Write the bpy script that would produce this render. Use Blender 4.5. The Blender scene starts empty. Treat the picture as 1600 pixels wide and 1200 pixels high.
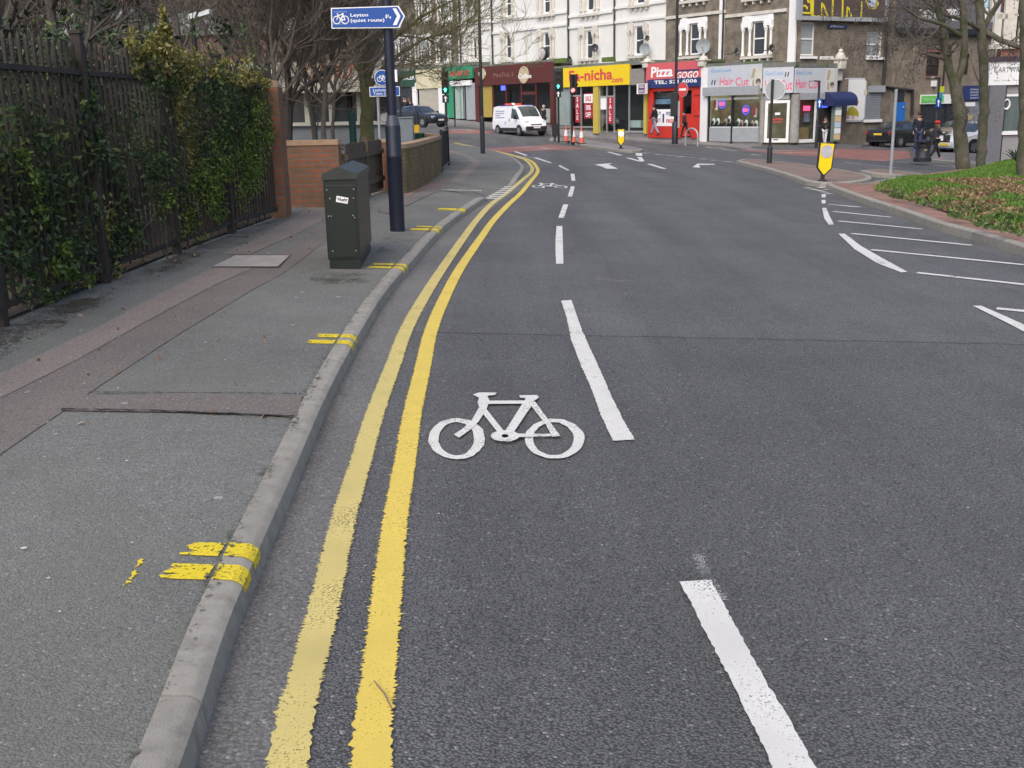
import bpy, bmesh, math, random
from mathutils import Vector, Matrix, noise
rnd = random.Random(7)
rad = math.radians
# ------------------------------------------------------------------ camera, sky, sun, exposure
scene = bpy.context.scene
COL = scene.collection
FPX, PITCH, ROLL, CAMH, SLOPE = 1650.0, rad(14.57), rad(1.2), 1.6, -0.042
R0 = Vector((1, 0, 0)); U0 = Vector((0, math.sin(PITCH), math.cos(PITCH))); FW = Vector((0, math.cos(PITCH), -math.sin(PITCH)))
RT = R0*math.cos(ROLL) - U0*math.sin(ROLL); UP = R0*math.sin(ROLL) + U0*math.cos(ROLL)
CAM = Vector((0, 0, CAMH))
cd = bpy.data.cameras.new('camera'); cam = bpy.data.objects.new('camera', cd); COL.objects.link(cam)
cd.sensor_width = 36.0; cd.lens = 36.0*FPX/1600.0; cd.clip_start = 0.05; cd.clip_end = 2000
m3 = Matrix((RT, UP, -FW)).transposed()
cam.matrix_world = Matrix.Translation(CAM) @ m3.to_4x4()
scene.camera = cam
world = bpy.data.worlds.new('World'); scene.world = world; world.use_nodes = True
wn = world.node_tree.nodes; wl = world.node_tree.links
sky = wn.new('ShaderNodeTexSky'); sky.sky_type = 'NISHITA'; sky.sun_disc = False
SUN_EL, SUN_AZ = rad(48), rad(200)          # azimuth clockwise from +Y: the glow is behind the viewer, a little left
sky.sun_elevation = SUN_EL; sky.sun_rotation = SUN_AZ
sky.air_density = 0.85; sky.dust_density = 3.8; sky.ozone_density = 0.8
wl.new(sky.outputs[0], wn['Background'].inputs[0]); wn['Background'].inputs[1].default_value = 0.13
sl = bpy.data.lights.new('sun', 'SUN'); sl.energy = 0.7; sl.angle = rad(60); sl.color = (1, 1, 1)
sun = bpy.data.objects.new('sun', sl); COL.objects.link(sun)
sd = Vector((math.sin(SUN_AZ)*math.cos(SUN_EL), math.cos(SUN_AZ)*math.cos(SUN_EL), math.sin(SUN_EL)))
sun.rotation_euler = (-sd).to_track_quat('-Z', 'Y').to_euler()
scene.view_settings.view_transform = 'Standard'; scene.view_settings.look = 'None'
scene.view_settings.gamma = 1; scene.view_settings.use_curve_mapping = False
scene.view_settings.exposure = 0.85

# ------------------------------------------------------------------ ground height and pixel helpers
def sstep(a, b, x):
    t = min(1, max(0, (x-a)/(b-a))); return t*t*(3-2*t)
def lin(a, b, x): return min(1, max(0, (x-a)/(b-a)))
def Zg(x, y):
    z = SLOPE*x - 0.10*sstep(40, 56, y) + 0.33*lin(10, 16, x)*lin(46, 54, y)
    u = y - 58 - 1.2*max(0, x-4)
    if u > 0: z += 0.0014*u*u if u < 24 else 0.0014*576 + 0.0672*(u-24)*0.6
    return z
def ray(px, py): return RT*((px-800)/FPX) - UP*((py-600)/FPX) + FW
def P(px, py, dz=0.0):
    """the point of the street surface (raised by dz) that the photograph shows at a pixel"""
    d = ray(px, py); t = 1.0; lo, hi = 0.3, 400
    for _ in range(70):
        t = (lo+hi)/2; q = CAM + d*t
        if q.z > Zg(q.x, q.y) + dz: lo = t
        else: hi = t
    return CAM + d*t
def DP(px, py, Y):
    d = ray(px, py); return CAM + d*(Y/d.y)
class Frame:
    """a vertical plane standing in the street: x along it, y into it (away from the viewer), z up"""
    def __init__(s, x, y, ang): s.o = Vector((x, y, 0)); s.a = ang; s.d = Vector((math.cos(ang), math.sin(ang), 0)); s.n = Vector((-math.sin(ang), math.cos(ang), 0))
    def Q(s, px, py, off=0.0):
        d = ray(px, py); t = (s.o + s.n*off - CAM).dot(s.n)/d.dot(s.n); q = CAM + d*t
        return (q - s.o).dot(s.d), q.z
    def W(s, u, v, z): q = s.o + s.d*u + s.n*v; return Vector((q.x, q.y, z))
    def at(s, u): q = s.o + s.d*u; return Frame(q.x, q.y, s.a)

# ------------------------------------------------------------------ materials
MATS = {}
def mat(name, col, rough=0.7, var=0.12, vs=6.0, bump=0.0, bs=40.0, metal=0.0, spec=0.5, emit=None, es=1.0, dirt=None, ds=3.0, dt=0.55, isl=0.0, coat=0.0):
    if name in MATS: return MATS[name]
    m = bpy.data.materials.new(name); m.use_nodes = True; nt = m.node_tree; N = nt.nodes; L = nt.links
    b = N['Principled BSDF']; b.inputs['Roughness'].default_value = rough; b.inputs['Metallic'].default_value = metal
    b.inputs['Specular IOR Level'].default_value = spec; b.inputs['Coat Weight'].default_value = coat
    tc = N.new('ShaderNodeTexCoord'); src = None
    c4 = (*col, 1)
    if var > 0:
        nz = N.new('ShaderNodeTexNoise'); nz.inputs['Scale'].default_value = vs; nz.inputs['Detail'].default_value = 6; nz.inputs['Roughness'].default_value = 0.65
        L.new(tc.outputs['Object'], nz.inputs['Vector'])
        rp = N.new('ShaderNodeMapRange'); rp.inputs['From Min'].default_value = 0.25; rp.inputs['From Max'].default_value = 0.75
        rp.inputs['To Min'].default_value = 1-var; rp.inputs['To Max'].default_value = 1+var; L.new(nz.outputs[0], rp.inputs['Value'])
        mx = N.new('ShaderNodeMix'); mx.data_type = 'RGBA'; mx.blend_type = 'MULTIPLY'; mx.inputs[0].default_value = 1
        mx.inputs[6].default_value = c4; L.new(rp.outputs[0], mx.inputs[7]); src = mx.outputs[2]
    if isl > 0:
        g = N.new('ShaderNodeNewGeometry'); rp = N.new('ShaderNodeMapRange'); rp.inputs['To Min'].default_value = 1-isl; rp.inputs['To Max'].default_value = 1+isl
        L.new(g.outputs['Random Per Island'], rp.inputs['Value'])
        mx = N.new('ShaderNodeMix'); mx.data_type = 'RGBA'; mx.blend_type = 'MULTIPLY'; mx.inputs[0].default_value = 1
        if src: L.new(src, mx.inputs[6])
        else: mx.inputs[6].default_value = c4
        L.new(rp.outputs[0], mx.inputs[7]); src = mx.outputs[2]
    if dirt:
        nz = N.new('ShaderNodeTexNoise'); nz.inputs['Scale'].default_value = ds; nz.inputs['Detail'].default_value = 8; nz.inputs['Roughness'].default_value = 0.7
        L.new(tc.outputs['Object'], nz.inputs['Vector'])
        rp = N.new('ShaderNodeMapRange'); rp.inputs['From Min'].default_value = dt; rp.inputs['From Max'].default_value = dt+0.2
        L.new(nz.outputs[0], rp.inputs['Value'])
        mx = N.new('ShaderNodeMix'); mx.data_type = 'RGBA'; L.new(rp.outputs[0], mx.inputs[0])
        if src: L.new(src, mx.inputs[6])
        else: mx.inputs[6].default_value = c4
        mx.inputs[7].default_value = (*dirt, 1); src = mx.outputs[2]
    if src: L.new(src, b.inputs['Base Color'])
    else: b.inputs['Base Color'].default_value = c4
    if bump > 0:
        nz = N.new('ShaderNodeTexNoise'); nz.inputs['Scale'].default_value = bs; nz.inputs['Detail'].default_value = 4
        L.new(tc.outputs['Object'], nz.inputs['Vector'])
        bp = N.new('ShaderNodeBump'); bp.inputs['Strength'].default_value = bump; bp.inputs['Distance'].default_value = 0.01
        L.new(nz.outputs[0], bp.inputs['Height']); L.new(bp.outputs[0], b.inputs['Normal'])
    if emit:
        b.inputs['Emission Color'].default_value = (*emit, 1); b.inputs['Emission Strength'].default_value = es
    MATS[name] = m; return m
def brick_mat(name, c1, c2, mortar, bw=0.225, bh=0.075, axis='XZ', stain=None, ms=0.012):
    m = bpy.data.materials.new(name); m.use_nodes = True; nt = m.node_tree; N = nt.nodes; L = nt.links
    b = N['Principled BSDF']; b.inputs['Roughness'].default_value = 0.9; b.inputs['Specular IOR Level'].default_value = 0.2
    tc = N.new('ShaderNodeTexCoord'); sp = N.new('ShaderNodeSeparateXYZ'); L.new(tc.outputs['Object'], sp.inputs[0])
    cb = N.new('ShaderNodeCombineXYZ')
    if axis == 'XZ':
        ad = N.new('ShaderNodeMath'); ad.operation = 'ADD'; L.new(sp.outputs[0], ad.inputs[0]); L.new(sp.outputs[1], ad.inputs[1])
        L.new(ad.outputs[0], cb.inputs[0]); L.new(sp.outputs[2], cb.inputs[1])
    else:
        L.new(sp.outputs[0], cb.inputs[0]); L.new(sp.outputs[1], cb.inputs[1])
    br = N.new('ShaderNodeTexBrick'); br.inputs['Scale'].default_value = 1; br.inputs['Brick Width'].default_value = bw; br.inputs['Row Height'].default_value = bh
    br.inputs['Mortar Size'].default_value = ms; br.inputs['Color1'].default_value = (*c1, 1); br.inputs['Color2'].default_value = (*c2, 1); br.inputs['Mortar'].default_value = (*mortar, 1)
    L.new(cb.outputs[0], br.inputs['Vector'])
    nz = N.new('ShaderNodeTexNoise'); nz.inputs['Scale'].default_value = 1.3; nz.inputs['Detail'].default_value = 9; nz.inputs['Roughness'].default_value = 0.7; L.new(tc.outputs['Object'], nz.inputs['Vector'])
    rp = N.new('ShaderNodeMapRange'); rp.inputs['From Min'].default_value = 0.3; rp.inputs['From Max'].default_value = 0.7; rp.inputs['To Min'].default_value = 0.7; rp.inputs['To Max'].default_value = 1.2
    L.new(nz.outputs[0], rp.inputs['Value'])
    mx = N.new('ShaderNodeMix'); mx.data_type = 'RGBA'; mx.blend_type = 'MULTIPLY'; mx.inputs[0].default_value = 1
    L.new(br.outputs[0], mx.inputs[6]); L.new(rp.outputs[0], mx.inputs[7]); src = mx.outputs[2]
    if stain:
        n2 = N.new('ShaderNodeTexNoise'); n2.inputs['Scale'].default_value = 2.2; n2.inputs['Detail'].default_value = 8; L.new(tc.outputs['Object'], n2.inputs['Vector'])
        r2 = N.new('ShaderNodeMapRange'); r2.inputs['From Min'].default_value = 0.42; r2.inputs['From Max'].default_value = 0.68; r2.inputs['To Max'].default_value = 0.85; L.new(n2.outputs[0], r2.inputs['Value'])
        m2 = N.new('ShaderNodeMix'); m2.data_type = 'RGBA'; L.new(r2.outputs[0], m2.inputs[0]); L.new(src, m2.inputs[6]); m2.inputs[7].default_value = (*stain, 1); src = m2.outputs[2]
    L.new(src, b.inputs['Base Color'])
    bp = N.new('ShaderNodeBump'); bp.inputs['Strength'].default_value = 0.5; bp.inputs['Distance'].default_value = 0.008; bp.invert = True
    L.new(br.outputs['Fac'], bp.inputs['Height']); L.new(bp.outputs[0], b.inputs['Normal'])
    return m
def asphalt_mat(name, base, speck, var=0.2, seam=None, base2=None, agg=95.0, bump=0.9, moss=None, rough=0.85, gum=0.0, scuff=0.0, crev=0.6):
    m = bpy.data.materials.new(name); m.use_nodes = True; nt = m.node_tree; N = nt.nodes; L = nt.links
    b = N['Principled BSDF']; b.inputs['Roughness'].default_value = rough; b.inputs['Specular IOR Level'].default_value = 0.35
    tc = N.new('ShaderNodeTexCoord'); co = tc.outputs['Object']
    def noise_(sc, det=6, rg=0.6):
        n = N.new('ShaderNodeTexNoise'); n.inputs['Scale'].default_value = sc; n.inputs['Detail'].default_value = det; n.inputs['Roughness'].default_value = rg; L.new(co, n.inputs['Vector']); return n.outputs[0]
    def rng(v, a, c, d=0.0, e=1.0):
        r = N.new('ShaderNodeMapRange'); r.inputs[1].default_value = a; r.inputs[2].default_value = c; r.inputs[3].default_value = d; r.inputs[4].default_value = e; L.new(v, r.inputs[0]); return r.outputs[0]
    def mixc(f, a, c, mode='MIX'):
        x = N.new('ShaderNodeMix'); x.data_type = 'RGBA'; x.blend_type = mode
        if isinstance(f, float): x.inputs[0].default_value = f
        else: L.new(f, x.inputs[0])
        for i, v in ((6, a), (7, c)):
            if isinstance(v, tuple): x.inputs[i].default_value = (*v, 1)
            else: L.new(v, x.inputs[i])
        return x.outputs[2]
    src = None
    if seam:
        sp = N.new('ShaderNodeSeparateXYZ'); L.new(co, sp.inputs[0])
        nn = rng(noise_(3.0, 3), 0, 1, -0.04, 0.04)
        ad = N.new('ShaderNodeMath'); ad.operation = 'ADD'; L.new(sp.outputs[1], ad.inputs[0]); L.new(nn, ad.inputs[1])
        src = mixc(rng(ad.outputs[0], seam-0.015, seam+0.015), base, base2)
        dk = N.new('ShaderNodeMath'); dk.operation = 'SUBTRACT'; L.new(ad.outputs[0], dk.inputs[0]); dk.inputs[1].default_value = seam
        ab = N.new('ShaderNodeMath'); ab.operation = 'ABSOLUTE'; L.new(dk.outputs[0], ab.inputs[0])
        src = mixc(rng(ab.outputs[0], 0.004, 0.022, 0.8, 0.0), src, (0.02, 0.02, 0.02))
    else: src = base
    src = mixc(1.0, src, rng(noise_(0.7, 7, 0.65), 0.3, 0.7, 1-var, 1+var), 'MULTIPLY')
    src = mixc(1.0, src, rng(noise_(60.0, 3, 0.8), 0.3, 0.7, 0.80, 1.20), 'MULTIPLY')
    vo = N.new('ShaderNodeTexVoronoi'); vo.inputs['Scale'].default_value = agg; L.new(co, vo.inputs['Vector'])
    hsv = N.new('ShaderNodeSeparateColor'); L.new(vo.outputs['Color'], hsv.inputs[0])
    src = mixc(1.0, src, rng(hsv.outputs[0], 0, 1, 0.84, 1.16), 'MULTIPLY')
    src = mixc(1.0, src, rng(vo.outputs['Distance'], 0.25, 0.75, 1.0+0.18*crev, 1.0-0.5*crev), 'MULTIPLY')
    sk = N.new('ShaderNodeMath'); sk.operation = 'GREATER_THAN'; sk.inputs[1].default_value = 0.987; L.new(hsv.outputs[1], sk.inputs[0])
    src = mixc(sk.outputs[0], src, speck)
    if scuff > 0:
        m2 = N.new('ShaderNodeMapping'); m2.inputs['Scale'].default_value = (1.0, 0.07, 1); L.new(co, m2.inputs[0])      # polished tracks along the road
        n2 = N.new('ShaderNodeTexNoise'); n2.inputs['Scale'].default_value = 1.3; n2.inputs['Detail'].default_value = 5; L.new(m2.outputs[0], n2.inputs['Vector'])
        src = mixc(1.0, src, rng(n2.outputs[0], 0.32, 0.68, 0.86, 1.14), 'MULTIPLY')
        src = mixc(1.0, src, rng(noise_(2.3, 4, 0.5), 0.66, 0.74, 1.0, 0.8), 'MULTIPLY')      # old drips
        mp = N.new('ShaderNodeMapping'); mp.inputs['Scale'].default_value = (1.2, 5, 1); L.new(co, mp.inputs[0])
        n = N.new('ShaderNodeTexNoise'); n.inputs['Scale'].default_value = 1.6; n.inputs['Detail'].default_value = 9; n.inputs['Roughness'].default_value = 0.75; L.new(mp.outputs[0], n.inputs['Vector'])
        src = mixc(rng(n.outputs[0], 0.66, 0.78, 0, scuff), src, (0.21, 0.19, 0.17))
    if moss:
        src = mixc(rng(noise_(1.1, 8, 0.7), 0.48, 0.72, 0, 0.65), src, moss)
    if gum > 0:
        v2 = N.new('ShaderNodeTexVoronoi'); v2.inputs['Scale'].default_value = 3.6; L.new(co, v2.inputs['Vector'])
        s2 = N.new('ShaderNodeSeparateColor'); L.new(v2.outputs['Color'], s2.inputs[0])
        thr = rng(s2.outputs[0], 0, 1, 0.0, 0.085)
        lt = N.new('ShaderNodeMath'); lt.operation = 'LESS_THAN'; L.new(v2.outputs['Distance'], lt.inputs[0]); L.new(thr, lt.inputs[1])
        ml = N.new('ShaderNodeMath'); ml.operation = 'MULTIPLY'; L.new(lt.outputs[0], ml.inputs[0]); ml.inputs[1].default_value = gum
        src = mixc(ml.outputs[0], src, (0.34, 0.34, 0.33))
    L.new(src, b.inputs['Base Color'])
    bp = N.new('ShaderNodeBump'); bp.inputs['Strength'].default_value = bump; bp.inputs['Distance'].default_value = 0.006
    L.new(vo.outputs['Distance'], bp.inputs['Height']); bp.invert = True; L.new(bp.outputs[0], b.inputs['Normal'])
    return m
def paint_mat(name, col, wear, under=(0.05, 0.05, 0.052), fine=70.0, rough=0.7):
    m = bpy.data.materials.new(name); m.use_nodes = True; nt = m.node_tree; N = nt.nodes; L = nt.links
    b = N['Principled BSDF']; b.inputs['Roughness'].default_value = rough; b.inputs['Specular IOR Level'].default_value = 0.3
    tc = N.new('ShaderNodeTexCoord')
    n1 = N.new('ShaderNodeTexNoise'); n1.inputs['Scale'].default_value = fine; n1.inputs['Detail'].default_value = 5; n1.inputs['Roughness'].default_value = 0.7; L.new(tc.outputs['Object'], n1.inputs[0])
    n2 = N.new('ShaderNodeTexNoise'); n2.inputs['Scale'].default_value = 2.5; n2.inputs['Detail'].default_value = 6; L.new(tc.outputs['Object'], n2.inputs[0])
    ad = N.new('ShaderNodeMath'); ad.operation = 'MULTIPLY_ADD'; L.new(n2.outputs[0], ad.inputs[0]); ad.inputs[1].default_value = 0.5; L.new(n1.outputs[0], ad.inputs[2])
    r = N.new('ShaderNodeMapRange'); r.inputs[1].default_value = 1.02-wear; r.inputs[2].default_value = 1.10-wear; r.inputs[4].default_value = 0.85; L.new(ad.outputs[0], r.inputs[0])
    v = N.new('ShaderNodeMapRange'); v.inputs[1].default_value = 0.3; v.inputs[2].default_value = 0.7; v.inputs[3].default_value = 0.82; v.inputs[4].default_value = 1.1; L.new(n2.outputs[0], v.inputs[0])
    mm = N.new('ShaderNodeMix'); mm.data_type = 'RGBA'; mm.blend_type = 'MULTIPLY'; mm.inputs[0].default_value = 1; mm.inputs[6].default_value = (*col, 1); L.new(v.outputs[0], mm.inputs[7])
    mx = N.new('ShaderNodeMix'); mx.data_type = 'RGBA'; L.new(r.outputs[0], mx.inputs[0]); L.new(mm.outputs[2], mx.inputs[6]); mx.inputs[7].default_value = (*(under or (0, 0, 0)), 1)
    L.new(mx.outputs[2], b.inputs['Base Color'])
    if under is None:      # where the paint has gone the road itself shows
        L.new(mm.outputs[2], b.inputs['Base Color']); tp = N.new('ShaderNodeBsdfTransparent'); ms = N.new('ShaderNodeMixShader'); L.new(r.outputs[0], ms.inputs[0]); r.inputs[4].default_value = 1.0
        L.new(b.outputs[0], ms.inputs[1]); L.new(tp.outputs[0], ms.inputs[2]); L.new(ms.outputs[0], N['Material Output'].inputs[0])
    bp = N.new('ShaderNodeBump'); bp.inputs['Strength'].default_value = 0.5; bp.inputs['Distance'].default_value = 0.004; L.new(n1.outputs[0], bp.inputs['Height']); L.new(bp.outputs[0], b.inputs['Normal'])
    return m
def leaf_mat(name, stops, rough=0.5, trans=0.25):
    m = bpy.data.materials.new(name); m.use_nodes = True; nt = m.node_tree; N = nt.nodes; L = nt.links
    b = N['Principled BSDF']; b.inputs['Roughness'].default_value = rough; b.inputs['Specular IOR Level'].default_value = 0.4
    g = N.new('ShaderNodeNewGeometry'); cr = N.new('ShaderNodeValToRGB'); L.new(g.outputs['Random Per Island'], cr.inputs[0])
    el = cr.color_ramp.elements
    while len(el) < len(stops): el.new(0.5)
    for e, (p, c) in zip(el, stops): e.position = p; e.color = (*c, 1)
    L.new(cr.outputs[0], b.inputs['Base Color'])
    tr = N.new('ShaderNodeBsdfTranslucent'); L.new(cr.outputs[0], tr.inputs[0])
    ms = N.new('ShaderNodeMixShader'); ms.inputs[0].default_value = trans; L.new(b.outputs[0], ms.inputs[1]); L.new(tr.outputs[0], ms.inputs[2])
    L.new(ms.outputs[0], N['Material Output'].inputs[0])
    return m
def glass_mat(name, tint=(0.9, 0.95, 0.95), refl=0.12, rough=0.03):
    m = bpy.data.materials.new(name); m.use_nodes = True; nt = m.node_tree; N = nt.nodes; L = nt.links
    t = N.new('ShaderNodeBsdfTransparent'); t.inputs[0].default_value = (*tint, 1)
    g = N.new('ShaderNodeBsdfGlossy'); g.inputs['Roughness'].default_value = rough
    lw = N.new('ShaderNodeLayerWeight'); pw = N.new('ShaderNodeMath'); pw.operation = 'POWER'; pw.inputs[1].default_value = 4; L.new(lw.outputs['Facing'], pw.inputs[0])
    ad = N.new('ShaderNodeMath'); ad.operation = 'MULTIPLY_ADD'; ad.inputs[1].default_value = 0.6; ad.inputs[2].default_value = refl*0.5; L.new(pw.outputs[0], ad.inputs[0])
    ms = N.new('ShaderNodeMixShader'); L.new(ad.outputs[0], ms.inputs[0]); L.new(t.outputs[0], ms.inputs[1]); L.new(g.outputs[0], ms.inputs[2])
    L.new(ms.outputs[0], N['Material Output'].inputs[0]); MATS[name] = m
    return m

# ------------------------------------------------------------------ mesh builder
_txt = {}
def text_geo(s, size, bold=0.0, shear=0.0, sx=1.0, align='LEFT', extr=0.0):
    k = (s, round(size, 4), bold, shear, sx, align, extr)
    if k in _txt: return _txt[k]
    c = bpy.data.curves.new('t', 'FONT'); c.body = s; c.size = size; c.offset = bold*size; c.shear = shear; c.align_x = align; c.resolution_u = 2
    o = bpy.data.objects.new('t', c); COL.objects.link(o)
    dg = bpy.context.evaluated_depsgraph_get(); me = bpy.data.meshes.new_from_object(o.evaluated_get(dg))
    vs = [(v.co.x*sx, v.co.y) for v in me.vertices]; fs = [tuple(p.vertices) for p in me.polygons]
    bpy.data.objects.remove(o); bpy.data.curves.remove(c); bpy.data.meshes.remove(me)
    _txt[k] = (vs, fs); return _txt[k]
class MB:
    def __init__(s): s.v = []; s.f = []; s.mi = []; s.m = 0; s.M = None
    def add(s, vs, fs):
        b = len(s.v)
        for p in vs:
            p = Vector(p); s.v.append(s.M @ p if s.M is not None else p)
        for f in fs: s.f.append([b+i for i in f]); s.mi.append(s.m)
        return s
    def box(s, x0, x1, y0, y1, z0, z1, bev=0.0):
        if x0 > x1: x0, x1 = x1, x0
        if y0 > y1: y0, y1 = y1, y0
        if z0 > z1: z0, z1 = z1, z0
        if bev > 0:
            bm = bmesh.new(); bmesh.ops.create_cube(bm, size=1)
            for v in bm.verts: v.co = Vector(((x0+x1)/2+v.co.x*(x1-x0), (y0+y1)/2+v.co.y*(y1-y0), (z0+z1)/2+v.co.z*(z1-z0)))
            bmesh.ops.bevel(bm, geom=bm.edges[:], offset=bev, segments=2, affect='EDGES', profile=0.5)
            bm.verts.index_update(); s.add([v.co for v in bm.verts], [[v.index for v in f.verts] for f in bm.faces]); bm.free(); return s
        vs = [(x, y, z) for z in (z0, z1) for y in (y0, y1) for x in (x0, x1)]
        return s.add(vs, [(0, 2, 3, 1), (4, 5, 7, 6), (0, 1, 5, 4), (2, 6, 7, 3), (0, 4, 6, 2), (1, 3, 7, 5)])
    def prism(s, pts, off):
        """closed polygon of 3-D points pushed by a vector"""
        n = len(pts); off = Vector(off); a = [Vector(p) for p in pts]
        return s.add(a+[p+off for p in a], [tuple(range(n))[::-1], tuple(range(n, 2*n))]+[(i, (i+1) % n, n+(i+1) % n, n+i) for i in range(n)])
    def xz(s, pts, y0, y1): return s.prism([(x, y0, z) for x, z in pts], (0, y1-y0, 0))
    def tube(s, pts, r, n=8, cap=True):
        pts = [Vector(p) for p in pts]; k = len(pts); rs = r if isinstance(r, (list, tuple)) else [r]*k
        vs = []; fs = []; ref = None
        for i, p in enumerate(pts):
            t = (pts[min(i+1, k-1)]-pts[max(i-1, 0)])
            if t.length < 1e-9: t = Vector((0, 0, 1))
            t.normalize()
            if ref is None: ref = Vector((1, 0, 0)) if abs(t.x) < 0.8 else Vector((0, 1, 0))
            a = (ref - t*ref.dot(t)).normalized(); ref = a; b = t.cross(a)
            for j in range(n):
                q = 2*math.pi*j/n; vs.append(p + (a*math.cos(q)+b*math.sin(q))*rs[i])
        for i in range(k-1):
            for j in range(n): fs.append((i*n+j, i*n+(j+1) % n, (i+1)*n+(j+1) % n, (i+1)*n+j))
        if cap: fs += [tuple(range(n))[::-1], tuple(range((k-1)*n, k*n))]
        return s.add(vs, fs)
    def lathe(s, prof, n=16, c=(0, 0, 0)):
        vs = []; fs = []; k = len(prof)
        for r, z in prof:
            for j in range(n): q = 2*math.pi*j/n; vs.append((c[0]+r*math.cos(q), c[1]+r*math.sin(q), c[2]+z))
        for i in range(k-1):
            for j in range(n): fs.append((i*n+j, i*n+(j+1) % n, (i+1)*n+(j+1) % n, (i+1)*n+j))
        fs += [tuple(range(n))[::-1], tuple(range((k-1)*n, k*n))]
        return s.add(vs, fs)
    def disc(s, cx, cz, r, y0, y1, n=24, sx=1.0):
        return s.xz([(cx+sx*r*math.cos(2*math.pi*i/n), cz+r*math.sin(2*math.pi*i/n)) for i in range(n)], y0, y1)
    def ring(s, cx, cz, r0, r1, y0, y1, n=24):
        vs = []; fs = []
        for i in range(n):
            q = 2*math.pi*i/n; c, d = math.cos(q), math.sin(q)
            vs += [(cx+r0*c, y0, cz+r0*d), (cx+r1*c, y0, cz+r1*d), (cx+r1*c, y1, cz+r1*d), (cx+r0*c, y1, cz+r0*d)]
        for i in range(n):
            a = 4*i; b = 4*((i+1) % n)
            for j in range(4): fs.append((a+j, a+(j+1) % 4, b+(j+1) % 4, b+j))
        return s.add(vs, fs)
    def ball(s, c, r, n=8, sc=(1, 1, 1)):
        vs = []; fs = []; k = max(4, n//2+1)
        for i in range(k+1):
            a = math.pi*i/k
            for j in range(n):
                q = 2*math.pi*j/n; vs.append((c[0]+sc[0]*r*math.sin(a)*math.cos(q), c[1]+sc[1]*r*math.sin(a)*math.sin(q), c[2]+sc[2]*r*math.cos(a)))
        for i in range(k):
            for j in range(n): fs.append((i*n+j, i*n+(j+1) % n, (i+1)*n+(j+1) % n, (i+1)*n+j))
        return s.add(vs, fs)
    def text(s, st, x, z, size, y=-0.004, bold=0.0, shear=0.0, sx=1.0, align='LEFT', width=None, rot=0.0, d=0.006):
        vs, fs = text_geo(st, size, bold, shear, sx, align)
        if width and vs:
            xs = [a for a, _ in vs]; k = width/(max(xs)-min(xs)); x0 = min(xs) if align == 'LEFT' else 0
            vs = [((a-x0)*k, b) for a, b in vs]
        c, q = math.cos(rot), math.sin(rot)
        return s.add([(x+a*c-b*q, y, z+a*q+b*c) for a, b in vs], fs)
    def build(s, name, mats, parent=None, smooth=False, recalc=True, angle=40):
        me = bpy.data.meshes.new(name); me.from_pydata([tuple(v) for v in s.v], [], s.f)
        if not isinstance(mats, (list, tuple)): mats = [mats]
        for m in mats: me.materials.append(m)
        me.polygons.foreach_set('material_index', s.mi)
        if recalc:
            bm = bmesh.new(); bm.from_mesh(me); bmesh.ops.recalc_face_normals(bm, faces=bm.faces); bm.to_mesh(me); bm.free()
        if smooth:
            me.polygons.foreach_set('use_smooth', [True]*len(me.polygons))
            try: me.set_sharp_from_angle(angle=rad(angle))
            except Exception: pass
        o = bpy.data.objects.new(name, me); COL.objects.link(o)
        if parent: o.parent = parent
        return o
def tag(o, label=None, cat=None, group=None, kind=None):
    if label: o['label'] = label
    if cat: o['category'] = cat
    if group: o['group'] = group
    if kind: o['kind'] = kind
    return o
def thing(name, label, cat, loc=(0, 0, 0), rz=0.0, group=None):
    o = bpy.data.objects.new(name, None); COL.objects.link(o); o.empty_display_size = 0.2
    o.location = loc; o.rotation_euler = (0, 0, rz); return tag(o, label, cat, group)
def copy_tree(o, parent=None):
    c = o.copy(); COL.objects.link(c)
    if parent: c.parent = parent
    for ch in o.children: copy_tree(ch, c)
    return c
def smooth_path(pts, step):
    """Catmull-Rom through 2-D points, resampled"""
    out = []; n = len(pts)
    for i in range(n-1):
        p0, p1, p2, p3 = pts[max(i-1, 0)], pts[i], pts[i+1], pts[min(i+2, n-1)]
        L = math.hypot(p2[0]-p1[0], p2[1]-p1[1]); k = max(2, int(L/step))
        for j in range(k):
            t = j/k
            out.append(tuple(0.5*((2*p1[a])+(-p0[a]+p2[a])*t+(2*p0[a]-5*p1[a]+4*p2[a]-p3[a])*t*t+(-p0[a]+3*p1[a]-3*p2[a]+p3[a])*t**3) for a in (0, 1)))
    out.append(tuple(pts[-1][:2])); return out
def offset_path(path, w):
    out = []; n = len(path)
    for i, (x, y) in enumerate(path):
        a = path[max(i-1, 0)]; b = path[min(i+1, n-1)]; dx, dy = b[0]-a[0], b[1]-a[1]; l = math.hypot(dx, dy) or 1
        out.append((x-dy/l*w, y+dx/l*w))
    return out
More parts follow.
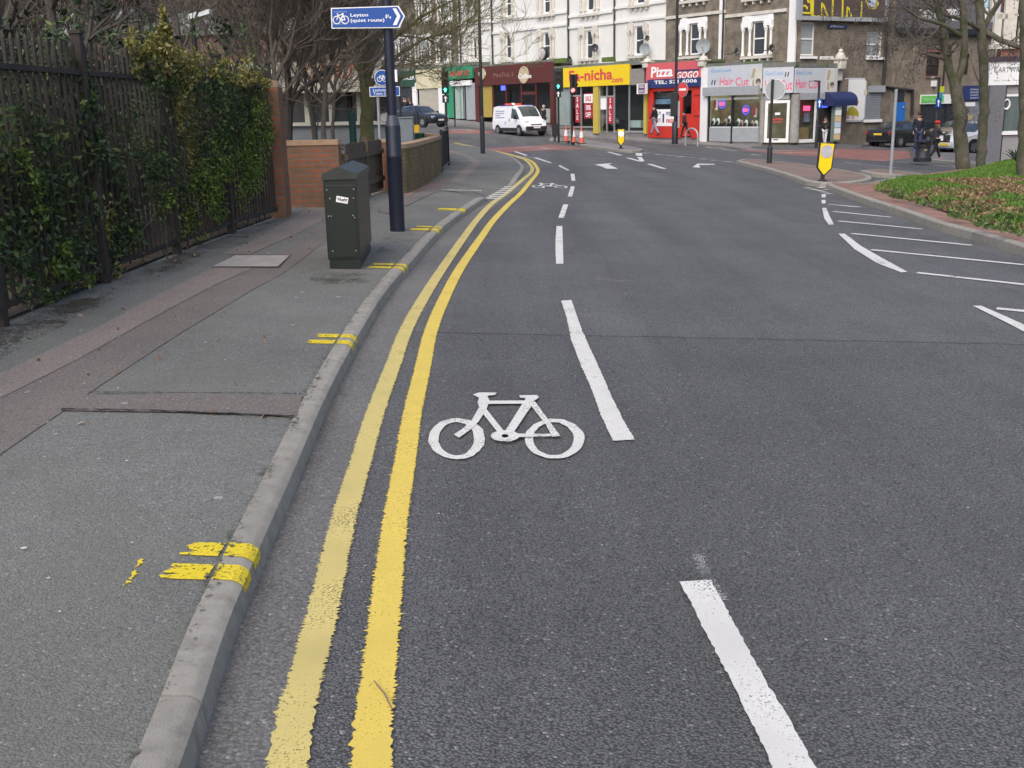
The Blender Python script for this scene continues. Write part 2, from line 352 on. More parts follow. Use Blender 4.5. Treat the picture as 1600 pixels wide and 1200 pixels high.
def sheet(name, poly, dz, material, cut=True, thick=0.0):
    """flat polygon laid on the street surface (cut into strips so that it follows the rise)"""
    bm = bmesh.new(); vs = [bm.verts.new((p[0], p[1], 0)) for p in poly]; bm.faces.new(vs)
    if cut:
        ys = [p[1] for p in poly]; xs = [p[0] for p in poly]
        bmesh.ops.triangulate(bm, faces=bm.faces[:])
        for y in [40+i for i in range(26)]+[66+2*i for i in range(18)]:
            if min(ys) < y < max(ys): bmesh.ops.bisect_plane(bm, geom=bm.verts[:]+bm.edges[:]+bm.faces[:], plane_co=(0, y, 0), plane_no=(0, 1, 0))
        for x in (4, 7, 10, 11, 12, 13, 14, 15, 16, 18, 20, 22, 24, 26, 28):
            if min(xs) < x < max(xs) and max(ys) > 44: bmesh.ops.bisect_plane(bm, geom=bm.verts[:]+bm.edges[:]+bm.faces[:], plane_co=(x, 0, 0), plane_no=(1, 0, 0))
    for v in bm.verts: v.co.z = Zg(v.co.x, v.co.y)+dz
    for f in bm.faces:
        f.normal_update()
        if f.normal.z < 0: f.normal_flip()
    me = bpy.data.meshes.new(name); bm.to_mesh(me); bm.free(); me.materials.append(material)
    o = bpy.data.objects.new(name, me); COL.objects.link(o); tag(o, kind='structure'); return o
def ppoly(pts, dz=0.0): return [tuple(P(a, b, dz)[:2]) for a, b in pts]
# ------------------------------------------------------------------ street surfaces
M_ROAD = asphalt_mat('road_asphalt', (0.113, 0.114, 0.114), (0.215, 0.215, 0.21), 0.14, seam=7.62, base2=(0.126, 0.127, 0.127), agg=112, bump=1.0, scuff=0.35, crev=1.05)  # past the seam: older asphalt, its grazing sheen also put into the paler colour
M_GUT = asphalt_mat('gutter_asphalt', (0.152, 0.148, 0.14), (0.24, 0.24, 0.23), 0.15, agg=90, bump=0.6)
M_PAVE = asphalt_mat('pavement_asphalt', (0.162, 0.162, 0.149), (0.27, 0.28, 0.27), 0.2, agg=125, bump=0.5, moss=(0.128, 0.132, 0.104), gum=0.75)
M_BROWN = asphalt_mat('brown_trench', (0.222, 0.190, 0.165), (0.3, 0.29, 0.27), 0.15, agg=140, bump=0.45, gum=0.7)
M_BROWN2 = asphalt_mat('brown_trench_dark', (0.165, 0.146, 0.131), (0.3, 0.28, 0.26), 0.15, agg=140, bump=0.45, gum=0.7)
M_PINK = asphalt_mat('pink_surfacing', (0.27, 0.125, 0.105), (0.4, 0.3, 0.28), 0.18, agg=90, bump=0.3)
M_PINKP = asphalt_mat('pink_patch', (0.23, 0.15, 0.13), (0.35, 0.3, 0.28), 0.15, agg=100, bump=0.3)
M_FARPAVE = asphalt_mat('far_pavement', (0.21, 0.2, 0.195), (0.3, 0.3, 0.3), 0.22, agg=60, bump=0.3)
M_KERB = mat('kerb_concrete', (0.275, 0.258, 0.222), 0.9, 0.18, 14, 0.35, 220, isl=0.08, dirt=(0.175, 0.163, 0.135), ds=9, dt=0.52)
M_ISLE = brick_mat('island_paving', (0.29, 0.185, 0.145), (0.23, 0.165, 0.135), (0.12, 0.11, 0.1), 0.21, 0.11, 'XY', ms=0.008, stain=(0.17, 0.15, 0.13))
M_BRICKSTRIP = brick_mat('brick_paving', (0.36, 0.185, 0.14), (0.29, 0.155, 0.12), (0.14, 0.12, 0.10), 0.21, 0.11, 'XY', ms=0.008, stain=(0.15, 0.12, 0.095))
M_SOIL = mat('soil', (0.06, 0.046, 0.035), 0.95, 0.4, 5, 0.8, 60)
M_YEL = paint_mat('yellow_paint', (0.66, 0.50, 0.10), 0.165, None, 130)
M_YELPALE = paint_mat('yellow_paint_faded', (0.57, 0.47, 0.17), 0.18, None, 130)
M_YELK = paint_mat('yellow_spray', (0.72, 0.56, 0.03), 0.25, None, 70)
M_WHT = paint_mat('white_paint', (0.67, 0.655, 0.61), 0.21, None, 120)
M_WHTFAR = paint_mat('white_paint_worn', (0.68, 0.68, 0.66), 0.33, None, 40)
M_JOINT_ = None
M_JOINT = mat('joint_dirt', (0.035, 0.032, 0.028), 0.95, 0.2)

def grid_sheet(name, x0, x1, y0, y1, nx, ny, dz, material):
    vs = []; fs = []
    for j in range(ny+1):
        for i in range(nx+1):
            x = x0+(x1-x0)*i/nx; y = y0+(y1-y0)*j/ny; vs.append((x, y, Zg(x, y)+dz))
    for j in range(ny):
        for i in range(nx): a = j*(nx+1)+i; fs.append((a, a+1, a+nx+2, a+nx+1))
    mb = MB(); mb.add(vs, fs); return tag(mb.build(name, material, recalc=False), kind='structure')
grid_sheet('ground', -300, 300, -60, 500, 30, 28, -0.9, M_SOIL)
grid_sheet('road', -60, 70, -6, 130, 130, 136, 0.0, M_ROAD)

# left kerb line (foot, on the road)
KL = [(-0.62, -1.5), (-0.70, 0.4), (-0.79, 2.1), (-0.87, 3.0), (-0.93, 4.2), (-1.0, 5.6), (-1.04, 7.2), (-1.05, 8.8), (-0.99, 10.8), (-0.82, 14.6), (-0.36, 19.4), (0.08, 22.9), (0.38, 27.2), (0.46, 30.2), (0.27, 34.6), (-0.08, 37.8), (-0.85, 43.2), (-2.75, 50.4), (-6.0, 59), (-13, 74)]
KPATH = smooth_path(KL, 0.11)
def kerb(name, path, h=0.097, w=0.112, unit=0.915, gap=0.011, low=None, batter=0.022):
    """row of kerb stones; path is the foot on the road, pavement lies to its left"""
    mb = MB(); inn = offset_path(path, w); b1 = offset_path(path, batter*0.5); b2 = offset_path(path, batter+0.006); b3 = offset_path(path, batter+0.022)
    def ring(i, shift=0.0):
        hh = h
        if low: hh = low(path[i], h)
        r = []
        for (q, zz) in ((path[i], -0.06), (path[i], 0.0), (b1[i], hh-0.020), (b2[i], hh-0.006), (b3[i], hh), (inn[i], hh+0.003), (inn[i], -0.06)):
            r.append(Vector((q[0], q[1], Zg(q[0], q[1])+zz)))
        return r
    i = 0; n = len(path)
    while i < n-1:
        j = i; L = 0
        while j < n-1 and L < unit: L += math.dist(path[j], path[j+1]); j += 1
        rings = [ring(k) for k in range(i, j+1)]
        d = Vector((path[j][0]-path[j-1][0], path[j][1]-path[j-1][1], 0)).normalized()*gap; rings[-1] = [p-d for p in rings[-1]]
        vs = [p for r in rings for p in r]; fs = []
        for a in range(len(rings)-1):
            for c in range(7): fs.append((a*7+c, a*7+(c+1) % 7, (a+1)*7+(c+1) % 7, (a+1)*7+c))
        fs += [tuple(range(7)), tuple(range(len(vs)-7, len(vs)))[::-1]]
        mb.add(vs, fs); i = j
    # dirt filling the joints, a little below the stones' faces
    c1 = offset_path(path, batter*0.5+0.03); c2 = offset_path(path, batter+0.05); c0 = offset_path(path, 0.025); jm = MB(); vs = []; fs = []
    for k in range(n):
        hh = low(path[k], h) if low else h
        for q, zz in ((c0[k], 0.0), (c1[k], hh-0.05), (c2[k], hh-0.035), (inn[k], hh-0.03)): vs.append((q[0], q[1], Zg(q[0], q[1])+zz))
    for k in range(n-1):
        for c in range(3): fs.append((4*k+c, 4*k+c+1, 4*k+5+c, 4*k+4+c))
    jm.add(vs, fs); tag(jm.build('kerb_joints', M_JOINT, recalc=False), kind='structure')
    o = mb.build(name, M_KERB, smooth=True, angle=28); return tag(o, kind='structure')
def dropped(p, h):
    y = p[1]; f = max(0.12, 1 - (sstep(18.6, 20.0, y) - sstep(22.4, 25.8, y))) if 18.5 < y < 26 else 1
    return h*f
kerb('kerb', KPATH, low=dropped)
KIN = offset_path(KPATH, 0.109)
def ramp_f(p): return 1-dropped(p, 1.0) if 18.5 < p[1] < 26 else 0.0
KRAMP = [offset_path(KPATH[max(0, i-1):i+2], 0.109+0.95*ramp_f(KPATH[i]))[min(i, 1)] for i in range(len(KPATH))]
kin = [p for i, p in enumerate(KRAMP) if i % 4 == 0 or (18.4 < p[1] < 26.2) or i == len(KRAMP)-1]
PAVEH = 0.095
def pave_h(p): return PAVEH
sheet('pavement', kin + [(-30, 76), (-30, -3), (-0.75, -3)], PAVEH, M_PAVE)
vs = []; fs = []; rr_ = [i for i in range(len(KPATH)) if 18.4 < KPATH[i][1] < 26.2]
for i in rr_: a = KIN[i]; c = KRAMP[i]; vs += [(a[0], a[1], Zg(*a)+0.099*dropped(KPATH[i], 1.0) if ramp_f(KPATH[i]) > 0 else Zg(*a)+PAVEH), (c[0]-0.01, c[1], Zg(*c)+PAVEH)]
for k in range(len(rr_)-1): fs.append((2*k+2, 2*k+3, 2*k+1, 2*k))
mb_ = MB(); mb_.add(vs, fs); tag(mb_.build('pavement', M_PAVE, recalc=False), kind='structure')
# crossover ramp: pavement dips a little at the dropped kerb (a thin worn slab of asphalt laid against it)
def strip(name, path, w, dz, material, jag=0.0, step=0.03, centred=True):
    p = smooth_path(path, step); a = offset_path(p, w/2 if centred else w); b = offset_path(p, -w/2 if centred else 0.0)
    r2 = random.Random(hash(name) % 999 if False else len(p))
    vs = []; fs = []; ja = jb = 0
    for i in range(len(p)):
        if jag:
            fall = 1.0 if p[i][1] < 9 else 0.5
            ja = r2.gauss(0, jag)*fall; jb = r2.gauss(0, jag)*fall
        for q, o, s in ((a[i], b[i], ja), (b[i], a[i], jb)):
            dx, dy = q[0]-o[0], q[1]-o[1]; l = math.hypot(dx, dy); x = q[0]+dx/l*s; y = q[1]+dy/l*s
            vs.append((x, y, Zg(x, y)+dz))
    for i in range(len(p)-1): fs.append((2*i, 2*i+1, 2*i+3, 2*i+2))
    mb = MB(); mb.add(vs, fs); return tag(mb.build(name, material, recalc=False), kind='structure')
# pale gutter strip beside the kerb
near = [p for p in KPATH if -1.4 < p[1] < 33]
gw = []
for i, p in enumerate(near): gw.append(p)
gout = offset_path(near, -0.27); gin = offset_path(near, 0.01)
def band(name, A, B, dz, material):
    vs = []; fs = []
    for a, b in zip(A, B): vs += [(a[0], a[1], Zg(*a[:2])+dz), (b[0], b[1], Zg(*b[:2])+dz)]
    for i in range(len(A)-1): fs.append((2*i, 2*i+1, 2*i+3, 2*i+2))
    mb = MB(); mb.add(vs, fs); return tag(mb.build(name, material, recalc=False), kind='structure')
rj = random.Random(3)
band('gutter', gin, [(x+rj.gauss(0, .006), y) for x, y in gout], 0.004, M_GUT)

# double yellow lines traced on the road
E1 = [(1190, 420, 482), (1067, 450, 503), (933, 487, 533), (800, 522, 559), (720, 550, 580), (645, 572.5, 601), (570, 604, 626), (520, 622.5, 644), (470, 650, 670), (420, 683, 700), (370, 720, 732), (345, 738, 751), (320, 762, 772), (302, 787, 797), (282, 811, 820), (270, 826, 833), (261, 828, 834)]
E2 = [(1190, 548, 615), (1067, 562, 620), (933, 580, 629), (800, 600, 640), (720, 617, 650), (645, 629, 661), (570, 649, 675), (520, 661, 685), (470, 683, 703), (420, 710, 728), (370, 746, 760), (345, 765, 777), (320, 789, 800), (302, 809, 819), (282, 826, 835), (270, 836, 843), (262, 836, 842)]
def traced(E, extra):
    c = []
    for y, a, b in E: q = (P(a, y)+P(b, y))/2; c.append((q.x, q.y))
    d = (c[1][0]-c[0][0], c[1][1]-c[0][1]); c = [(c[0][0]-d[0]*6+0.06, c[0][1]-d[1]*6)] + c
    return c + [tuple(P(*e)[:2]) for e in extra]
strip('yellow_line', traced(E1, [(820, 250), (800, 243.5), (775, 236.5), (745, 230.5), (708, 223.5)]), 0.100, 0.008, M_YELPALE, 0.0045, 0.005)
strip('yellow_line', traced(E2, [(830, 252), (813, 245.5), (785, 238.5), (752, 231.5), (712, 223)]), 0.100, 0.008, M_YEL, 0.0045, 0.005)

# brown trench reinstatements, cover slab and cross trench on the pavement
h = PAVEH
def psheet(name, pts, dz, material, cut=True): return sheet(name, ppoly(pts, dz), dz, material, cut)
psheet('pavement_band', [(-260, 760), (-60, 612), (0, 583), (150, 512), (240, 464), (334, 417), (398, 417), (337, 444), (232, 500), (120, 562), (0, 622), (-160, 730)], h+0.004, M_BROWN)
psheet('pavement_band', [(-160, 735), (0, 623), (120, 563), (232, 501), (337, 445), (398, 418), (440, 394), (520, 345), (560, 318), (585, 318), (545, 345), (490, 392), (440, 428), (390, 455), (270, 528), (160, 600), (100, 641), (0, 710), (-60, 760)], h+0.004, M_BROWN2)
psheet('pavement_band', [(95, 641), (118, 622), (140, 616), (300, 615), (474, 617), (462, 652), (390, 646), (240, 643)], h+0.008, M_BROWN2)
psheet('pavement_band', [(345, 397), (440, 350), (520, 305), (575, 296), (620, 290), (560, 316), (470, 362), (390, 397)], h+0.004, M_BROWN)
psheet('pavement_joint', [(330, 417.4), (366, 398), (456, 398), (455, 398.6), (436, 418.4)], h+0.007, M_JOINT)
psheet('pavement_slab', [(332, 416.3), (367, 398.6), (453, 398.6), (434, 416.3)], h+0.012, mat('slab', (0.3, 0.28, 0.255), 0.9, 0.15, 8, 0.3, 80))
for a, b, w in (((140, 615.5), (472, 618), 0.012), ((95, 641.5), (240, 644), 0.012), ((240, 644), (460, 653), 0.014)):
    strip('pavement_joint', [tuple(P(*a, h)[:2]), tuple(P(*b, h)[:2])], w, h+0.012, M_JOINT, 0.004, 0.02)
# pinkish patches and service bands near the corner
psheet('pavement_patch', [(632, 300), (655, 288), (700, 281), (690, 290), (650, 300), (632, 310)], h+0.004, M_PINKP)
psheet('pavement_band', [(702, 284), (720, 268), (738, 254), (728, 245), (700, 237), (690, 233), (712, 236), (745, 248), (752, 256), (735, 270), (720, 284)], h+0.004, M_BROWN)
psheet('pavement_band', [(590, 330), (640, 305), (672, 294), (690, 296), (650, 314), (610, 334)], h+0.008, M_BROWN2)
for a, b in (((640, 285), (785, 292)), ((690, 297), (740, 301)), ((740, 301), (762, 309))): strip('pavement_joint', [tuple(P(*a, h)[:2]), tuple(P(*b, h)[:2])], 0.03, h+0.012, M_JOINT, 0.005, 0.05)
strip('road_marking', [tuple(P(690, 297.5, h)[:2]), tuple(P(752, 298.5, h)[:2])], 0.16, h+0.012, M_WHTFAR, 0.01, 0.04)
for i in range(7):      # short white bars across the dropped kerb
    a = i/6; q = P(771+26*a, 311-18*a); strip('road_marking', [(q.x-0.13, q.y), (q.x+0.13, q.y)], 0.22, 0.016, M_WHT, 0.004, 0.05)
# yellow loading marks across kerb top and pavement
def kerb_mark(y0, y1, xin):
    """two-part bar: sprayed on pavement, and wrapped over the kerb stone"""
    def kp(y): i = min(range(len(KPATH)), key=lambda k: abs(KPATH[k][1]-y)); return i
    i0, i1 = kp(y0), max(kp(y1), kp(y0)+1)
    t = (y1-y0)
    rows = []
    for yy in (y0, y1):
        k = kp(yy); f = KPATH[k]; a = offset_path(KPATH[max(0, k-1):k+2], 0.0)
        x = f[0] + (KPATH[min(k+1, len(KPATH)-1)][0]-f[0])*(yy-f[1])/0.11
        rows.append(x)
    mb = MB(); vs = []; fs = []
    prof = [(-0.0045, 0.05), (-0.0095, 0.079), (-0.027, 0.0935), (-0.043, 0.0995), (-0.110, 0.1025)]
    for yy, x in zip((y0, y1), rows):
        for dx, z in prof: vs.append((x+dx, yy, Zg(x+dx, yy)+z))
    for c in range(4): fs.append((c, c+1, 5+c+1, 5+c))
    mb.add(vs, fs); tag(mb.build('loading_mark', M_YELK, recalc=False), kind='structure')
    n = 14; r3 = random.Random(int(y0*100)); vs = []; fs = []
    L = sum(rows)/2-0.122; 
    for j in range(n+1):
        y = y0+(y1-y0)*j/n
        xa = L - 0.004; xb = L-xin+abs(r3.gauss(0, 0.03))
        vs += [(xa, y, Zg(xa, y)+h+0.005), (xb, y+r3.gauss(0, .004), Zg(xb, y)+h+0.005)]
    for j in range(n): fs.append((2*j, 2*j+1, 2*j+3, 2*j+2))
    mb = MB(); mb.add(vs, fs); tag(mb.build('loading_mark', M_YELK, recalc=False), kind='structure')
for (a, b, xi) in ((884, 908, 0.17), (850, 871, 0.14), (533, 539, 0.19), (523.5, 529, 0.16), (417.5, 420.5, 0.26), (412.8, 415.4, 0.24), (357.8, 361, 0.26), (354, 356, 0.24), (325.5, 329, 0.3)):
    y1 = P(340 if a > 800 else 560 if a > 500 else 630 if a > 400 else 690, a, h).y; y0 = P(340 if a > 800 else 560 if a > 500 else 630 if a > 400 else 690, b, h).y
    kerb_mark(y0, y1, xi)
for a, b in (((194, 918), (205, 910)), ((205, 908), (212, 893)), ((213, 890), (222, 875))): strip('loading_mark', [tuple(P(*a, h)[:2]), tuple(P(*b, h)[:2])], 0.014, h+0.005, M_YELK, 0.006, 0.008)

# white markings
def poly_mark(pts, material=None, dz=0.008, jag=0.0, name='road_marking'):
    q = [P(a, b) for a, b in pts]; out = []
    if jag:
        r4 = random.Random(int(pts[0][0]*7+pts[0][1]))
        for i in range(len(q)):
            a, b = q[i], q[(i+1) % len(q)]; k = max(1, int((b-a).length/0.02))
            for j in range(k): p = a.lerp(b, j/k); out.append((p.x+r4.gauss(0, jag), p.y+r4.gauss(0, jag)))
    else: out = [(p.x, p.y) for p in q]
    return sheet(name, out, dz, material or M_WHT, cut=(q[0].y > 38))
poly_mark([(1062, 912), (1110, 909), (1135, 954), (1160, 1000), (1195, 1065), (1235, 1130), (1272, 1200), (1300, 1250), (1230, 1250), (1207, 1200), (1172, 1128), (1140, 1062), (1106, 1000), (1084, 954)], jag=0.002)
poly_mark([(877, 471), (893, 470), (901, 494), (910, 519), (922, 546), (938, 580), (955, 620), (972, 655), (992, 689), (958, 691), (941, 656), (925, 612), (908, 573), (893, 534), (886, 500)], jag=0.002)
def dash(a, b, c, d, m=None): poly_mark([a, b, c, d], m)
poly_mark([(869, 413.5), (880.3, 413.5), (880, 400), (879.5, 380), (878.6, 354), (869.6, 354), (868, 375), (868, 395)])
dash((872.5, 341), (881, 341), (888, 320), (880, 320)); dash((887, 307.5), (894, 307.5), (898, 292), (892, 291.5)); dash((893, 283), (899, 283), (897.5, 272), (891.5, 272))
dash((887, 267), (890.5, 266.3), (875, 258.5), (872, 259.5)); dash((860, 255.2), (862, 254.5), (839, 246.6), (834, 247)); dash((820, 243.3), (825, 243.0), (807, 237), (802.5, 237.4))
# spray trace beside the near dash
strip('road_marking', [tuple(P(1087, 868)[:2]), tuple(P(1108, 905)[:2]), tuple(P(1129, 940)[:2])], 0.035, 0.006, paint_mat('spray_white', (0.75, 0.75, 0.75), 0.36, None, 220), 0.008, 0.008)
# chalky dust trail beside the yellow line and scuffs on the old surface
strip('road_scuff', [tuple(P(*a)[:2]) for a in ((705, 555), (690, 680), (684, 820), (682, 960), (684, 1110), (690, 1230))], 0.045, 0.005, paint_mat('pale_dust', (0.22, 0.222, 0.225), 0.47, None, 130), 0.006, 0.012)
M_SCUFF = paint_mat('pale_scuff', (0.30, 0.28, 0.25), 0.40, None, 40)
for a, b, w in (((925, 459), (985, 458), .10), ((905, 485), (925, 497), .08), ((930, 435), (990, 440), .12), ((950, 405), (985, 402), .10), ((885, 378), (905, 381), .1), ((1400, 365), (1440, 372), .3), ((1420, 390), (1480, 396), .25), ((1475, 375), (1500, 380), .2), ((1340, 345), (1370, 350), .2), ((1500, 470), (1560, 462), .12)):
    strip('road_scuff', [tuple(P(*a)[:2]), tuple(P((a[0]+b[0])/2, (a[1]+b[1])/2+1.5)[:2]), tuple(P(*b)[:2])], w, 0.005, M_SCUFF, 0.02, 0.03)
# cycle symbol, drawn in metres then laid down three times
def cycle_shapes():
    S = []
    def ell(cx, cy, rx, ry, ix, iy, dx=0, dy=0, n=40): S.append(('ring', cx, cy, rx, ry, ix, iy, dx, dy, n))
    ell(360, 405, 140, 101, 88, 82, -2, 0); ell(842, 406, 147, 98, 100, 81, -6, 0)
    for pts in ([(345, 385), (370, 402), (440, 352), (470, 318), (505, 262), (520, 225), (505, 215), (480, 205), (462, 225), (470, 250), (430, 320), (385, 360)],
                [(438, 188), (470, 178), (556, 179), (548, 190), (510, 195), (522, 222), (500, 236), (462, 226), (470, 205)],
                [(505, 220), (690, 219), (700, 235), (510, 236)], [(470, 262), (505, 262), (600, 382), (572, 392)],
                [(690, 225), (735, 222), (730, 245), (632, 392), (588, 390)], [(668, 196), (752, 195), (765, 203), (757, 213), (735, 226), (690, 226), (700, 210), (672, 208)],
                [(715, 235), (745, 228), (870, 400), (830, 404), (800, 345)], [(640, 389), (845, 391), (870, 400), (640, 408)]):
        S.append(('poly', pts))
    S.append(('ring', 598, 402, 70, 28, 17, 9, 0, 0, 24))
    return S
def cyc_px(x, y): return 600+x/3.158, 560+y/3.158
def cycle_mark(fn, material, dz=0.008):
    mb = MB(); k = 0
    def put(x, y): q = fn(x, y); return (q[0], q[1], Zg(q[0], q[1])+dz+0.0012*k)
    r5 = random.Random(5)
    for s in cycle_shapes():
        k += 1
        if s[0] == 'ring':
            _, cx, cy, rx, ry, ix, iy, dx, dy, n = s; vs = []; fs = []
            for i in range(n):
                t = 2*math.pi*i/n; w = 1+r5.gauss(0, .012); vs += [put(cx+rx*w*math.cos(t), cy+ry*w*math.sin(t)), put(cx+dx+ix*w*math.cos(t), cy+dy+iy*w*math.sin(t))]
            for i in range(n): a = 2*i; b = 2*((i+1) % n); fs.append((a, a+1, b+1, b))
            mb.add(vs, fs)
        else: mb.add([put(*p) for p in s[1]], [tuple(range(len(s[1])))])
    return tag(mb.build('cycle_symbol', material, recalc=False), kind='structure')
def near_fn(x, y): q = P(*cyc_px(x, y)); return q.x, q.y
cycle_mark(near_fn, M_WHT)
o0 = near_fn(600, 500)
def far_fn(px, py, turn):
    b = P(px, py); c, s = math.cos(turn), math.sin(turn)
    def fn(x, y): q = near_fn(x, y); dx, dy = q[0]-o0[0], q[1]-o0[1]; return b.x+dx*c-dy*s, b.y+(dx*s+dy*c)*1.3
    return fn
cycle_mark(far_fn(861, 294.5, 0.05), M_WHT); cycle_mark(far_fn(830, 248, 0.35), M_WHTFAR)
# pink cycle boxes
psheet('road_surfacing', [(762, 231.5), (862, 225.6), (925, 232.6), (840, 235.5), (775, 238.8)], 0.004, M_PINK)
psheet('road_surfacing', [(690, 204), (745, 202), (772, 206), (765, 209), (700, 208.5)], 0.004, M_PINK)
psheet('road_surfacing', [(1150, 234.5), (1262, 234), (1315, 232.5), (1420, 236), (1424, 247), (1380, 252), (1310, 247), (1225, 241)], 0.004, M_PINK)
for fx, fy, sc in ((848, 233.6, 1.0), (735, 206.5, 1.0)):
    strip('road_marking', [tuple(P(fx-36, fy-3)[:2]), tuple(P(fx-10, fy-4)[:2]), tuple(P(fx+8, fy-1.2)[:2]), tuple(P(fx+22, fy-1.6)[:2])], 0.35, 0.010, M_WHTFAR, 0.05, 0.2)
    strip('road_marking', [tuple(P(fx-26, fy-0.6)[:2]), tuple(P(fx+2, fy+0.3)[:2])], 0.35, 0.010, M_WHTFAR, 0.05, 0.2)
# arrows, give-way triangle, lane dashes further off
poly_mark([(929, 257.5), (957, 255), (951, 257.6), (966, 264), (948, 264), (940, 260.5)]); 
poly_mark([(1082, 261.5), (1090, 256), (1116, 256.4), (1117, 257.6), (1092, 258), (1094, 262.5)])
for a, b in (((981, 247), (1001, 252.6)), ((999, 245.6), (1003.5, 252.2))): strip('road_marking', [tuple(P(*a)[:2]), tuple(P(*b)[:2])], 0.16, 0.009, M_WHT)
strip('road_marking', [tuple(P(998.5, 239.5)[:2]), tuple(P(998.5, 243.5)[:2])], 0.25, 0.008, M_WHT)
for a, b in (((950, 237.6), (970, 243)), ((1014, 256.5), (1038, 264)), ((905, 264.5), (905.1, 264.4))):
    if a[0] != 905: strip('road_marking', [tuple(P(*a)[:2]), tuple(P(*b)[:2])], 0.16, 0.008, M_WHT)
for i in range(9):
    a = (1003+18.5*i, 238.6+1.95*i); strip('road_marking', [tuple(P(a[0], a[1])[:2]), tuple(P(a[0]+11, a[1]+1.2)[:2])], 0.32, 0.008, M_WHTFAR, 0.02, 0.2)
for a, b in (((1040, 221.5), (1130, 231.5)), ((1098, 229), (1150, 236)), ((1173, 241), (1190, 243.5)), ((1200, 236.8), (1275, 240.2)), ((1215, 238.5), (1310, 239.4)), ((1320, 254), (1345, 257)), ((1350, 257.5), (1400, 262.5)), ((1355, 250), (1420, 254)), ((1345, 268), (1410, 273)), ((1460, 232), (1495, 233.5)), ((1470, 240), (1510, 242)), ((1440, 256.5), (1500, 262)), ((950, 213), (1010, 219)), ((910, 216), (965, 223)), ((1240, 262.5), (1255, 264.5)), ((1262, 265.2), (1276, 267)), ((1297, 267.8), (1312, 269.5)), ((1318, 270), (1330, 271.5))):
    strip('road_marking', [tuple(P(*a)[:2]), tuple(P(*b)[:2])], 0.16, 0.008, M_WHTFAR, 0.015, 0.2)
# hatching by the verge
def hl(a, b, w=0.11): strip('road_marking', [tuple(P(*a)[:2]), tuple(P((a[0]*2+b[0])/3, (a[1]*2+b[1])/3)[:2]), tuple(P(*b)[:2])], w, 0.008, M_WHT, 0.003, 0.06)
for a, b in (((1294, 319.7), (1344, 324.3)), ((1302, 331), (1392, 340)), ((1310, 346), (1442, 358.7)), ((1330, 365.5), (1518, 384)), ((1361, 391), (1600, 414.5)), ((1433, 427), (1640, 450)), ((1557, 483), (1640, 491))): hl(a, b)
poly_mark([(1284.5, 325.5), (1291, 325.5), (1296, 338), (1303, 351.5), (1295, 351.8), (1288, 342)])
poly_mark([(1310, 366), (1320, 366), (1345, 385), (1378, 404), (1418, 426), (1408, 426.5), (1370, 412), (1335, 390)])
poly_mark([(1520, 479), (1533, 479), (1570, 495), (1620, 518), (1620, 530), (1572, 505)])
for a in ((1259, 293.6), (1268, 295.8), (1277, 297.8), (1279, 293), (1289, 296), (1284, 300), (1292, 302.5)): strip('road_marking', [tuple(P(*a)[:2]), tuple(P(a[0]+7, a[1]+1.0)[:2])], 0.16, 0.008, M_WHT)
dash((1283.5, 304), (1290, 304), (1290, 309), (1284, 309)); dash((1283.5, 313), (1290, 313), (1290, 318.5), (1284, 318.5))

# traffic islands with kerbs
def island(px_pts, top_mat, hh=0.12, name='traffic_island'):
    pts = ppoly(px_pts); ar = sum(pts[i][0]*pts[(i+1) % len(pts)][1]-pts[(i+1) % len(pts)][0]*pts[i][1] for i in range(len(pts)))
    if ar < 0: pts = pts[::-1]
    loop = smooth_path(pts+[pts[0]], 0.25); kerb('kerb', loop, hh, 0.15)
    sheet(name, offset_path(loop, 0.148)[:-1], hh-0.002, top_mat)
island([(858, 221), (890, 225.5), (960, 236.8), (995, 239), (1004, 236.8), (975, 231), (915, 220.5), (880, 217.5), (862, 218)], M_FARPAVE)
island([(1150, 256.5), (1197, 269), (1237, 282), (1262, 290.5), (1300, 293.5), (1340, 291), (1362, 285), (1348, 277.5), (1285, 266), (1215, 257.5), (1168, 253)], M_ISLE)
island([(1343, 272.5), (1362, 276.5), (1400, 279.5), (1440, 287), (1470, 286), (1430, 276), (1375, 270.5)], M_ISLE)
island([(1433, 248.5), (1446, 252), (1500, 258.5), (1600, 267), (1700, 272), (1720, 258), (1600, 249), (1545, 245), (1490, 242.5), (1450, 243)], M_FARPAVE)
# right verge: kerb, brick strip, soil bank
VK = [(1640, 421), (1600, 402), (1530, 379), (1462, 359.5), (1400, 336.5), (1350, 319.5), (1312, 305), (1297, 299), (1291, 294.5), (1300, 292.6), (1345, 295), (1375, 289), (1400, 284)]
vk = ppoly(VK); vk = [(vk[0][0]-1.2, -2)] + [(5.2, 6.5)] + vk
vkp = smooth_path(vk[::-1], 0.15)      # verge lies to the left when walked from far to near
VIN = offset_path(vkp, 0.125)
kerb('kerb', vkp, 0.13, 0.125)
sheet('brick_strip', [p for i, p in enumerate(VIN) if i % 5 == 0]+[(30, -2), (30, 30), (16, 36)], 0.125, M_BRICKSTRIP)

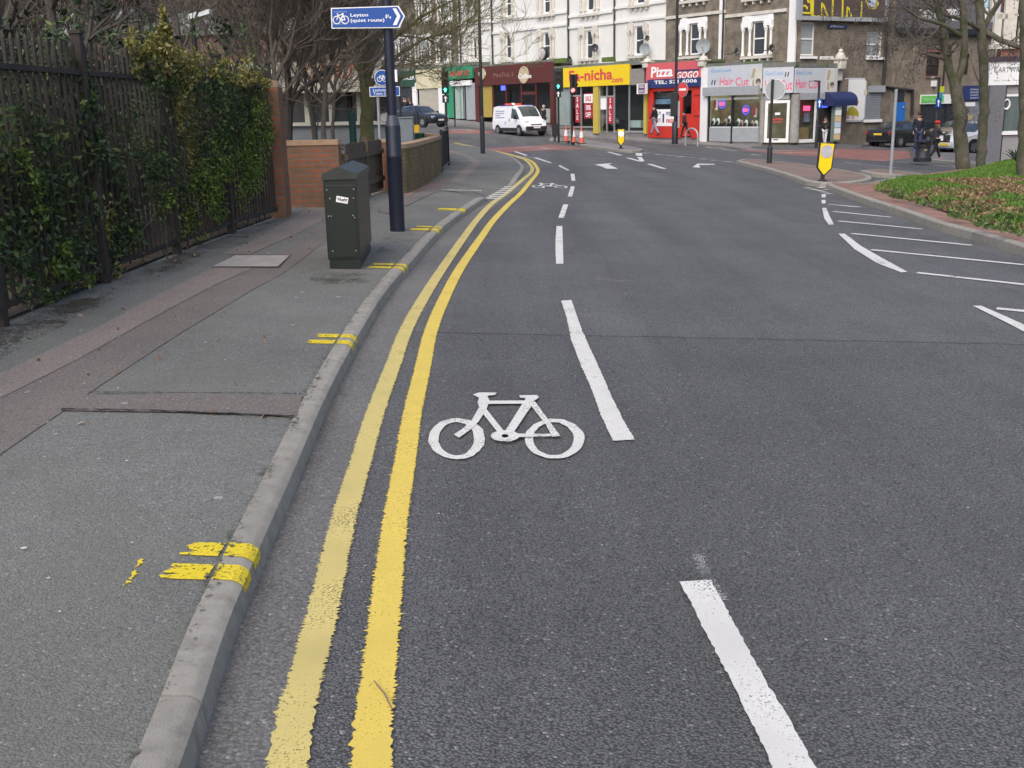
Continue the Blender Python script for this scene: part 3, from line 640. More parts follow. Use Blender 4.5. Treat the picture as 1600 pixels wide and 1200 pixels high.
# dirt, moss and silt that have gathered on the pavement and in the gutter
M_DIRT = paint_mat('moss_and_dirt', (0.095, 0.10, 0.066), 0.41, None, 45); M_SILT = paint_mat('silt', (0.17, 0.155, 0.13), 0.43, None, 55); M_BDIRT = paint_mat('brown_dirt', (0.10, 0.075, 0.058), 0.36, None, 40)
strip('gutter_silt', [(x+0.035, y) for x, y in KPATH if 0 < y < 30][::6], 0.07, 0.007, M_SILT, 0.01, 0.05)
strip('pavement_dirt', [(x, y) for x, y in KIN if 0.5 < y < 18][::6], 0.05, PAVEH+0.0085, M_DIRT, 0.012, 0.04)
strip('pavement_dirt', [(-3.28, 3), (-3.3, 7), (-3.24, 10.8), (-3.12, 13.5), (-3.02, 14.6)], 0.22, PAVEH+0.0065, M_BDIRT, 0.03, 0.05)
psheet('pavement_dirt', [(470, 424), (515, 415), (565, 422), (595, 385), (622, 392), (600, 430), (560, 446), (500, 448)], PAVEH+0.0075, M_DIRT)
psheet('pavement_dirt', [(600, 362), (625, 356), (645, 362), (650, 374), (620, 380), (598, 374)], PAVEH+0.0075, M_DIRT)
psheet('pavement_dirt', [(0, 560), (0, 520), (160, 450), (300, 400), (420, 352), (430, 360), (300, 415), (150, 480)], PAVEH+0.0075, M_DIRT)
rs_ = random.Random(77); mb = MB()
for k in range(230):
    left = rs_.random() < 0.62; y = 2.2+24*rs_.random()**1.7; x = (-3.2+2.1*rs_.random()) if left else (-0.6+6*rs_.random()); r_ = rs_.uniform(0.003, 0.0075)*(1.2 if left else 0.8); z = Zg(x, y)+(PAVEH+0.014 if left else 0.011); a = rs_.uniform(0, 3)
    mb.add([(x+r_*rs_.uniform(.6, 1.5)*math.cos(a+q), y+r_*rs_.uniform(.6, 1.5)*math.sin(a+q), z) for q in (0, 1.2, 2.4, 3.8, 5.1)], [(0, 1, 2, 3, 4)])
tag(mb.build('litter_specks', mat('pale_specks', (0.5, 0.5, 0.48), 0.8, 0.3, 9), recalc=False), kind='stuff')
a_, b_ = P(585, 1071), P(613, 1115); a_.z += 0.015; b_.z += 0.013; t_ = (a_+b_)/2; tw_ = thing('twig', 'thin brown twig lying across the right-hand yellow line', 'twig', t_); mb = MB(); mb.tube([a_-t_, Vector((0.004, 0.003, 0.002)), b_-t_], [0.0022, 0.0028, 0.0018], 6); mb.build('stick', mat('dry_twig', (0.2, 0.14, 0.09), 0.9, 0.2, 60), tw_)
# ------------------------------------------------------------------ buildings
M_REND = mat('white_render', (0.71, 0.705, 0.67), 0.85, 0.07, 1.2, 0.15, 8, dirt=(0.62, 0.60, 0.52), ds=0.8, dt=0.56)
M_WOOD_W = mat('white_woodwork', (0.80, 0.80, 0.78), 0.5, 0.05, 5)
M_STONE = mat('stone_trim', (0.58, 0.55, 0.48), 0.85, 0.15, 3, dirt=(0.3, 0.29, 0.24), ds=4, dt=0.55)
M_BRK = brick_mat('stock_brick', (0.25, 0.205, 0.145), (0.175, 0.145, 0.105), (0.25, 0.235, 0.2), 0.22, 0.075, stain=(0.125, 0.105, 0.085))
M_BRK2 = brick_mat('pale_stock_brick', (0.29, 0.235, 0.17), (0.22, 0.175, 0.128), (0.26, 0.24, 0.2), 0.22, 0.075, stain=(0.19, 0.155, 0.115))
M_BRKRED = brick_mat('red_brick', (0.36, 0.12, 0.07), (0.27, 0.095, 0.06), (0.25, 0.2, 0.17), 0.22, 0.075)
M_PANE = mat('dark_pane', (0.035, 0.042, 0.055), 0.07, 0, spec=0.8)
M_PANEL = mat('net_curtain_pane', (0.30, 0.32, 0.32), 0.12, 0.15, 3, spec=0.8)
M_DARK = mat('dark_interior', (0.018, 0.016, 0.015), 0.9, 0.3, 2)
M_LEAD = mat('lead_roof', (0.16, 0.165, 0.15), 0.8, 0.3, 2, dirt=(0.10, 0.15, 0.04), ds=1.2, dt=0.48)
M_MOSS = mat('moss', (0.10, 0.15, 0.03), 0.95, 0.5, 6, 0.8, 40)
M_BLK = mat('black_paint', (0.016, 0.017, 0.02), 0.45, 0.2, 6)
M_PIPE = mat('dark_pipe', (0.035, 0.03, 0.03), 0.5, 0.2, 4)
M_GREYM = mat('grey_metal', (0.33, 0.35, 0.36), 0.5, 0.12, 4)
M_ALU = mat('aluminium', (0.5, 0.5, 0.5), 0.35, 0.06, 5, metal=0.6)
M_GLASS = glass_mat('shop_glass')
M_RED = mat('red_paint', (0.58, 0.035, 0.02), 0.4, 0.1, 3)
M_YPIL = mat('yellow_pillar', (0.52, 0.40, 0.07), 0.5, 0.1, 3)
M_BROWNF = mat('brown_fascia', (0.10, 0.022, 0.016), 0.45, 0.1, 3)
M_CREAM = mat('cream_paint', (0.62, 0.56, 0.38), 0.6, 0.08, 3, dirt=(0.4, 0.36, 0.25), ds=2, dt=0.6)
M_WHITE = mat('white_plastic', (0.82, 0.82, 0.8), 0.4, 0.04, 4)
M_SLATE = mat('slate', (0.075, 0.072, 0.072), 0.8, 0.25, 8)
def flat(name, c, rough=0.5): return mat(name, c, rough, 0.05, 6)
M_LRED = flat('red_lettering', (0.62, 0.06, 0.06)); M_LPINK = flat('pink_lettering', (0.75, 0.12, 0.2)); M_LWHT = flat('white_lettering', (0.85, 0.85, 0.83)); M_LBLUE = flat('sky_blue_lettering', (0.07, 0.33, 0.62)); M_LBLK = flat('black_lettering', (0.03, 0.03, 0.035))
M_NAVY = flat('navy_panel', (0.02, 0.035, 0.14)); M_SYEL = flat('bright_yellow_panel', (0.78, 0.56, 0.01)); M_SRED = flat('coral_red_panel', (0.62, 0.11, 0.12)); M_SGREEN = flat('green_panel', (0.03, 0.26, 0.13))
def lamp_mat(name, c, e): return mat(name, c, 0.5, 0, emit=c, es=e)
M_NEON_R = lamp_mat('pink_neon', (1.0, 0.06, 0.16), 1.6); M_NEON_B = lamp_mat('blue_neon', (0.05, 0.08, 1.0), 1.5); M_GREEN_L = lamp_mat('green_signal', (0.10, 1.0, 0.75), 2.2); M_TUBE = lamp_mat('shop_tube', (1.0, 0.95, 0.75), 2.5); M_RED_L = lamp_mat('red_signal', (1, 0.08, 0.02), 1.2)

FA = Frame(1.0, 76.0, math.atan2(-0.816, 0.577)); SH = -1.4
FB = Frame(15.0, 56.2, math.atan2(0.465, 0.885))
def wall_skin(mb, x0, x1, z0, z1, holes, depth=0.3, back=7.0, skew=0.0):
    xs = sorted({x0, x1, *[h[0] for h in holes], *[h[1] for h in holes]}); zs = sorted({z0, z1, *[h[2] for h in holes], *[h[3] for h in holes]})
    xs = [x for x in xs if x0 <= x <= x1]; zs = [z for z in zs if z0 <= z <= z1]
    for i in range(len(xs)-1):
        for j in range(len(zs)-1):
            a, b, c, d = xs[i], xs[i+1], zs[j], zs[j+1]; cx, cz = (a+b)/2, (c+d)/2
            if any(h[0] < cx < h[1] and h[2] < cz < h[3] for h in holes): continue
            mb.add([(a, 0, c), (b, 0, c), (b, 0, d), (a, 0, d)], [(0, 1, 2, 3)])
    for a, b, c, d in holes:
        d = min(d, z1)
        mb.add([(a, 0, c), (b, 0, c), (b, 0, d), (a, 0, d), (a, depth, c), (b, depth, c), (b, depth, d), (a, depth, d)], [(0, 1, 5, 4), (2, 3, 7, 6), (1, 2, 6, 5), (3, 0, 4, 7)])
    mb.add([(x0, 0, z0), (x1, 0, z0), (x1+skew, back, z0), (x0+skew, back, z0), (x0, 0, z1), (x1, 0, z1), (x1+skew, back, z1), (x0+skew, back, z1)], [(4, 5, 6, 7), (0, 4, 7, 3), (1, 2, 6, 5), (2, 3, 7, 6)])
    mb.add([(x0, depth, z0), (x1, depth, z0), (x1, depth, z1), (x0, depth, z1)], [(0, 1, 2, 3)])
class House:
    def __init__(s, F, u0, label, name='terraced_house', zb=None, group=None, cat='house'):
        s.F = F.at(u0); s.zb = zb if zb is not None else Zg(s.F.o.x, s.F.o.y)
        s.t = thing(name, label, cat, (s.F.o.x, s.F.o.y, s.zb), F.a, group); s.holes = []
    def Q(s, px, py, off=0.0): return s.F.Q(px, py, off)
    def mb(s): m = MB(); m.M = Matrix.Translation((0, 0, -s.zb)); return m
    def R(s, a, b, c, d, off=0.0):
        p = s.Q(a, b, off); q = s.Q(c, d, off); return p[0], q[0], q[1], p[1]
    def part(s, mb, name, m, parent=None, smooth=False): return mb.build(name, m, parent or s.t, smooth)
    def window(s, l, t, r, b, sill=None, cols=None, lintel=None, pane=None, meet=True, z_top=None, fm=None):
        x0, x1, z0, z1 = s.R(l, t, r, b)
        if z_top: z1 = z_top
        s.holes.append((x0, x1, z0, z1)); m = s.mb(); f = 0.07
        m.box(x0, x0+f, 0.08, 0.16, z0, z1); m.box(x1-f, x1, 0.08, 0.16, z0, z1); m.box(x0+f, x1-f, 0.08, 0.16, z0, z0+f*1.2); m.box(x0+f, x1-f, 0.08, 0.16, z1-f, z1)
        if meet: zm = (z0+z1)/2; m.box(x0+f, x1-f, 0.07, 0.15, zm-0.035, zm+0.035)
        w = s.part(m, 'window', fm or M_WOOD_W); m = s.mb(); m.box(x0+f, x1-f, 0.11, 0.13, z0+f, z1-f); s.part(m, 'pane', pane or M_PANE, w)
        if sill:
            zs = s.Q((l+r)/2, sill)[1]; c0, c1 = (s.Q(cols[0], sill)[0], s.Q(cols[1], sill)[0]) if cols else (x0-0.15, x1+0.15)
            m = s.mb(); m.box(c0, c1, -0.2, 0.1, zs-0.05, zs+0.09)
            for k in range(4): u = c0+(c1-c0)*(0.12+0.76*k/3); m.box(u-0.05, u+0.05, -0.15, 0.0, zs-0.22, zs-0.05)
            s.part(m, 'sill', M_STONE, w)
        if cols:
            c0, c1 = s.Q(cols[0], (t+b)/2)[0], s.Q(cols[1], (t+b)/2)[0]; m = s.mb(); zc = z1-0.35
            for u in (c0+0.1, x0-0.12, x1+0.12, c1-0.1):
                m.lathe([(0.10, 0), (0.10, 0.12), (0.07, 0.16), (0.065, zc-z0-0.2), (0.09, zc-z0-0.12), (0.13, zc-z0), (0.13, zc-z0+0.12)], 8, (u, -0.06, z0))
            for a, e in ((c0, x0), (x1, c1)):      # little carved heads over the colonnettes
                m.box(a, e, -0.16, 0.0, zc+0.10, zc+0.32); m.disc((a+e)/2, zc+0.36, (e-a)/2*0.9, -0.14, 0.0, 10)
            if lintel: q = s.Q(l, lintel)[1]; m.box(c0, c1, -0.05, 0.0, z1, q)
            s.part(m, 'colonnettes', M_WOOD_W if lintel else M_STONE, w)
        return w
    def wall(s, x0, x1, z1, m, z0=None, back=7.0):
        b = s.mb(); wall_skin(b, x0, x1, s.zb+3.05 if z0 is None else z0, z1, s.holes, back=back); return s.part(b, 'wall', m)
    def strings(s, x0, x1, zs, m):
        for z in zs: b = s.mb(); b.box(x0, x1, -0.1, 0.0, z-0.06, z+0.1); s.part(b, 'string_course', m)
    def pipe(s, px, py0, py1, m=None, r=0.06):
        b = s.mb(); u0, za = s.Q(px, py0, -0.08); zb = s.Q(px, py1, -0.08)[1]; b.tube([(u0, -0.08, za+3), (u0, -0.08, zb)], r, 6); return s.part(b, 'drainpipe', m or M_PIPE)
    def shell(s, u0, u1, z0, z1, depth=1.4, m=None, ledge=0.25, off=None):
        """projecting ground-floor shop: floor, back and side walls, flat lead roof"""
        o = SH if off is None else off; b = s.mb()
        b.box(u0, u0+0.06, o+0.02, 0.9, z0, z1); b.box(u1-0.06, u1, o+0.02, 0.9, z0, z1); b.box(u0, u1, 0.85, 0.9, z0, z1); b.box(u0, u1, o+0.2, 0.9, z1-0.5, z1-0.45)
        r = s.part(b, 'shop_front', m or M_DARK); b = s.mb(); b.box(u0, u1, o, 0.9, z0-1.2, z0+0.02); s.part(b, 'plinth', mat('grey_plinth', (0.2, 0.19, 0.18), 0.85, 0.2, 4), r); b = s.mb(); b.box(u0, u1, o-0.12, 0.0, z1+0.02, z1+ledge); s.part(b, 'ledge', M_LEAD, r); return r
    def rect(s, name, m, px, off, th=0.03, parent=None):
        x0, x1, z0, z1 = s.R(*px, off); b = s.mb(); b.box(x0, x1, off-th, off, z0, z1); return s.part(b, name, m, parent)
    def write(s, txt, px, py, w_px, size_px, off, m, parent, **k):
        """lettering starting at a pixel, w_px wide, capital height size_px"""
        x, z = s.Q(px, py, off); x1 = s.Q(px+w_px, py, off)[0]; h = s.Q(px, py-size_px, off)[1]-z
        b = s.mb(); b.text(txt, x, z, h/0.70, off, width=x1-x, **k); return b
TG = 'terraced houses over shops'
UA = [FA.Q(x, 70)[0] for x in (716, 767, 887, 1040, 1133, 1240)]
ZTOP = 12.5
def marks(h, name, m, boxes, off, parent, th=0.012):
    for bx in boxes:
        b = h.mb(); x0, x1, z0, z1 = h.R(*bx, off); b.box(x0, x1, off-th, off, z0, z1); o = h.part(b, name, m, parent)
    return o

# --- brick house with the shuttered shop (far left)
u0 = FA.Q(606, 70)[0]; W = UA[0]-u0
h = House(FA, u0, 'brown brick terraced house above a cream shuttered shop, behind the mossy tree', group=TG)
for l, r, t, b in ((688, 700, 62, 97), (655, 668, 60, 97), (690, 702, -2, 32), (656, 669, -2, 30), (625, 637, 60, 97)):
    h.window(l, t, r, b, b+3, (l-6, r+6), lintel=t-5, pane=M_PANEL)
h.wall(0, W, ZTOP, M_BRK)
sf = h.shell(0, W-0.05, h.Q(690, 183, SH)[1]-0.1, h.Q(690, 107, SH)[1])
h.rect('fascia', M_CREAM, (651, 110, 692, 137), SH-0.02, 0.12, sf)
b = h.mb(); x0, x1, z0, z1 = h.R(655, 138, 686, 184, SH)
n = 26
for i in range(n): zz = z0+(z1-z0)*i/n; b.xz([(x0, zz), (x1, zz), (x1, zz+(z1-z0)/n-0.015), (x0, zz+(z1-z0)/n-0.015)], SH-0.03+0.0, SH)
h.part(b, 'roller_shutter', mat('cream_shutter', (0.50, 0.46, 0.38), 0.6, 0.1, 4), sf)
marks(h, 'pilaster', M_WOOD_W, ((686, 137, 696, 185), (645, 130, 654, 182)), SH-0.02, sf, 0.1)
gf = h.rect('fascia', mat('dark_green_fascia', (0.02, 0.07, 0.045), 0.5, 0.1), (612, 113, 650, 135), SH-0.02, 0.12, sf)
h.part(h.write('ACER', 631, 125, 17, 6, SH-0.15, None, gf, bold=0.01), 'lettering', M_LWHT, gf)
h.rect('shop_window', M_PANE, (612, 138, 645, 182), SH, 0.03, sf)
# --- white house with the green shop
h = House(FA, UA[0], 'narrow white rendered house above the shop with a green fascia', group=TG); W = UA[1]-UA[0]
h.window(738, 57, 746, 92, 97, (730, 752)); h.window(738, -12, 746, 27, 31, (730, 752)); h.wall(0, W-0.01, ZTOP, M_REND)
h.strings(0, W-0.01, [h.Q(742, 48)[1], h.Q(742, 31)[1]-0.25], M_REND); h.pipe(717, 0, 103)
u0 = h.Q(697, 150, SH)[0]; u1 = h.Q(742.5, 150, SH)[0]
sf = h.shell(u0, u1, h.Q(742, 187, SH)[1]-0.1, h.Q(720, 104, SH)[1])
fa = h.rect('fascia', M_SGREEN, (697, 106, 741, 122), SH-0.02, 0.14, sf)
b = h.mb(); r6 = random.Random(4); x0, x1, z0, z1 = h.R(703, 112, 735, 117.5, SH-0.16); x = x0
while x < x1: w = r6.uniform(0.12, 0.24); b.box(x, x+w*0.3, SH-0.175, SH-0.16, z0, z1); b.box(x+w*0.3, x+w, SH-0.175, SH-0.16, z0 if r6.random() < .5 else z1-0.1, (z0 if r6.random() < .0 else z1) if r6.random() < .5 else z0+0.3); x += w+0.07
h.part(b, 'lettering', M_LRED, fa)
h.rect('lamp_box', M_WHITE, (706, 127, 738, 133), SH-0.02, 0.18, sf)
h.rect('shop_window', mat('frosted_green', (0.33, 0.44, 0.38), 0.2, 0.2, 1.5), (711, 133, 725, 185.5), SH+0.05, 0.03, sf); h.rect('shop_window', M_SGREEN, (697, 124, 711, 184), SH+0.05, 0.03, sf)
h.rect('roller_shutter', M_GREYM, (728, 130, 744, 187), SH, 0.04, sf)
marks(h, 'frame', M_ALU, ((725, 128, 727.5, 186), (719, 133, 720, 185)), SH-0.01, sf, 0.05)
# --- white double house with the coffee shop
h = House(FA, UA[1], 'wide white rendered house above the brown coffee shop', group=TG); W = UA[2]-UA[1]
h.window(790, 54, 799.5, 91, 96, (783, 804)); h.window(849, 51, 860, 92, 96, (840, 868)); h.window(790, -14, 799.5, 25, 29.5, (783, 804)); h.window(849, -16, 860, 20, 25, (840, 868))
h.wall(0, W-0.01, ZTOP, M_REND); h.strings(0, W-0.01, [h.Q(823, 46)[1], h.Q(823, 27.5)[1]], M_REND); h.pipe(767.5, 0, 102)
b = h.mb(); u = h.Q(823, 60)[0]; b.tube([(u, -0.03, 3.6), (u, -0.03, ZTOP)], 0.03, 5); h.part(b, 'drainpipe', M_STONE)
u0 = h.Q(742.5, 150, SH)[0]+0.02; u1 = h.Q(868, 150, SH)[0]
zf = h.Q(868, 193.5, SH)[1]-0.05
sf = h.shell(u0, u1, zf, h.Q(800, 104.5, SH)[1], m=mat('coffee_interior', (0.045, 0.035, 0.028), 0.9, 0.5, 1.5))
fa = h.rect('fascia', M_BROWNF, (743.5, 105.5, 867, 128), SH-0.02, 0.12, sf)
M_EMB = mat('cream_emblem', (0.50, 0.42, 0.26), 0.5, 0.15, 5)
b = h.write('MeeTida 3', 771, 121, 31, 6.5, SH-0.145, None, fa); h.part(b, 'lettering', flat('dim_lettering', (0.30, 0.16, 0.13)), fa)
def disc_on(h, cx, cy, rpx, off, th, name, m, parent, sx=1.0):
    x, z = h.Q(cx, cy, off); r = h.Q(cx, cy-rpx, off)[1]-z; b = h.mb(); b.disc(x, z, r, off-th, off, 20, sx); return h.part(b, name, m, parent)
for cx, cy, rp in ((819, 117, 13.5), (754, 115.5, 9)):
    e = disc_on(h, cx, cy, rp, SH-0.145, 0.06, 'emblem', M_EMB, fa)
h.part(h.write('Coffee', 809.5, 123, 21, 7, SH-0.21, None, fa, bold=0.02), 'lettering', M_LWHT, fa)
h.part(h.write('No 1', 748, 118, 11, 5, SH-0.21, None, fa, bold=0.02), 'lettering', M_LWHT, fa)
for px0, px1 in ((743.5, 751), (861, 867.5)):
    b = h.mb(); x0, x1, z0, z1 = h.R(px0, 128, px1, 193 if px0 > 800 else 187, SH); b.box(x0, x1, SH-0.10, SH+0.25, zf, z1); h.part(b, 'pillar', M_BROWNF, sf)
h.rect('wall_panel', mat('ochre_panel', (0.38, 0.28, 0.06), 0.6, 0.1), (755, 128, 770, 183), SH+0.04, 0.04, sf)
h.rect('shop_window', M_GLASS, (771, 129, 861, 192), SH+0.03, 0.02, sf)
for p in (770.5, 791, 815, 838): b = h.mb(); x0, z1 = h.Q(p, 129, SH); b.box(x0-0.06, x0+0.06, SH-0.05, SH+0.05, zf, z1); h.part(b, 'frame', M_BROWNF, sf)
b = h.mb(); x0, z0 = h.Q(815, 146, SH); x1, _ = h.Q(838, 147, SH); b.box(x0, x1, SH-0.07, SH+0.05, z0-0.1, z0+0.1)
h.part(b, 'frame', M_BROWNF, sf)
h.rect('lower_panel', mat('pale_panel', (0.36, 0.40, 0.38), 0.5, 0.1), (846, 170, 861, 192), SH-0.0, 0.03, sf)
h.rect('lit_sign', M_NEON_B, (783.5, 134, 790, 141), SH-0.02, 0.05, sf)
marks(h, 'moss_growth', M_MOSS, ((858, 93, 886, 98),), SH+0.3, sf, 0.3)
# round projecting clock-like sign on the ledge
b = h.mb(); x, z = h.Q(849, 84, SH+0.2); r = h.Q(849, 75.5, SH+0.2)[1]-z; b.disc(x, z, r*1.18, SH+0.1, SH+0.3, 24); bx0, bx1, bz0, bz1 = h.R(840, 96, 863, 105, SH+0.2); b.box(bx0, bx1, SH-0.05, SH+0.3, bz0, bz1); sg = h.part(b, 'projecting_sign', M_BLK)
b = h.mb(); b.disc(x, z, r, SH+0.06, SH+0.1, 24); q0, q1, q2, q3 = h.R(845, 97, 861, 101.5, SH+0.2); b.box(q0, q1, SH-0.08, SH-0.05, q2, q3); h.part(b, 'sign_face', mat('greyish_face', (0.55, 0.52, 0.5), 0.5, 0.1), sg)
# --- white double house with the yellow clothes shop
h = House(FA, UA[2], 'wide white rendered house above the yellow clothes shop', group=TG); W = UA[3]-UA[2]
h.window(915.6, 48, 926.5, 92, 94, (905, 936)); h.window(992, 41, 1006, 85, 89.5, (982, 1014)); h.window(917, -22, 928, 16, 24, (907, 938)); h.window(994, -34, 1008, 5, 10, (984, 1016))
h.wall(0, W-0.01, ZTOP, M_REND)
um = h.Q(958, 50)[0]; h.strings(0, um, [h.Q(920, 40.5)[1], h.Q(920, 23)[1]], M_REND); h.strings(um+0.02, W-0.01, [h.Q(1000, 31)[1], h.Q(1000, 8)[1]], M_REND); h.pipe(887.5, 0, 97); h.pipe(960, 0, 95)
u0 = h.Q(868, 150, SH)[0]+0.02; u1 = h.Q(1012.5, 150, SH)[0]; zf = h.Q(1008, 208.5, SH)[1]-0.02
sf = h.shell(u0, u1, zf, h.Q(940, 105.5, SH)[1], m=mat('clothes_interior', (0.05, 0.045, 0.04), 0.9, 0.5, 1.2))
fa = h.rect('fascia', M_SYEL, (879, 107, 986, 132), SH-0.02, 0.14, sf)
h.part(h.write('Fa-nicha', 889, 127, 68, 16, SH-0.165, None, fa, bold=0.028), 'lettering', M_LRED, fa)
h.part(h.write('.com', 955, 128.8, 18, 8.5, SH-0.165, None, fa, bold=0.03), 'lettering', M_LRED, fa)
h.rect('side_panel', mat('weathered_boards', (0.24, 0.22, 0.2), 0.8, 0.25, 6), (986.5, 108, 1008, 132), SH-0.02, 0.1, sf)
for p0, p1 in ((929, 936.5), (1008, 1012.3)):
    b = h.mb(); x0, _ = h.Q(p0, 170, SH); x1, _ = h.Q(p1, 170, SH); b.box(x0, x1, SH-0.12, SH+0.3, zf, h.Q(p0, 131, SH)[1]); h.part(b, 'pillar', M_YPIL, sf)
h.rect('shop_window', mat('pale_green_pane', (0.28, 0.34, 0.32), 0.1, 0.2, 1.5), (869, 130, 890, 196), SH+0.04, 0.02, sf)
for bx in ((891, 130, 928.5, 200), (937, 131, 960, 203), (960.5, 132, 1007.5, 206)): h.rect('shop_window', M_GLASS, bx, SH+0.03, 0.02, sf)
for p in (890.5, 908, 937.5, 948.5, 960, 983.5, 1007): b = h.mb(); x0, z1 = h.Q(p, 132, SH); b.box(x0-0.035, x0+0.035, SH-0.03, SH+0.06, zf, z1); h.part(b, 'frame', M_ALU, sf)
for (a, b_, c, d) in ((891, 149, 908, 150.5), (938, 150, 960, 151.5), (869, 197, 928, 200), (960, 204, 1007, 207.5)): b = h.mb(); x0, x1, z0, z1 = h.R(a, b_, c, d, SH); b.box(x0, x1, SH-0.045, SH+0.05, z0, z1); h.part(b, 'frame', M_ALU, sf)
for bx, words in (((899, 150, 907, 191.5), 'v'), ((950, 152, 958.7, 193), 'v'), ((913, 146, 927.5, 185), 'p')):
    po = h.rect('sale_poster', flat('dark_red_poster', (0.36, 0.02, 0.035)), bx, SH-0.02, 0.02, sf); x0, x1, z0, z1 = h.R(*bx, SH)
    b = h.mb()
    if words == 'v':
        for k, ch in enumerate('SALE'): b.text(ch, (x0+x1)/2, z0+(z1-z0)*(0.79-0.23*k), (z1-z0)*0.24, SH-0.045, bold=0.02, align='CENTER')
    else:
        b2 = h.mb(); b2.box(x0+0.03, x1-0.03, SH-0.052, SH-0.042, z0+(z1-z0)*0.62, z1-0.05); h.part(b2, 'poster_panel', M_LWHT, po)
        for k, (ch, f) in enumerate((('50%', 0.34), ('OFF', 0.06))): b.text(ch, (x0+x1)/2, z0+(z1-z0)*f, (z1-z0)*0.27, SH-0.06, bold=0.03, align='CENTER', sx=0.72)
        b3 = h.mb(); b3.text('SALE', (x0+x1)/2, z0+(z1-z0)*0.70, (z1-z0)*0.27, SH-0.06, bold=0.03, align='CENTER', sx=0.62); h.part(b3, 'lettering', M_LRED, po)
    h.part(b, 'lettering', M_LWHT, po)
h.rect('notice_paper', M_WHITE, (938.5, 152, 947.5, 171), SH-0.0, 0.01, sf); h.rect('notice_paper', mat('cardboard', (0.36, 0.27, 0.17), 0.8), (939, 168, 943, 198), SH+0.2, 0.01, sf)
h.rect('display_box', mat('pale_box', (0.55, 0.6, 0.56), 0.6), (988, 188, 1007, 199), SH+0.6, 0.3, sf)
marks(h, 'moss_growth', M_MOSS, ((945, 90, 962, 96), (965, 96.5, 1005, 99)), SH+0.25, sf, 0.25)
# --- brick house with the red pizza shop
h = House(FA, UA[3], 'brown brick terraced house above the red pizza shop', group=TG); W = UA[4]-UA[3]
w = h.window(1078, 37, 1092, 85, 90, (1063, 1105), lintel=29); h.window(1080, -44, 1094, -2, 2.5, (1065, 1107), lintel=-52)
h.wall(0, W-0.01, ZTOP, M_BRK); h.strings(0, W-0.01, [h.Q(1085, 24)[1]], M_STONE); h.pipe(1131, 0, 97)
b = h.mb(); x0, x1, _, _ = h.R(1125, 20, 1130.5, 97); b.box(x0, x1, -0.06, 0, 3.7, ZTOP); h.part(b, 'pilaster', M_WOOD_W)
u0 = h.Q(1012.5, 150, SH)[0]+0.02; u1 = h.Q(1103, 150, SH)[0]; zf = h.Q(1096, 216, SH)[1]
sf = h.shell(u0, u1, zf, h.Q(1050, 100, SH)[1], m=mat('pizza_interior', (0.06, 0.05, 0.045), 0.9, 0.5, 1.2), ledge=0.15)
fa = h.rect('fascia', M_SRED, (1012.8, 100, 1097, 128), SH-0.02, 0.16, sf); h.rect('fascia_strip', M_NAVY, (1015, 124.7, 1097, 134.6), SH-0.03, 0.18, sf)
h.part(h.write('Pizza', 1017, 120.5, 34, 15.5, SH-0.19, None, fa, bold=0.03, shear=0.05), 'lettering', M_LWHT, fa)
h.part(h.write('GOGO', 1057, 123, 34, 10.5, SH-0.19, None, fa, bold=0.02, shear=0.25), 'lettering', M_LWHT, fa)
h.part(h.write('TEL: 521 6006', 1022, 131.5, 67, 5.2, SH-0.22, None, fa, bold=0.025), 'lettering', M_LWHT, fa)
marks(h, 'fascia_line', M_NAVY, ((1058, 109.5, 1092, 110.1), (1058, 125.2, 1080, 125.5)), SH-0.18, fa)
b = h.mb(); x0, _ = h.Q(1014, 150, SH); x1, _ = h.Q(1097, 150, SH)
zc = h.Q(1050, 134, SH)[1]; z2 = h.Q(1022, 143, SH)[1]; z3 = h.Q(1030, 197.5, SH)[1]
b.box(x0, x1, SH-0.06, SH+0.1, z2, zc); b.box(x0, h.Q(1021, 150, SH)[0], SH-0.06, SH+0.1, zf, z2)
for p0, p1 in ((1062, 1067), (1082, 1097)): b.box(h.Q(p0, 150, SH)[0], h.Q(p1, 150, SH)[0], SH-0.06, SH+0.1, zf, z2)
b.box(h.Q(1021, 150, SH)[0], h.Q(1062, 150, SH)[0], SH-0.06, SH+0.1, zf, z3); h.part(b, 'surround', M_RED, sf)
h.rect('shop_window', M_GLASS, (1021, 143, 1062, 199), SH+0.04, 0.02, sf); dr = h.rect('door', M_GLASS, (1067, 145, 1082, 212), SH+0.05, 0.02, sf)
marks(h, 'door_panel', M_RED, ((1067, 178, 1082, 213),), SH+0.02, sf, 0.05); marks(h, 'panel_rail', mat('dark_red', (0.3, 0.02, 0.015), 0.5), ((1084, 148, 1096, 150), (1084, 180, 1096, 182)), SH-0.07, sf)
h.rect('counter_display', mat('blue_display', (0.25, 0.4, 0.55), 0.5, 0.3, 2), (1022, 155, 1060, 162), SH+0.5, 0.2, sf); h.rect('menu_board', mat('menu_board', (0.35, 0.3, 0.27), 0.5, 0.4, 5), (1023, 145, 1060, 152), SH+0.6, 0.05, sf)
po = h.rect('offer_poster', M_LWHT, (1026, 171, 1053.5, 197), SH-0.0, 0.03, sf)
for tx, px, py, wd, sz, m in (('BUY', 1020, 179.5, 12, 5, M_NAVY), ('PIZZA', 1041, 180, 12.5, 5, M_NAVY), ('GET', 1020, 190.3, 12, 5, M_LRED), ('FREE', 1041, 192, 12.5, 5.5, M_LRED), ('1', 1035, 191, 2.6, 13, M_NAVY)):
    if px < 1026: px, wd = 1027, 6
    h.part(h.write(tx if px != 1027 else tx[1:], px, py, wd, sz, SH-0.035, None, po, bold=0.03), 'lettering', m, po)
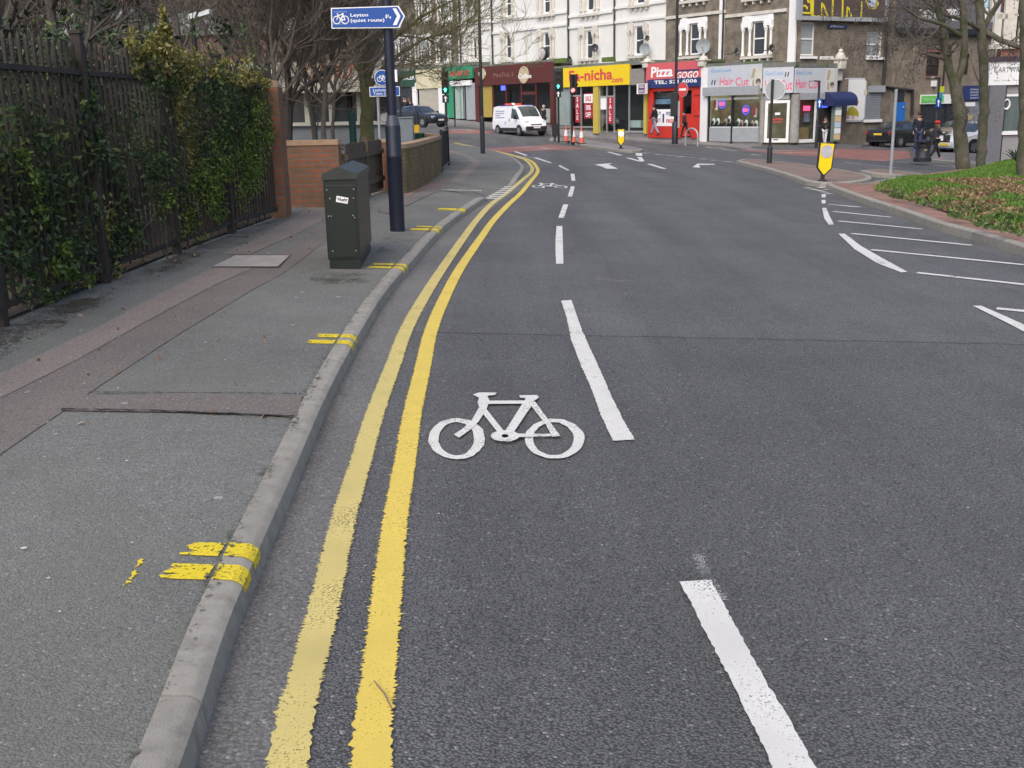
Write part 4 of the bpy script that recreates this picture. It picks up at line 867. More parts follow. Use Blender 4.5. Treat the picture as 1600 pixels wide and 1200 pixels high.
# projecting box sign between the yellow and red shops
b = h.mb(); x0, x1, z0, z1 = h.R(999, 131, 1012, 146.5, SH-0.35); b.box(x0, x1, SH-0.55, SH-0.35, z0, z1); pj = h.part(b, 'projecting_sign', M_WHITE)
b = h.mb(); b.box(x0+0.15, x1-0.03, SH-0.56, SH-0.55, z0+0.04, z1-0.04); h.part(b, 'sign_face', flat('purple_face', (0.12, 0.03, 0.13)), pj)
b = h.mb(); b.text('PIZZA', (x0+x1)/2+0.06, (z0+z1)/2+0.05, 0.2, SH-0.565, bold=0.02, align='CENTER', sx=0.7); b.text('GOGO', (x0+x1)/2+0.06, (z0+z1)/2-0.2, 0.2, SH-0.565, bold=0.02, align='CENTER', sx=0.7); h.part(b, 'lettering', M_LWHT, pj)
def console(h, px, y0, y1, off, y2=None):
    """carved stone console with a rounded cap that ends a shop fascia"""
    x, z0 = h.Q(px, y1, off); z1 = h.Q(px, y0, off)[1]; H = z1-z0; b = h.mb()
    b.box(x-0.22, x+0.22, off-0.25, off+0.25, z0, z0+H*0.45, 0.03); b.box(x-0.28, x+0.28, off-0.3, off+0.3, z0+H*0.45, z0+H*0.55, 0.02)
    b.lathe([(0.26, 0), (0.25, H*0.12), (0.16, H*0.24), (0.10, H*0.28)], 12, (x, off, z0+H*0.55)); b.ball((x, off, z0+H*0.88), H*0.12, 10)
    return h.part(b, 'console', M_STONE, None, True)
console(h, 1012, 88, 106, SH); console(h, 1099, 84, 104, SH)
b = h.mb(); x0, x1, z0, z1 = h.R(1098, 104, 1106, 214, SH); b.box(x0, x1, SH-0.12, SH+0.2, zf-0.3, z1); h.part(b, 'pilaster', M_WOOD_W)
# --- corner house: barber shop on the ground floor, chamfered corner door, flank wall up the side street
h = House(FA, UA[4], 'brown brick corner house above the grey hairdresser shop, with billboard on its flank', group=TG); W = UA[5]-UA[4]
h.window(1176.5, 34, 1194, 86, 90, (1160, 1208), lintel=24); h.window(1178, -60, 1196, -6, -1, (1162, 1210), lintel=-70)
h.wall(0, W-0.01, ZTOP, M_BRK); h.strings(0, W-0.5, [h.Q(1185, 21)[1]], M_STONE)
b = h.mb(); x0, x1, _, _ = h.R(1235, 20, 1243, 97); b.box(x0, x1, -0.10, 0.0, 3.2, ZTOP); h.part(b, 'pilaster', M_WOOD_W)
b = h.mb(); x0, x1, z0, z1 = h.R(1141, 50, 1143, 80); b.tube([(x0, -0.05, 4), (x0, -0.05, 5.5)], 0.03, 5)
hb = House(FB, 0.0, 'x', zb=h.zb); flank = hb.t
for k in ('label', 'category', 'group'):
    if k in flank: del flank[k]
# the flank hangs under the same house
flank.name = 'flank_wall'; mw = flank.matrix_basis.copy(); flank.parent = h.t
hm = Matrix.Translation(h.t.location) @ Matrix.Rotation(h.t.rotation_euler.z, 4, 'Z'); fm = Matrix.Translation(flank.location) @ Matrix.Rotation(flank.rotation_euler.z, 4, 'Z')
H2 = h; REL = hm.inverted() @ fm
bpy.data.objects.remove(flank)
class Side(House):
    """another face of a house: pieces are computed on that face and parented to the house"""
    def __init__(s, F, host, rel): s.F = F; s.zb = host.zb; s.t = host.t; s.holes = []; s.rel = rel
    def mb(s): m = MB(); m.M = s.rel @ Matrix.Translation((0, 0, -s.zb)); return m
def side(F, host):
    f = Matrix.Translation((F.o.x, F.o.y, host.zb)) @ Matrix.Rotation(F.a, 4, 'Z'); return Side(F, host, hm.inverted() @ f)
hb = side(FB, h); UE = FB.Q(1395, 100)[0]
hb.window(1252.6, 34, 1271.7, 87, pane=M_PANEL); b = hb.mb(); x0, x1, z0, z1 = hb.R(1250, 88, 1274, 92); b.box(x0, x1, -0.15, 0.05, z0, z1); hb.part(b, 'sill', M_WOOD_W)
hb.window(1355.5, 49, 1377, 89, pane=M_PANEL); b = hb.mb(); x0, x1, z0, z1 = hb.R(1353, 90, 1380, 93.5); b.box(x0, x1, -0.15, 0.05, z0, z1); hb.part(b, 'sill', M_WOOD_W)
hb.wall(0.02, UE, ZTOP, M_BRK, z0=hb.zb-1.5)
# shop front A
u0 = h.Q(1104, 150, SH)[0]; u1 = h.Q(1193, 150, SH)[0]; zf = h.Q(1185, 222, SH)[1]; zt = h.Q(1150, 103.5, SH)[1]
M_BARB = mat('barber_interior', (0.30, 0.27, 0.15), 0.8, 0.4, 1.5)
sf = h.shell(u0, u1, zf, zt, m=M_BARB, ledge=0.2)
M_FGREY = mat('grey_fascia', (0.50, 0.525, 0.56), 0.4, 0.06, 3)
def barber_sign(hh, off, sf, top, xs, photo=True, comb=True):
    (l, t, r, bt) = top; fa = hh.rect('fascia', M_FGREY, top, off-0.02, 0.12, sf); o = off-0.145; wd = r-l; ht = bt-t
    hh.part(hh.write('Good Look', l+wd*xs[0], t+ht*xs[1], wd*xs[2], ht*0.17, o, None, fa, shear=0.2), 'lettering', M_LBLUE, fa)
    hh.part(hh.write('Hair', l+wd*xs[3], t+ht*xs[4], wd*xs[5]*0.47, ht*0.36, o, None, fa, bold=0.01), 'lettering', M_LPINK, fa)
    hh.part(hh.write('Cut', l+wd*(xs[3]+xs[5]*0.54), t+ht*(xs[4]+0.02), wd*xs[5]*0.46, ht*0.38, o, None, fa, bold=0.01), 'lettering', M_LPINK, fa)
    if photo:
        x0, x1, z0, z1 = hh.R(l+wd*0.77, t+ht*0.05, l+wd*0.98, bt-ht*0.03, o); b = hh.mb(); b.box(x0, x1, o-0.012, o, z0, z1); ph = hh.part(b, 'photo_panel', mat('pale_photo', (0.58, 0.57, 0.50), 0.4, 0.1, 3), fa)
        b = hh.mb(); w = x1-x0; q = z1-z0      # two heads with dark hair
        b.disc(x0+w*0.7, z0+q*0.32, w*0.2, o-0.022, o-0.013, 14); hh.part(b, 'photo_hair', mat('photo_hair', (0.12, 0.09, 0.07), 0.5), ph)
        b = hh.mb(); b.disc(x0+w*0.72, z0+q*0.22, w*0.13, o-0.026, o-0.023, 12); hh.part(b, 'photo_face', mat('photo_face', (0.45, 0.34, 0.27), 0.5), ph)
        b = hh.mb(); b.xz([(x0+w*.1, z0+q*.5), (x0+w*.35, z0+q*.55), (x0+w*.45, z0+q*.95), (x0+w*.25, z0+q*.98)], o-0.022, o-0.013); b.xz([(x0+w*.2, z0+q*.1), (x0+w*.4, z0+q*.12), (x0+w*.35, z0+q*.45), (x0+w*.22, z0+q*.4)], o-0.022, o-0.013); hh.part(b, 'photo_shade', mat('photo_shade', (0.36, 0.33, 0.24), 0.5), ph)
    if comb:
        cx = l+wd*(0.08 if photo else 0.78); cy = t+ht*(0.72 if photo else 0.28); b = hh.mb(); b3 = [( -4, 3), (-2.6, 3.6), (-1, -3.5), (-2.4, -4.2)]
        for dx in (0, 4.2): q = [hh.Q(cx+dx+a, cy+c, o) for a, c in b3]; b.xz(q, o-0.01, o)
        hh.part(b, 'comb_picture', M_LBLK, fa)
    return fa
barber_sign(h, SH, sf, (1108.5, 104.5, 1192, 138.5), (0.03, 0.27, 0.37, 0.19, 0.85, 0.54))
h.rect('shutter_box', M_GREYM, (1103.5, 137, 1190, 147.5), SH-0.02, 0.28, sf)
x0, x1, z0, z1 = h.R(1109, 200, 1185, 222, SH); b = h.mb(); b.box(x0, x1, SH-0.04, SH+0.1, z0, h.Q(1109, 199, SH)[1]); h.part(b, 'stall_riser', M_GREYM, sf)
for bx in ((1110, 147, 1144, 200), (1145, 148, 1185, 204)): h.rect('shop_window', M_GLASS, bx, SH+0.04, 0.02, sf)
for p0, p1 in ((1104.5, 1109), (1143.8, 1146)):
    b = h.mb(); xa, xb = h.Q(p0, 170, SH)[0], h.Q(p1, 170, SH)[0]; b.box(xa, xb, SH-0.06, SH+0.06, zf-0.1, h.Q(p0, 146, SH)[1]); h.part(b, 'post', M_BLK, sf)
for a in ((1110, 153.4, 1185, 154.6), (1110, 198, 1185, 200)):
    b = h.mb(); x0, x1, z0, z1 = h.R(*a, SH); b.box(x0, x1, SH-0.01, SH+0.08, z0, z1); h.part(b, 'rail', M_WOOD_W, sf)
# things in the barber's window
for k, (cx, cy, m) in enumerate(((1114, 190, 0), (1121, 190, 0), (1133, 191, 1), (1139, 187, 0), (1153, 191, 0), (1158, 193, 1), (1165, 193, 0), (1175, 194, 1), (1181, 194, 0))):
    x, z = h.Q(cx, cy, SH+0.15); b = h.mb(); b.ball((x, SH+0.2, z), 0.17, 8, (0.7, 0.5, 1.2)); h.part(b, 'wig_picture', (M_LWHT, mat('tan_face', (0.5, 0.28, 0.2), 0.6))[m], sf)
    b = h.mb(); b.ball((x+0.02, SH+0.11, z-0.04), 0.1, 8, (0.7, 0.6, 1.1)); h.part(b, 'wig_hair', M_LBLK, sf)
h.rect('window_shelf', M_DARK, (1110, 192, 1185, 203), SH+0.35, 0.1, sf)
for bx in ((1124, 160, 1133, 164.5), (1160, 168, 1171, 176)): x, z = h.Q((bx[0]+bx[2])/2, (bx[1]+bx[3])/2, SH+0.12); b = h.mb(); b.disc(x, z, 0.10, SH+0.08, SH+0.1, 16, 1.7); h.part(b, 'neon_sign', M_NEON_R, sf); b = h.mb(); b.ring(x, z, 0.20, 0.23, SH+0.1, SH+0.12); h.part(b, 'neon_sign', M_NEON_B, sf)
for cx, y0, y1 in ((1117, 156, 172), (1178.5, 169, 183)):
    x, za = h.Q(cx, y0, SH+0.15); zb_ = h.Q(cx, y1, SH+0.15)[1]; b = h.mb(); b.lathe([(0.09, 0), (0.09, za-zb_)], 10, (x, SH+0.25, zb_)); bp_ = h.part(b, 'barber_pole', M_LWHT, sf); b = h.mb()
    for k in range(4): q = zb_+(za-zb_)*k/4; b.tube([(x-0.1, SH+0.17, q), (x+0.1, SH+0.14, q+0.22)], 0.035, 5)
    h.part(b, 'stripes', M_LRED, bp_)
h.rect('wall_display', mat('tan_display', (0.4, 0.28, 0.18), 0.6, 0.4, 4), (1118, 165, 1140, 183), SH+1.0, 0.1, sf)
b = h.mb(); b.box(u0+0.3, u1-0.3, SH+0.6, SH+1.0, zt-0.6, zt-0.55); h.part(b, 'lamp_strip', lamp_mat('barber_tube', (1.0, 0.93, 0.7), 7.0), sf)
# chamfered corner with the door
a1 = h.F.W(u1, SH, 0); b1u = side(FB, h).Q(1241, 170, -0.5)[0]; b1 = hb.F.W(b1u, -0.5, 0)
FC = Frame(a1.x, a1.y, math.atan2(b1.y-a1.y, b1.x-a1.x)); hc = side(FC, h); cl = math.hypot(b1.x-a1.x, b1.y-a1.y)
b = hc.mb(); zc0 = hc.Q(1215, 223)[1]; zc1 = hc.Q(1215, 105)[1]
b.box(0, cl, 0.25, 1.2, zc0-1, zc1)
cs = hc.part(b, 'corner_front', M_BARB)
b = hc.mb(); b.prism([(-0.02, -0.15, zc1), (cl+0.02, -0.15, zc1), (cl+0.1, 1.9, zc1), (-0.1, 1.9, zc1)], (0, 0, 0.22)); hc.part(b, 'ledge', M_LEAD, cs)
barber_sign(hc, 0.0, cs, (1194, 105.5, 1240, 145), (0.03, 0.32, 0.62, 0.02, 0.86, 0.93), photo=False)
M_COL = mat('grey_stone_column', (0.27, 0.26, 0.24), 0.85, 0.25, 4, 0.3, 30)
for p0, p1 in ((1186, 1194.5), (1234, 1248)):
    x0, x1 = hc.Q(p0, 180)[0], hc.Q(p1, 180)[0]; b = hc.mb(); b.lathe([((x1-x0)/2*1.1, 0), ((x1-x0)/2*1.1, 0.5), ((x1-x0)/2, 0.55), ((x1-x0)/2, hc.Q(1240, 147)[1]-zc0)], 16, ((x0+x1)/2, 0.15, zc0)); hc.part(b, 'column', M_COL, cs, True)
dr = hc.rect('door', M_WOOD_W, (1196.5, 157, 1232, 222.5), 0.1, 0.06, cs)
hc.rect('transom', M_GREYM, (1195, 145.5, 1234, 155), 0.08, 0.06, cs)
hc.rect('door_glass', mat('door_glass', (0.10, 0.10, 0.06), 0.08, 0.5, 1.5, spec=0.7), (1200.5, 161.5, 1227.5, 216), 0.035, 0.01, dr)
hc.rect('letter_box', M_BLK, (1208, 217.5, 1216, 219), 0.04, 0.01, dr); hc.rect('notice_paper', M_LWHT, (1211, 176, 1219, 179.5), 0.02, 0.01, dr)
hc.part(hc.write('BARBER', 1206, 187.5, 18, 2.6, 0.018, None, dr, bold=0.03), 'lettering', M_LRED, dr); hc.part(hc.write('SHOP', 1208, 192, 14, 2.6, 0.018, None, dr, bold=0.03), 'lettering', M_LRED, dr)
# shop front B
OB = -0.5; ub = b1u; ue = hb.Q(1306, 150, OB)[0]; zb0 = hb.Q(1275, 221, OB)[1]
sb = hb.shell(ub+0.25, ue, zb0, hb.Q(1270, 105.5, OB)[1], m=M_BARB, off=OB, ledge=0.2)
barber_sign(hb, OB, sb, (1242, 106, 1305, 144.5), (0.02, 0.27, 0.42, 0.02, 0.82, 0.58), comb=False)
hb.rect('shutter_box', M_GREYM, (1248, 145.5, 1300, 155), OB-0.02, 0.15, sb); hb.rect('shop_window', M_GLASS, (1248, 157, 1274, 220), OB+0.06, 0.02, sb)
hb.rect('frame', M_WOOD_W, (1246, 218, 1275, 222), OB-0.02, 0.05, sb); hb.rect('frame', M_WOOD_W, (1273, 156, 1275.5, 220), OB-0.02, 0.05, sb)
hb.rect('cardboard_screen', mat('brown_board', (0.36, 0.24, 0.12), 0.8, 0.1), (1248, 199, 1262.5, 218), OB+0.25, 0.02, sb); hb.rect('neon_sign', M_NEON_R, (1255.5, 165.5, 1265, 173), OB+0.12, 0.03, sb); hb.rect('wall_picture', mat('blueish_picture', (0.3, 0.33, 0.42), 0.5, 0.4, 4), (1256, 176, 1264, 190), OB+0.3, 0.02, sb)
hb.rect('dark_doorway', M_DARK, (1276, 157, 1300, 221), OB+0.02, 0.03, sb); b = hb.mb(); x0, x1, z0, z1 = hb.R(1281.5, 164.5, 1292, 168, OB-0.02); b.box(x0, x1, OB-0.05, OB-0.02, z0, z1); hb.part(b, 'neon_sign', M_NEON_B, sb)
# blue dutch canopy over the doorway
x0, z1 = hb.Q(1288, 143.5, OB-0.1); x1, z0 = hb.Q(1325, 165, OB-0.1); b = hb.mb(); n = 8; prof = [(OB-0.02-0.75*math.sin(k/n*math.pi/2), z0+0.25+(z1-z0-0.25)*math.cos(k/n*math.pi/2)) for k in range(n+1)]
prof += [(prof[-1][0], z0), (OB-0.02, z0)]
b.prism([(x0, y, z) for y, z in prof], (x1-x0, 0, 0)); hb.part(b, 'canopy', flat('blue_canopy', (0.016, 0.026, 0.095), 0.6), sb)
console(hb, 1312, 76, 108, -0.55)
b = hb.mb(); x0, x1, z0, z1 = hb.R(1306, 106, 1319, 126, -0.5); b.box(x0+0.1, x1-0.1, -0.5, 0.0, z0, z1, 0.04); hb.part(b, 'bracket', M_STONE)
b = hb.mb(); b.box(hb.Q(1306, 150)[0], hb.Q(1318, 150)[0], -0.3, 0.0, zb0-0.5, hb.Q(1312, 124)[1]); hb.part(b, 'pier', M_BRK)
# fittings on the flank wall
pl = hb.rect('street_name_plate', M_LWHT, (1281, 88, 1301.5, 93), 0.0, 0.03); hb.part(hb.write('HIGH ROAD', 1283, 91.9, 16, 2.4, -0.035, None, pl), 'lettering', M_LBLK, pl)
hb.rect('roller_shutter', M_GREYM, (1356, 134, 1379, 144), -0.0, 0.2)
b = hb.mb(); x0, x1, z0, z1 = hb.R(1351, 144, 1373, 187, 0)
for k in range(16): zz = z0+(z1-z0)*k/16; b.xz([(x0, zz), (x1, zz), (x1, zz+(z1-z0)/16-0.02), (x0, zz+(z1-z0)/16-0.02)], -0.06, 0.0)
hb.part(b, 'roller_shutter', mat('shutter_slats', (0.25, 0.27, 0.3), 0.5, 0.1)); hb.rect('sill', M_WOOD_W, (1348, 187, 1375, 190.5), 0.0, 0.15); hb.rect('alarm_box', M_CREAM, (1348, 140, 1352, 149), 0.0, 0.12)
b = hb.mb(); u, z = hb.Q(1389, 0, -0.1); b.tube([(u, -0.1, ZTOP), (u, -0.1, hb.Q(1389, 134)[1]), (hb.Q(1394, 140)[0], -0.1, hb.Q(1394, 138)[1]), (hb.Q(1424, 141)[0], -0.1, hb.Q(1424, 141)[1]), (hb.Q(1424, 160)[0], -0.1, hb.Q(1424, 180)[1])], 0.09, 8); hb.part(b, 'drainpipe', M_PIPE)
# poster panel and billboard are bolted on: things of their own
def wall_thing(hh, name, label, cat, px, py, off, group=None):
    u, z = hh.Q(px, py, off); w = hh.F.W(u, off, z); t = thing(name, label, cat, tuple(w), hh.F.a, group); m = Matrix.Translation((-u, -off, -z)); return t, m
t, M_ = wall_thing(hb, 'poster_panel', 'white framed advertising poster panel on the brick flank wall', 'poster', 1333, 156, -0.02)
def wmb(M_): b = MB(); b.M = M_; return b
x0, x1, z0, z1 = hb.R(1316.5, 122, 1349, 190, -0.02); c = 0.2
oc = [(x0+c, z0), (x1-c, z0), (x1, z0+c), (x1, z1-c), (x1-c, z1), (x0+c, z1), (x0, z1-c), (x0, z0+c)]
b = wmb(M_); b.xz(oc, -0.10, -0.02); b.build('frame', mat('poster_frame', (0.52, 0.53, 0.53), 0.5, 0.1), t)
k = 0.09; ic = [(x0+c, z0+k), (x1-c, z0+k), (x1-k, z0+c), (x1-k, z1-c), (x1-c, z1-k), (x0+c, z1-k), (x0+k, z1-c), (x0+k, z0+c)]
b = wmb(M_); b.xz(ic, -0.115, -0.102); b.build('poster_sheet', mat('poster_sheet', (0.78, 0.78, 0.76), 0.35, 0.05, 2), t)
b = wmb(M_); q = [hb.Q(a, c_, -0.12) for a, c_ in ((1322, 178), (1327, 168), (1333, 166), (1340, 172), (1342, 178), (1341, 183), (1338, 181), (1325, 180))]; b.xz(q, -0.123, -0.116); b.build('picture_patch', flat('olive_patch', (0.4, 0.36, 0.03)), t)
b = wmb(M_)
for (a, c_) in ((1331, 158), (1336, 153), (1338, 163), (1333, 183), (1325, 183), (1340, 160)): x, z = hb.Q(a, c_, -0.12); b.disc(x, z, 0.10, -0.122, -0.116, 10)
b.build('picture_spots', flat('pink_spots', (0.7, 0.35, 0.3)), t)
t, M_ = wall_thing(hb, 'billboard', 'large yellow and dark billboard with a grey frame high on the brick corner house', 'billboard', 1315, 0, -0.1)
x0, x1, z0, z1 = hb.R(1247, -60, 1382.5, 35.5, -0.1); z0 = hb.Q(1247, 31.5, -0.1)[1]; f = 0.28
for nm, bx in (('frame', (x0, x1, z0, z0+f*0.7)), ('frame', (x0, x0+f*0.9, z0+f*0.7, z1)), ('frame', (x1-f*0.6, x1, z0+f*0.7, z1)), ('frame', (x0+f*.9, x1-f*.6, z1-f, z1))): b = wmb(M_); b.box(bx[0], bx[1], -0.32, -0.1, bx[2], bx[3]); b.build(nm, M_GREYM, t)
b = wmb(M_); b.box(x0+f*.9, x1-f*.6, -0.2, -0.1, z0+f*.7, z1-f); b.build('poster_sheet', mat('dark_brown_sheet', (0.085, 0.06, 0.05), 0.5, 0.1, 2), t)
M_YB = flat('billboard_yellow', (0.72, 0.60, 0.02)); b = wmb(M_)
def bq(pts): b.xz([hb.Q(1220+a/8.889, c_/8.889, -0.2) for a, c_ in pts], -0.215, -0.201)
for pts in ([(405, -120), (460, -120), (455, 200), (440, 235), (410, 200)], [(300, 165), (420, 170), (460, 215), (600, 220), (640, 236), (1000, 236), (1380, 250), (1380, 265), (480, 248), (420, 195), (300, 190)],
            [(560, 40), (580, 30), (572, 225), (552, 222)], [(570, 40), (600, 60), (660, 225), (635, 225)], [(715, -100), (738, -100), (725, 230), (705, 230)], [(850, -100), (870, -100), (865, 235), (845, 235)],
            [(915, 95), (930, 85), (925, 238), (905, 238)], [(925, 90), (950, 110), (995, 240), (975, 240)], [(1115, 20), (1132, 20), (1125, 245), (1105, 245)], [(300, 70), (340, 65), (375, 100), (372, 130), (355, 130), (345, 95), (300, 95)], [(350, -40), (372, -40), (400, 20), (405, 45), (370, 35)],
            [(1150, -40), (1330, -60), (1360, 60), (1300, 140), (1220, 120)]): bq(pts)
b.build('letter_outlines', M_YB, t)
b = wmb(M_); bq_ = [hb.Q(1220+a/8.889, c_/8.889, -0.22) for a, c_ in ((1190, 0), (1300, -40), (1330, 40), (1300, 100), (1220, 90))]; b.xz(bq_, -0.235, -0.217); b.build('picture_patch', flat('pale_blue_patch', (0.5, 0.55, 0.65)), t)
t, M_ = wall_thing(hb, 'plaque', 'small dark name plaque below the yellow billboard', 'sign', 1307, 41, -0.02)
x0, x1, z0, z1 = hb.R(1293, 38.5, 1322, 44.5, -0.02); b = wmb(M_); b.box(x0, x1, -0.08, -0.02, z0, z1); b.build('plate', M_NAVY, t)
b = wmb(M_); b.text('JCDecaux', x0+0.12, z0+0.05, (z1-z0)*0.8, -0.085, width=(x1-x0)*0.75, shear=0.2); b.build('lettering', M_LWHT, t)

# --- estate agent's building up the side street
FE = FB.at(UE); hm = None
h = House(FB, UE+0.02, 'pale brown brick building with a green and white shop sign up the side street', 'shop_building', group=None); We = h.Q(1552, 120)[0]
h.window(1449, 82, 1467.5, 119, pane=mat('brown_pane', (0.03, 0.022, 0.02), 0.1, 0.2, 4), fm=mat('dark_wood', (0.05, 0.03, 0.025), 0.6)); h.window(1506, 84, 1513, 117, fm=MATS['dark_wood'], pane=MATS['brown_pane'])
h.wall(0, We, h.Q(1460, 53)[1], M_BRK2, z0=h.zb-1.5)
for bx in ((1447, 75, 1472, 81.5), (1446, 119, 1469, 122)): h.rect('lintel', M_BRKRED, bx, 0.0, 0.06)
ze = h.Q(1460, 54)[1]
b = h.mb(); b.box(-0.02, We, -0.35, 0.4, ze, ze+0.3); h.part(b, 'gutter', M_BLK)
b = h.mb(); b.prism([(0, -0.1, ze+0.3), (We, -0.1, ze+0.3), (We, 2.6, ze+3.6), (0, 2.6, ze+3.6)], (0, 0.2, 0.0)); rf = h.part(b, 'roof', M_SLATE)
for l, r in ((1439, 1461), (1483, 1500), (1535, 1545)):
    x0, z1 = h.Q(l, 14, 0.6); x1, z0 = h.Q(r, 40, 0.6); b = h.mb(); b.box(x0, x1, 0.3, 2.2, z0-0.1, z1); d = h.part(b, 'dormer', M_WOOD_W, rf); b = h.mb(); b.box(x0+0.12, x1-0.12, 0.27, 0.3, z0+0.05, z1-0.12); h.part(b, 'pane', M_PANEL, rf)
M_DKOPEN = M_DARK
sg = h.rect('shop_sign', M_WHITE, (1438, 148, 1494, 161.5), -0.02, 0.12); h.rect('green_panel', flat('leaf_green', (0.14, 0.55, 0.10)), (1440, 150, 1474, 160), -0.15, 0.01, sg); h.part(h.write('Mortgage', 1444, 157, 24, 4, -0.165, None, sg), 'lettering', flat('pale_green', (0.55, 0.8, 0.5)), sg)
b = h.mb(); x0, x1, z0, z1 = h.R(1440, 162, 1503, 215); b.box(x0, x1, -0.03, 0.0, z0, z1); h.part(b, 'shop_window', M_PANE)
for p in (1440, 1478, 1503):
    b = h.mb(); x0 = h.Q(p, 170)[0]; b.box(x0-0.08, x0+0.08, -0.1, 0.0, z0, z1); h.part(b, 'frame', M_BLK)
bs = h.rect('shop_sign', M_NAVY, (1505, 134, 1531, 156), -0.02, 0.1)
for k in range(4): h.part(h.write(('LETTINGS', 'SALES', 'MANAGEMENT', 'SURVEYS')[k], 1516, 141+4.4*k, 13, 2.3, -0.125, None, bs), 'lettering', M_LWHT, bs)
h.rect('shop_window', mat('lit_pane', (0.2, 0.22, 0.24), 0.15, 0.5, 2), (1505, 158, 1533, 212), 0, 0.03); h.rect('notice_panel', M_WHITE, (1508, 160, 1523, 166), -0.04, 0.03); h.rect('notice_panel', mat('tan_notice', (0.4, 0.33, 0.2), 0.7), (1512, 178, 1520, 190), -0.04, 0.02)
h.rect('alarm_box', M_WHITE, (1455, 126, 1460, 135), -0.0, 0.15)
dr = h.rect('door', mat('bright_blue_door', (0.015, 0.15, 0.5), 0.4, 0.08), (1397, 160, 1411.5, 200), 0.0, 0.05); h.rect('fanlight', M_PANE, (1397, 143, 1411.5, 159), 0.0, 0.04); b = h.mb(); x, z = h.Q(1411, 168, -0.06); b.ball((x, -0.08, z), 0.06, 8); h.part(b, 'handle', M_ALU, dr)
b = h.mb(); u, z = h.Q(1478, 80, -0.06); b.tube([(u, -0.06, h.Q(1478, 80)[1]), (h.Q(1472, 135)[0], -0.06, h.Q(1472, 135)[1])], 0.05, 5); h.part(b, 'drainpipe', M_PIPE)

# --- near right: grey rendered corner building with the lettered white sign
FR = Frame(18.05, 40.0, rad(3)); h = House(FR, 0, 'grey rendered corner shop building with red brick upper floor at the right edge', 'shop_building', zb=-0.9)
M_GREYR = mat('grey_render', (0.29, 0.28, 0.275), 0.8, 0.08, 2)
zs = h.Q(1570, 88)[1]; ztop2 = 10.5
x0, x1, z0, z1 = h.R(1563, 147, 1640, 207)
h.holes.append((x0, x1, z0, z1)); b = h.mb(); wall_skin(b, 0, 9, -2.5, h.Q(1545, 96)[1], h.holes, skew=6.5); h.part(b, 'wall', M_GREYR)
w = h.rect('window', M_WOOD_W, (1563, 147, 1640, 207.5), 0.06, 0.05); b = h.mb(); b.box(x0+0.09, x1, 0.0, 0.01, z0+0.09, z1-0.09); h.part(b, 'pane', mat('greenish_pane', (0.10, 0.13, 0.13), 0.06, 0.4, 1.2, spec=0.8), w); h.rect('sill', M_WOOD_W, (1560, 205.5, 1640, 209), 0.0, 0.1, w)
b = h.mb(); b.tube([(h.Q(1572, 163)[0]+0.36*0.33*math.cos(a/16*2*math.pi)*1.0, -0.03, h.Q(1572, 163)[1]+0.17*math.sin(a/16*2*math.pi)) for a in range(17)], 0.035, 6, False); h.part(b, 'extract_ring', M_WHITE, w)
h.holes = []; xw0, xw1, zw0, zw1 = h.R(1583, -80, 1598, 64); h.holes.append((xw0, xw1, zw0, zw1))
b = h.mb(); b.M = b.M @ Matrix.Translation((0, 0.15, 0)); wall_skin(b, 0, 9, h.Q(1545, 96)[1]+0.01, ztop2, [(a, b_, c, min(d, ztop2-0.1)) for a, b_, c, d in h.holes], skew=6.5); h.part(b, 'upper_wall', M_BRKRED)
b = h.mb(); b.box(xw0, xw1, 0.3, 0.33, zw0, zw1); h.part(b, 'pane', M_PANE)
for bx in ((1545, 70, 1640, 75), (1553, 20, 1560, 70), (1570, 0, 1583, 70), (1553, -60, 1556, 20), (1598, -40, 1603, 70), (1556, 22, 1572, 30), (1583, 22, 1598, 25)): h.rect('stone_band', M_STONE, bx, 0.15, 0.12)
h.rect('cornice', mat('dark_purple_cornice', (0.05, 0.03, 0.05), 0.5), (1545, 89, 1640, 95), 0.0, 0.2)
sg = h.rect('shop_sign', M_WHITE, (1545.5, 95, 1640, 131.5), -0.02, 0.12); h.part(h.write('CARTWRIGHT', 1553, 113.5, 62, 8.5, -0.145, None, sg), 'lettering', flat('charcoal_lettering', (0.08, 0.085, 0.1)), sg)
h.part(h.write('Sales  Letting  Finance  Survey', 1552.5, 127, 60, 2.6, -0.145, None, sg), 'lettering', flat('grey_lettering', (0.3, 0.3, 0.33)), sg)
x0, x1, z0, z1 = h.R(1545, 132, 1559, 252); b = h.mb(); b.box(x0, x1, -0.12, 0.0, -2, z1); h.part(b, 'pilaster', mat('grey_pilaster', (0.15, 0.15, 0.165), 0.7, 0.1))
h.rect('downpipe', M_BLK, (1559.5, 132, 1562, 252), 0.0, 0.06)

# --- left: low community building behind the trees
FL = Frame(-9.0, 38.0, rad(-4)); mat('cream_fascia_dull', (0.36, 0.35, 0.30), 0.7, 0.15, 2)
h = House(FL.at(-26), 0, 'long low building with cream fascia and orange letters behind the bare trees', 'shop_building', zb=0.3, cat='building')
xe = h.Q(603, 150)[0]; zsill = h.Q(478, 194)[1]; zfb = h.Q(500, 145)[1]; zft = h.Q(500, 97)[1]
xs0 = h.Q(300, 150)[0]
b = h.mb(); wall_skin(b, 0, xe, -0.5, zsill, [], back=2.5, skew=-1.5); h.part(b, 'wall', mat('blue_grey_panel', (0.13, 0.145, 0.155), 0.7, 0.15, 2))
b = h.mb(); b.box(0, xe-0.6, 0.15, 2.0, zsill, zfb); h.part(b, 'shop_window', M_PANE)
b = h.mb(); b.box(0, xe, -0.12, 0.3, zsill-0.06, zsill+0.06); h.part(b, 'sill', MATS['cream_fascia_dull'])
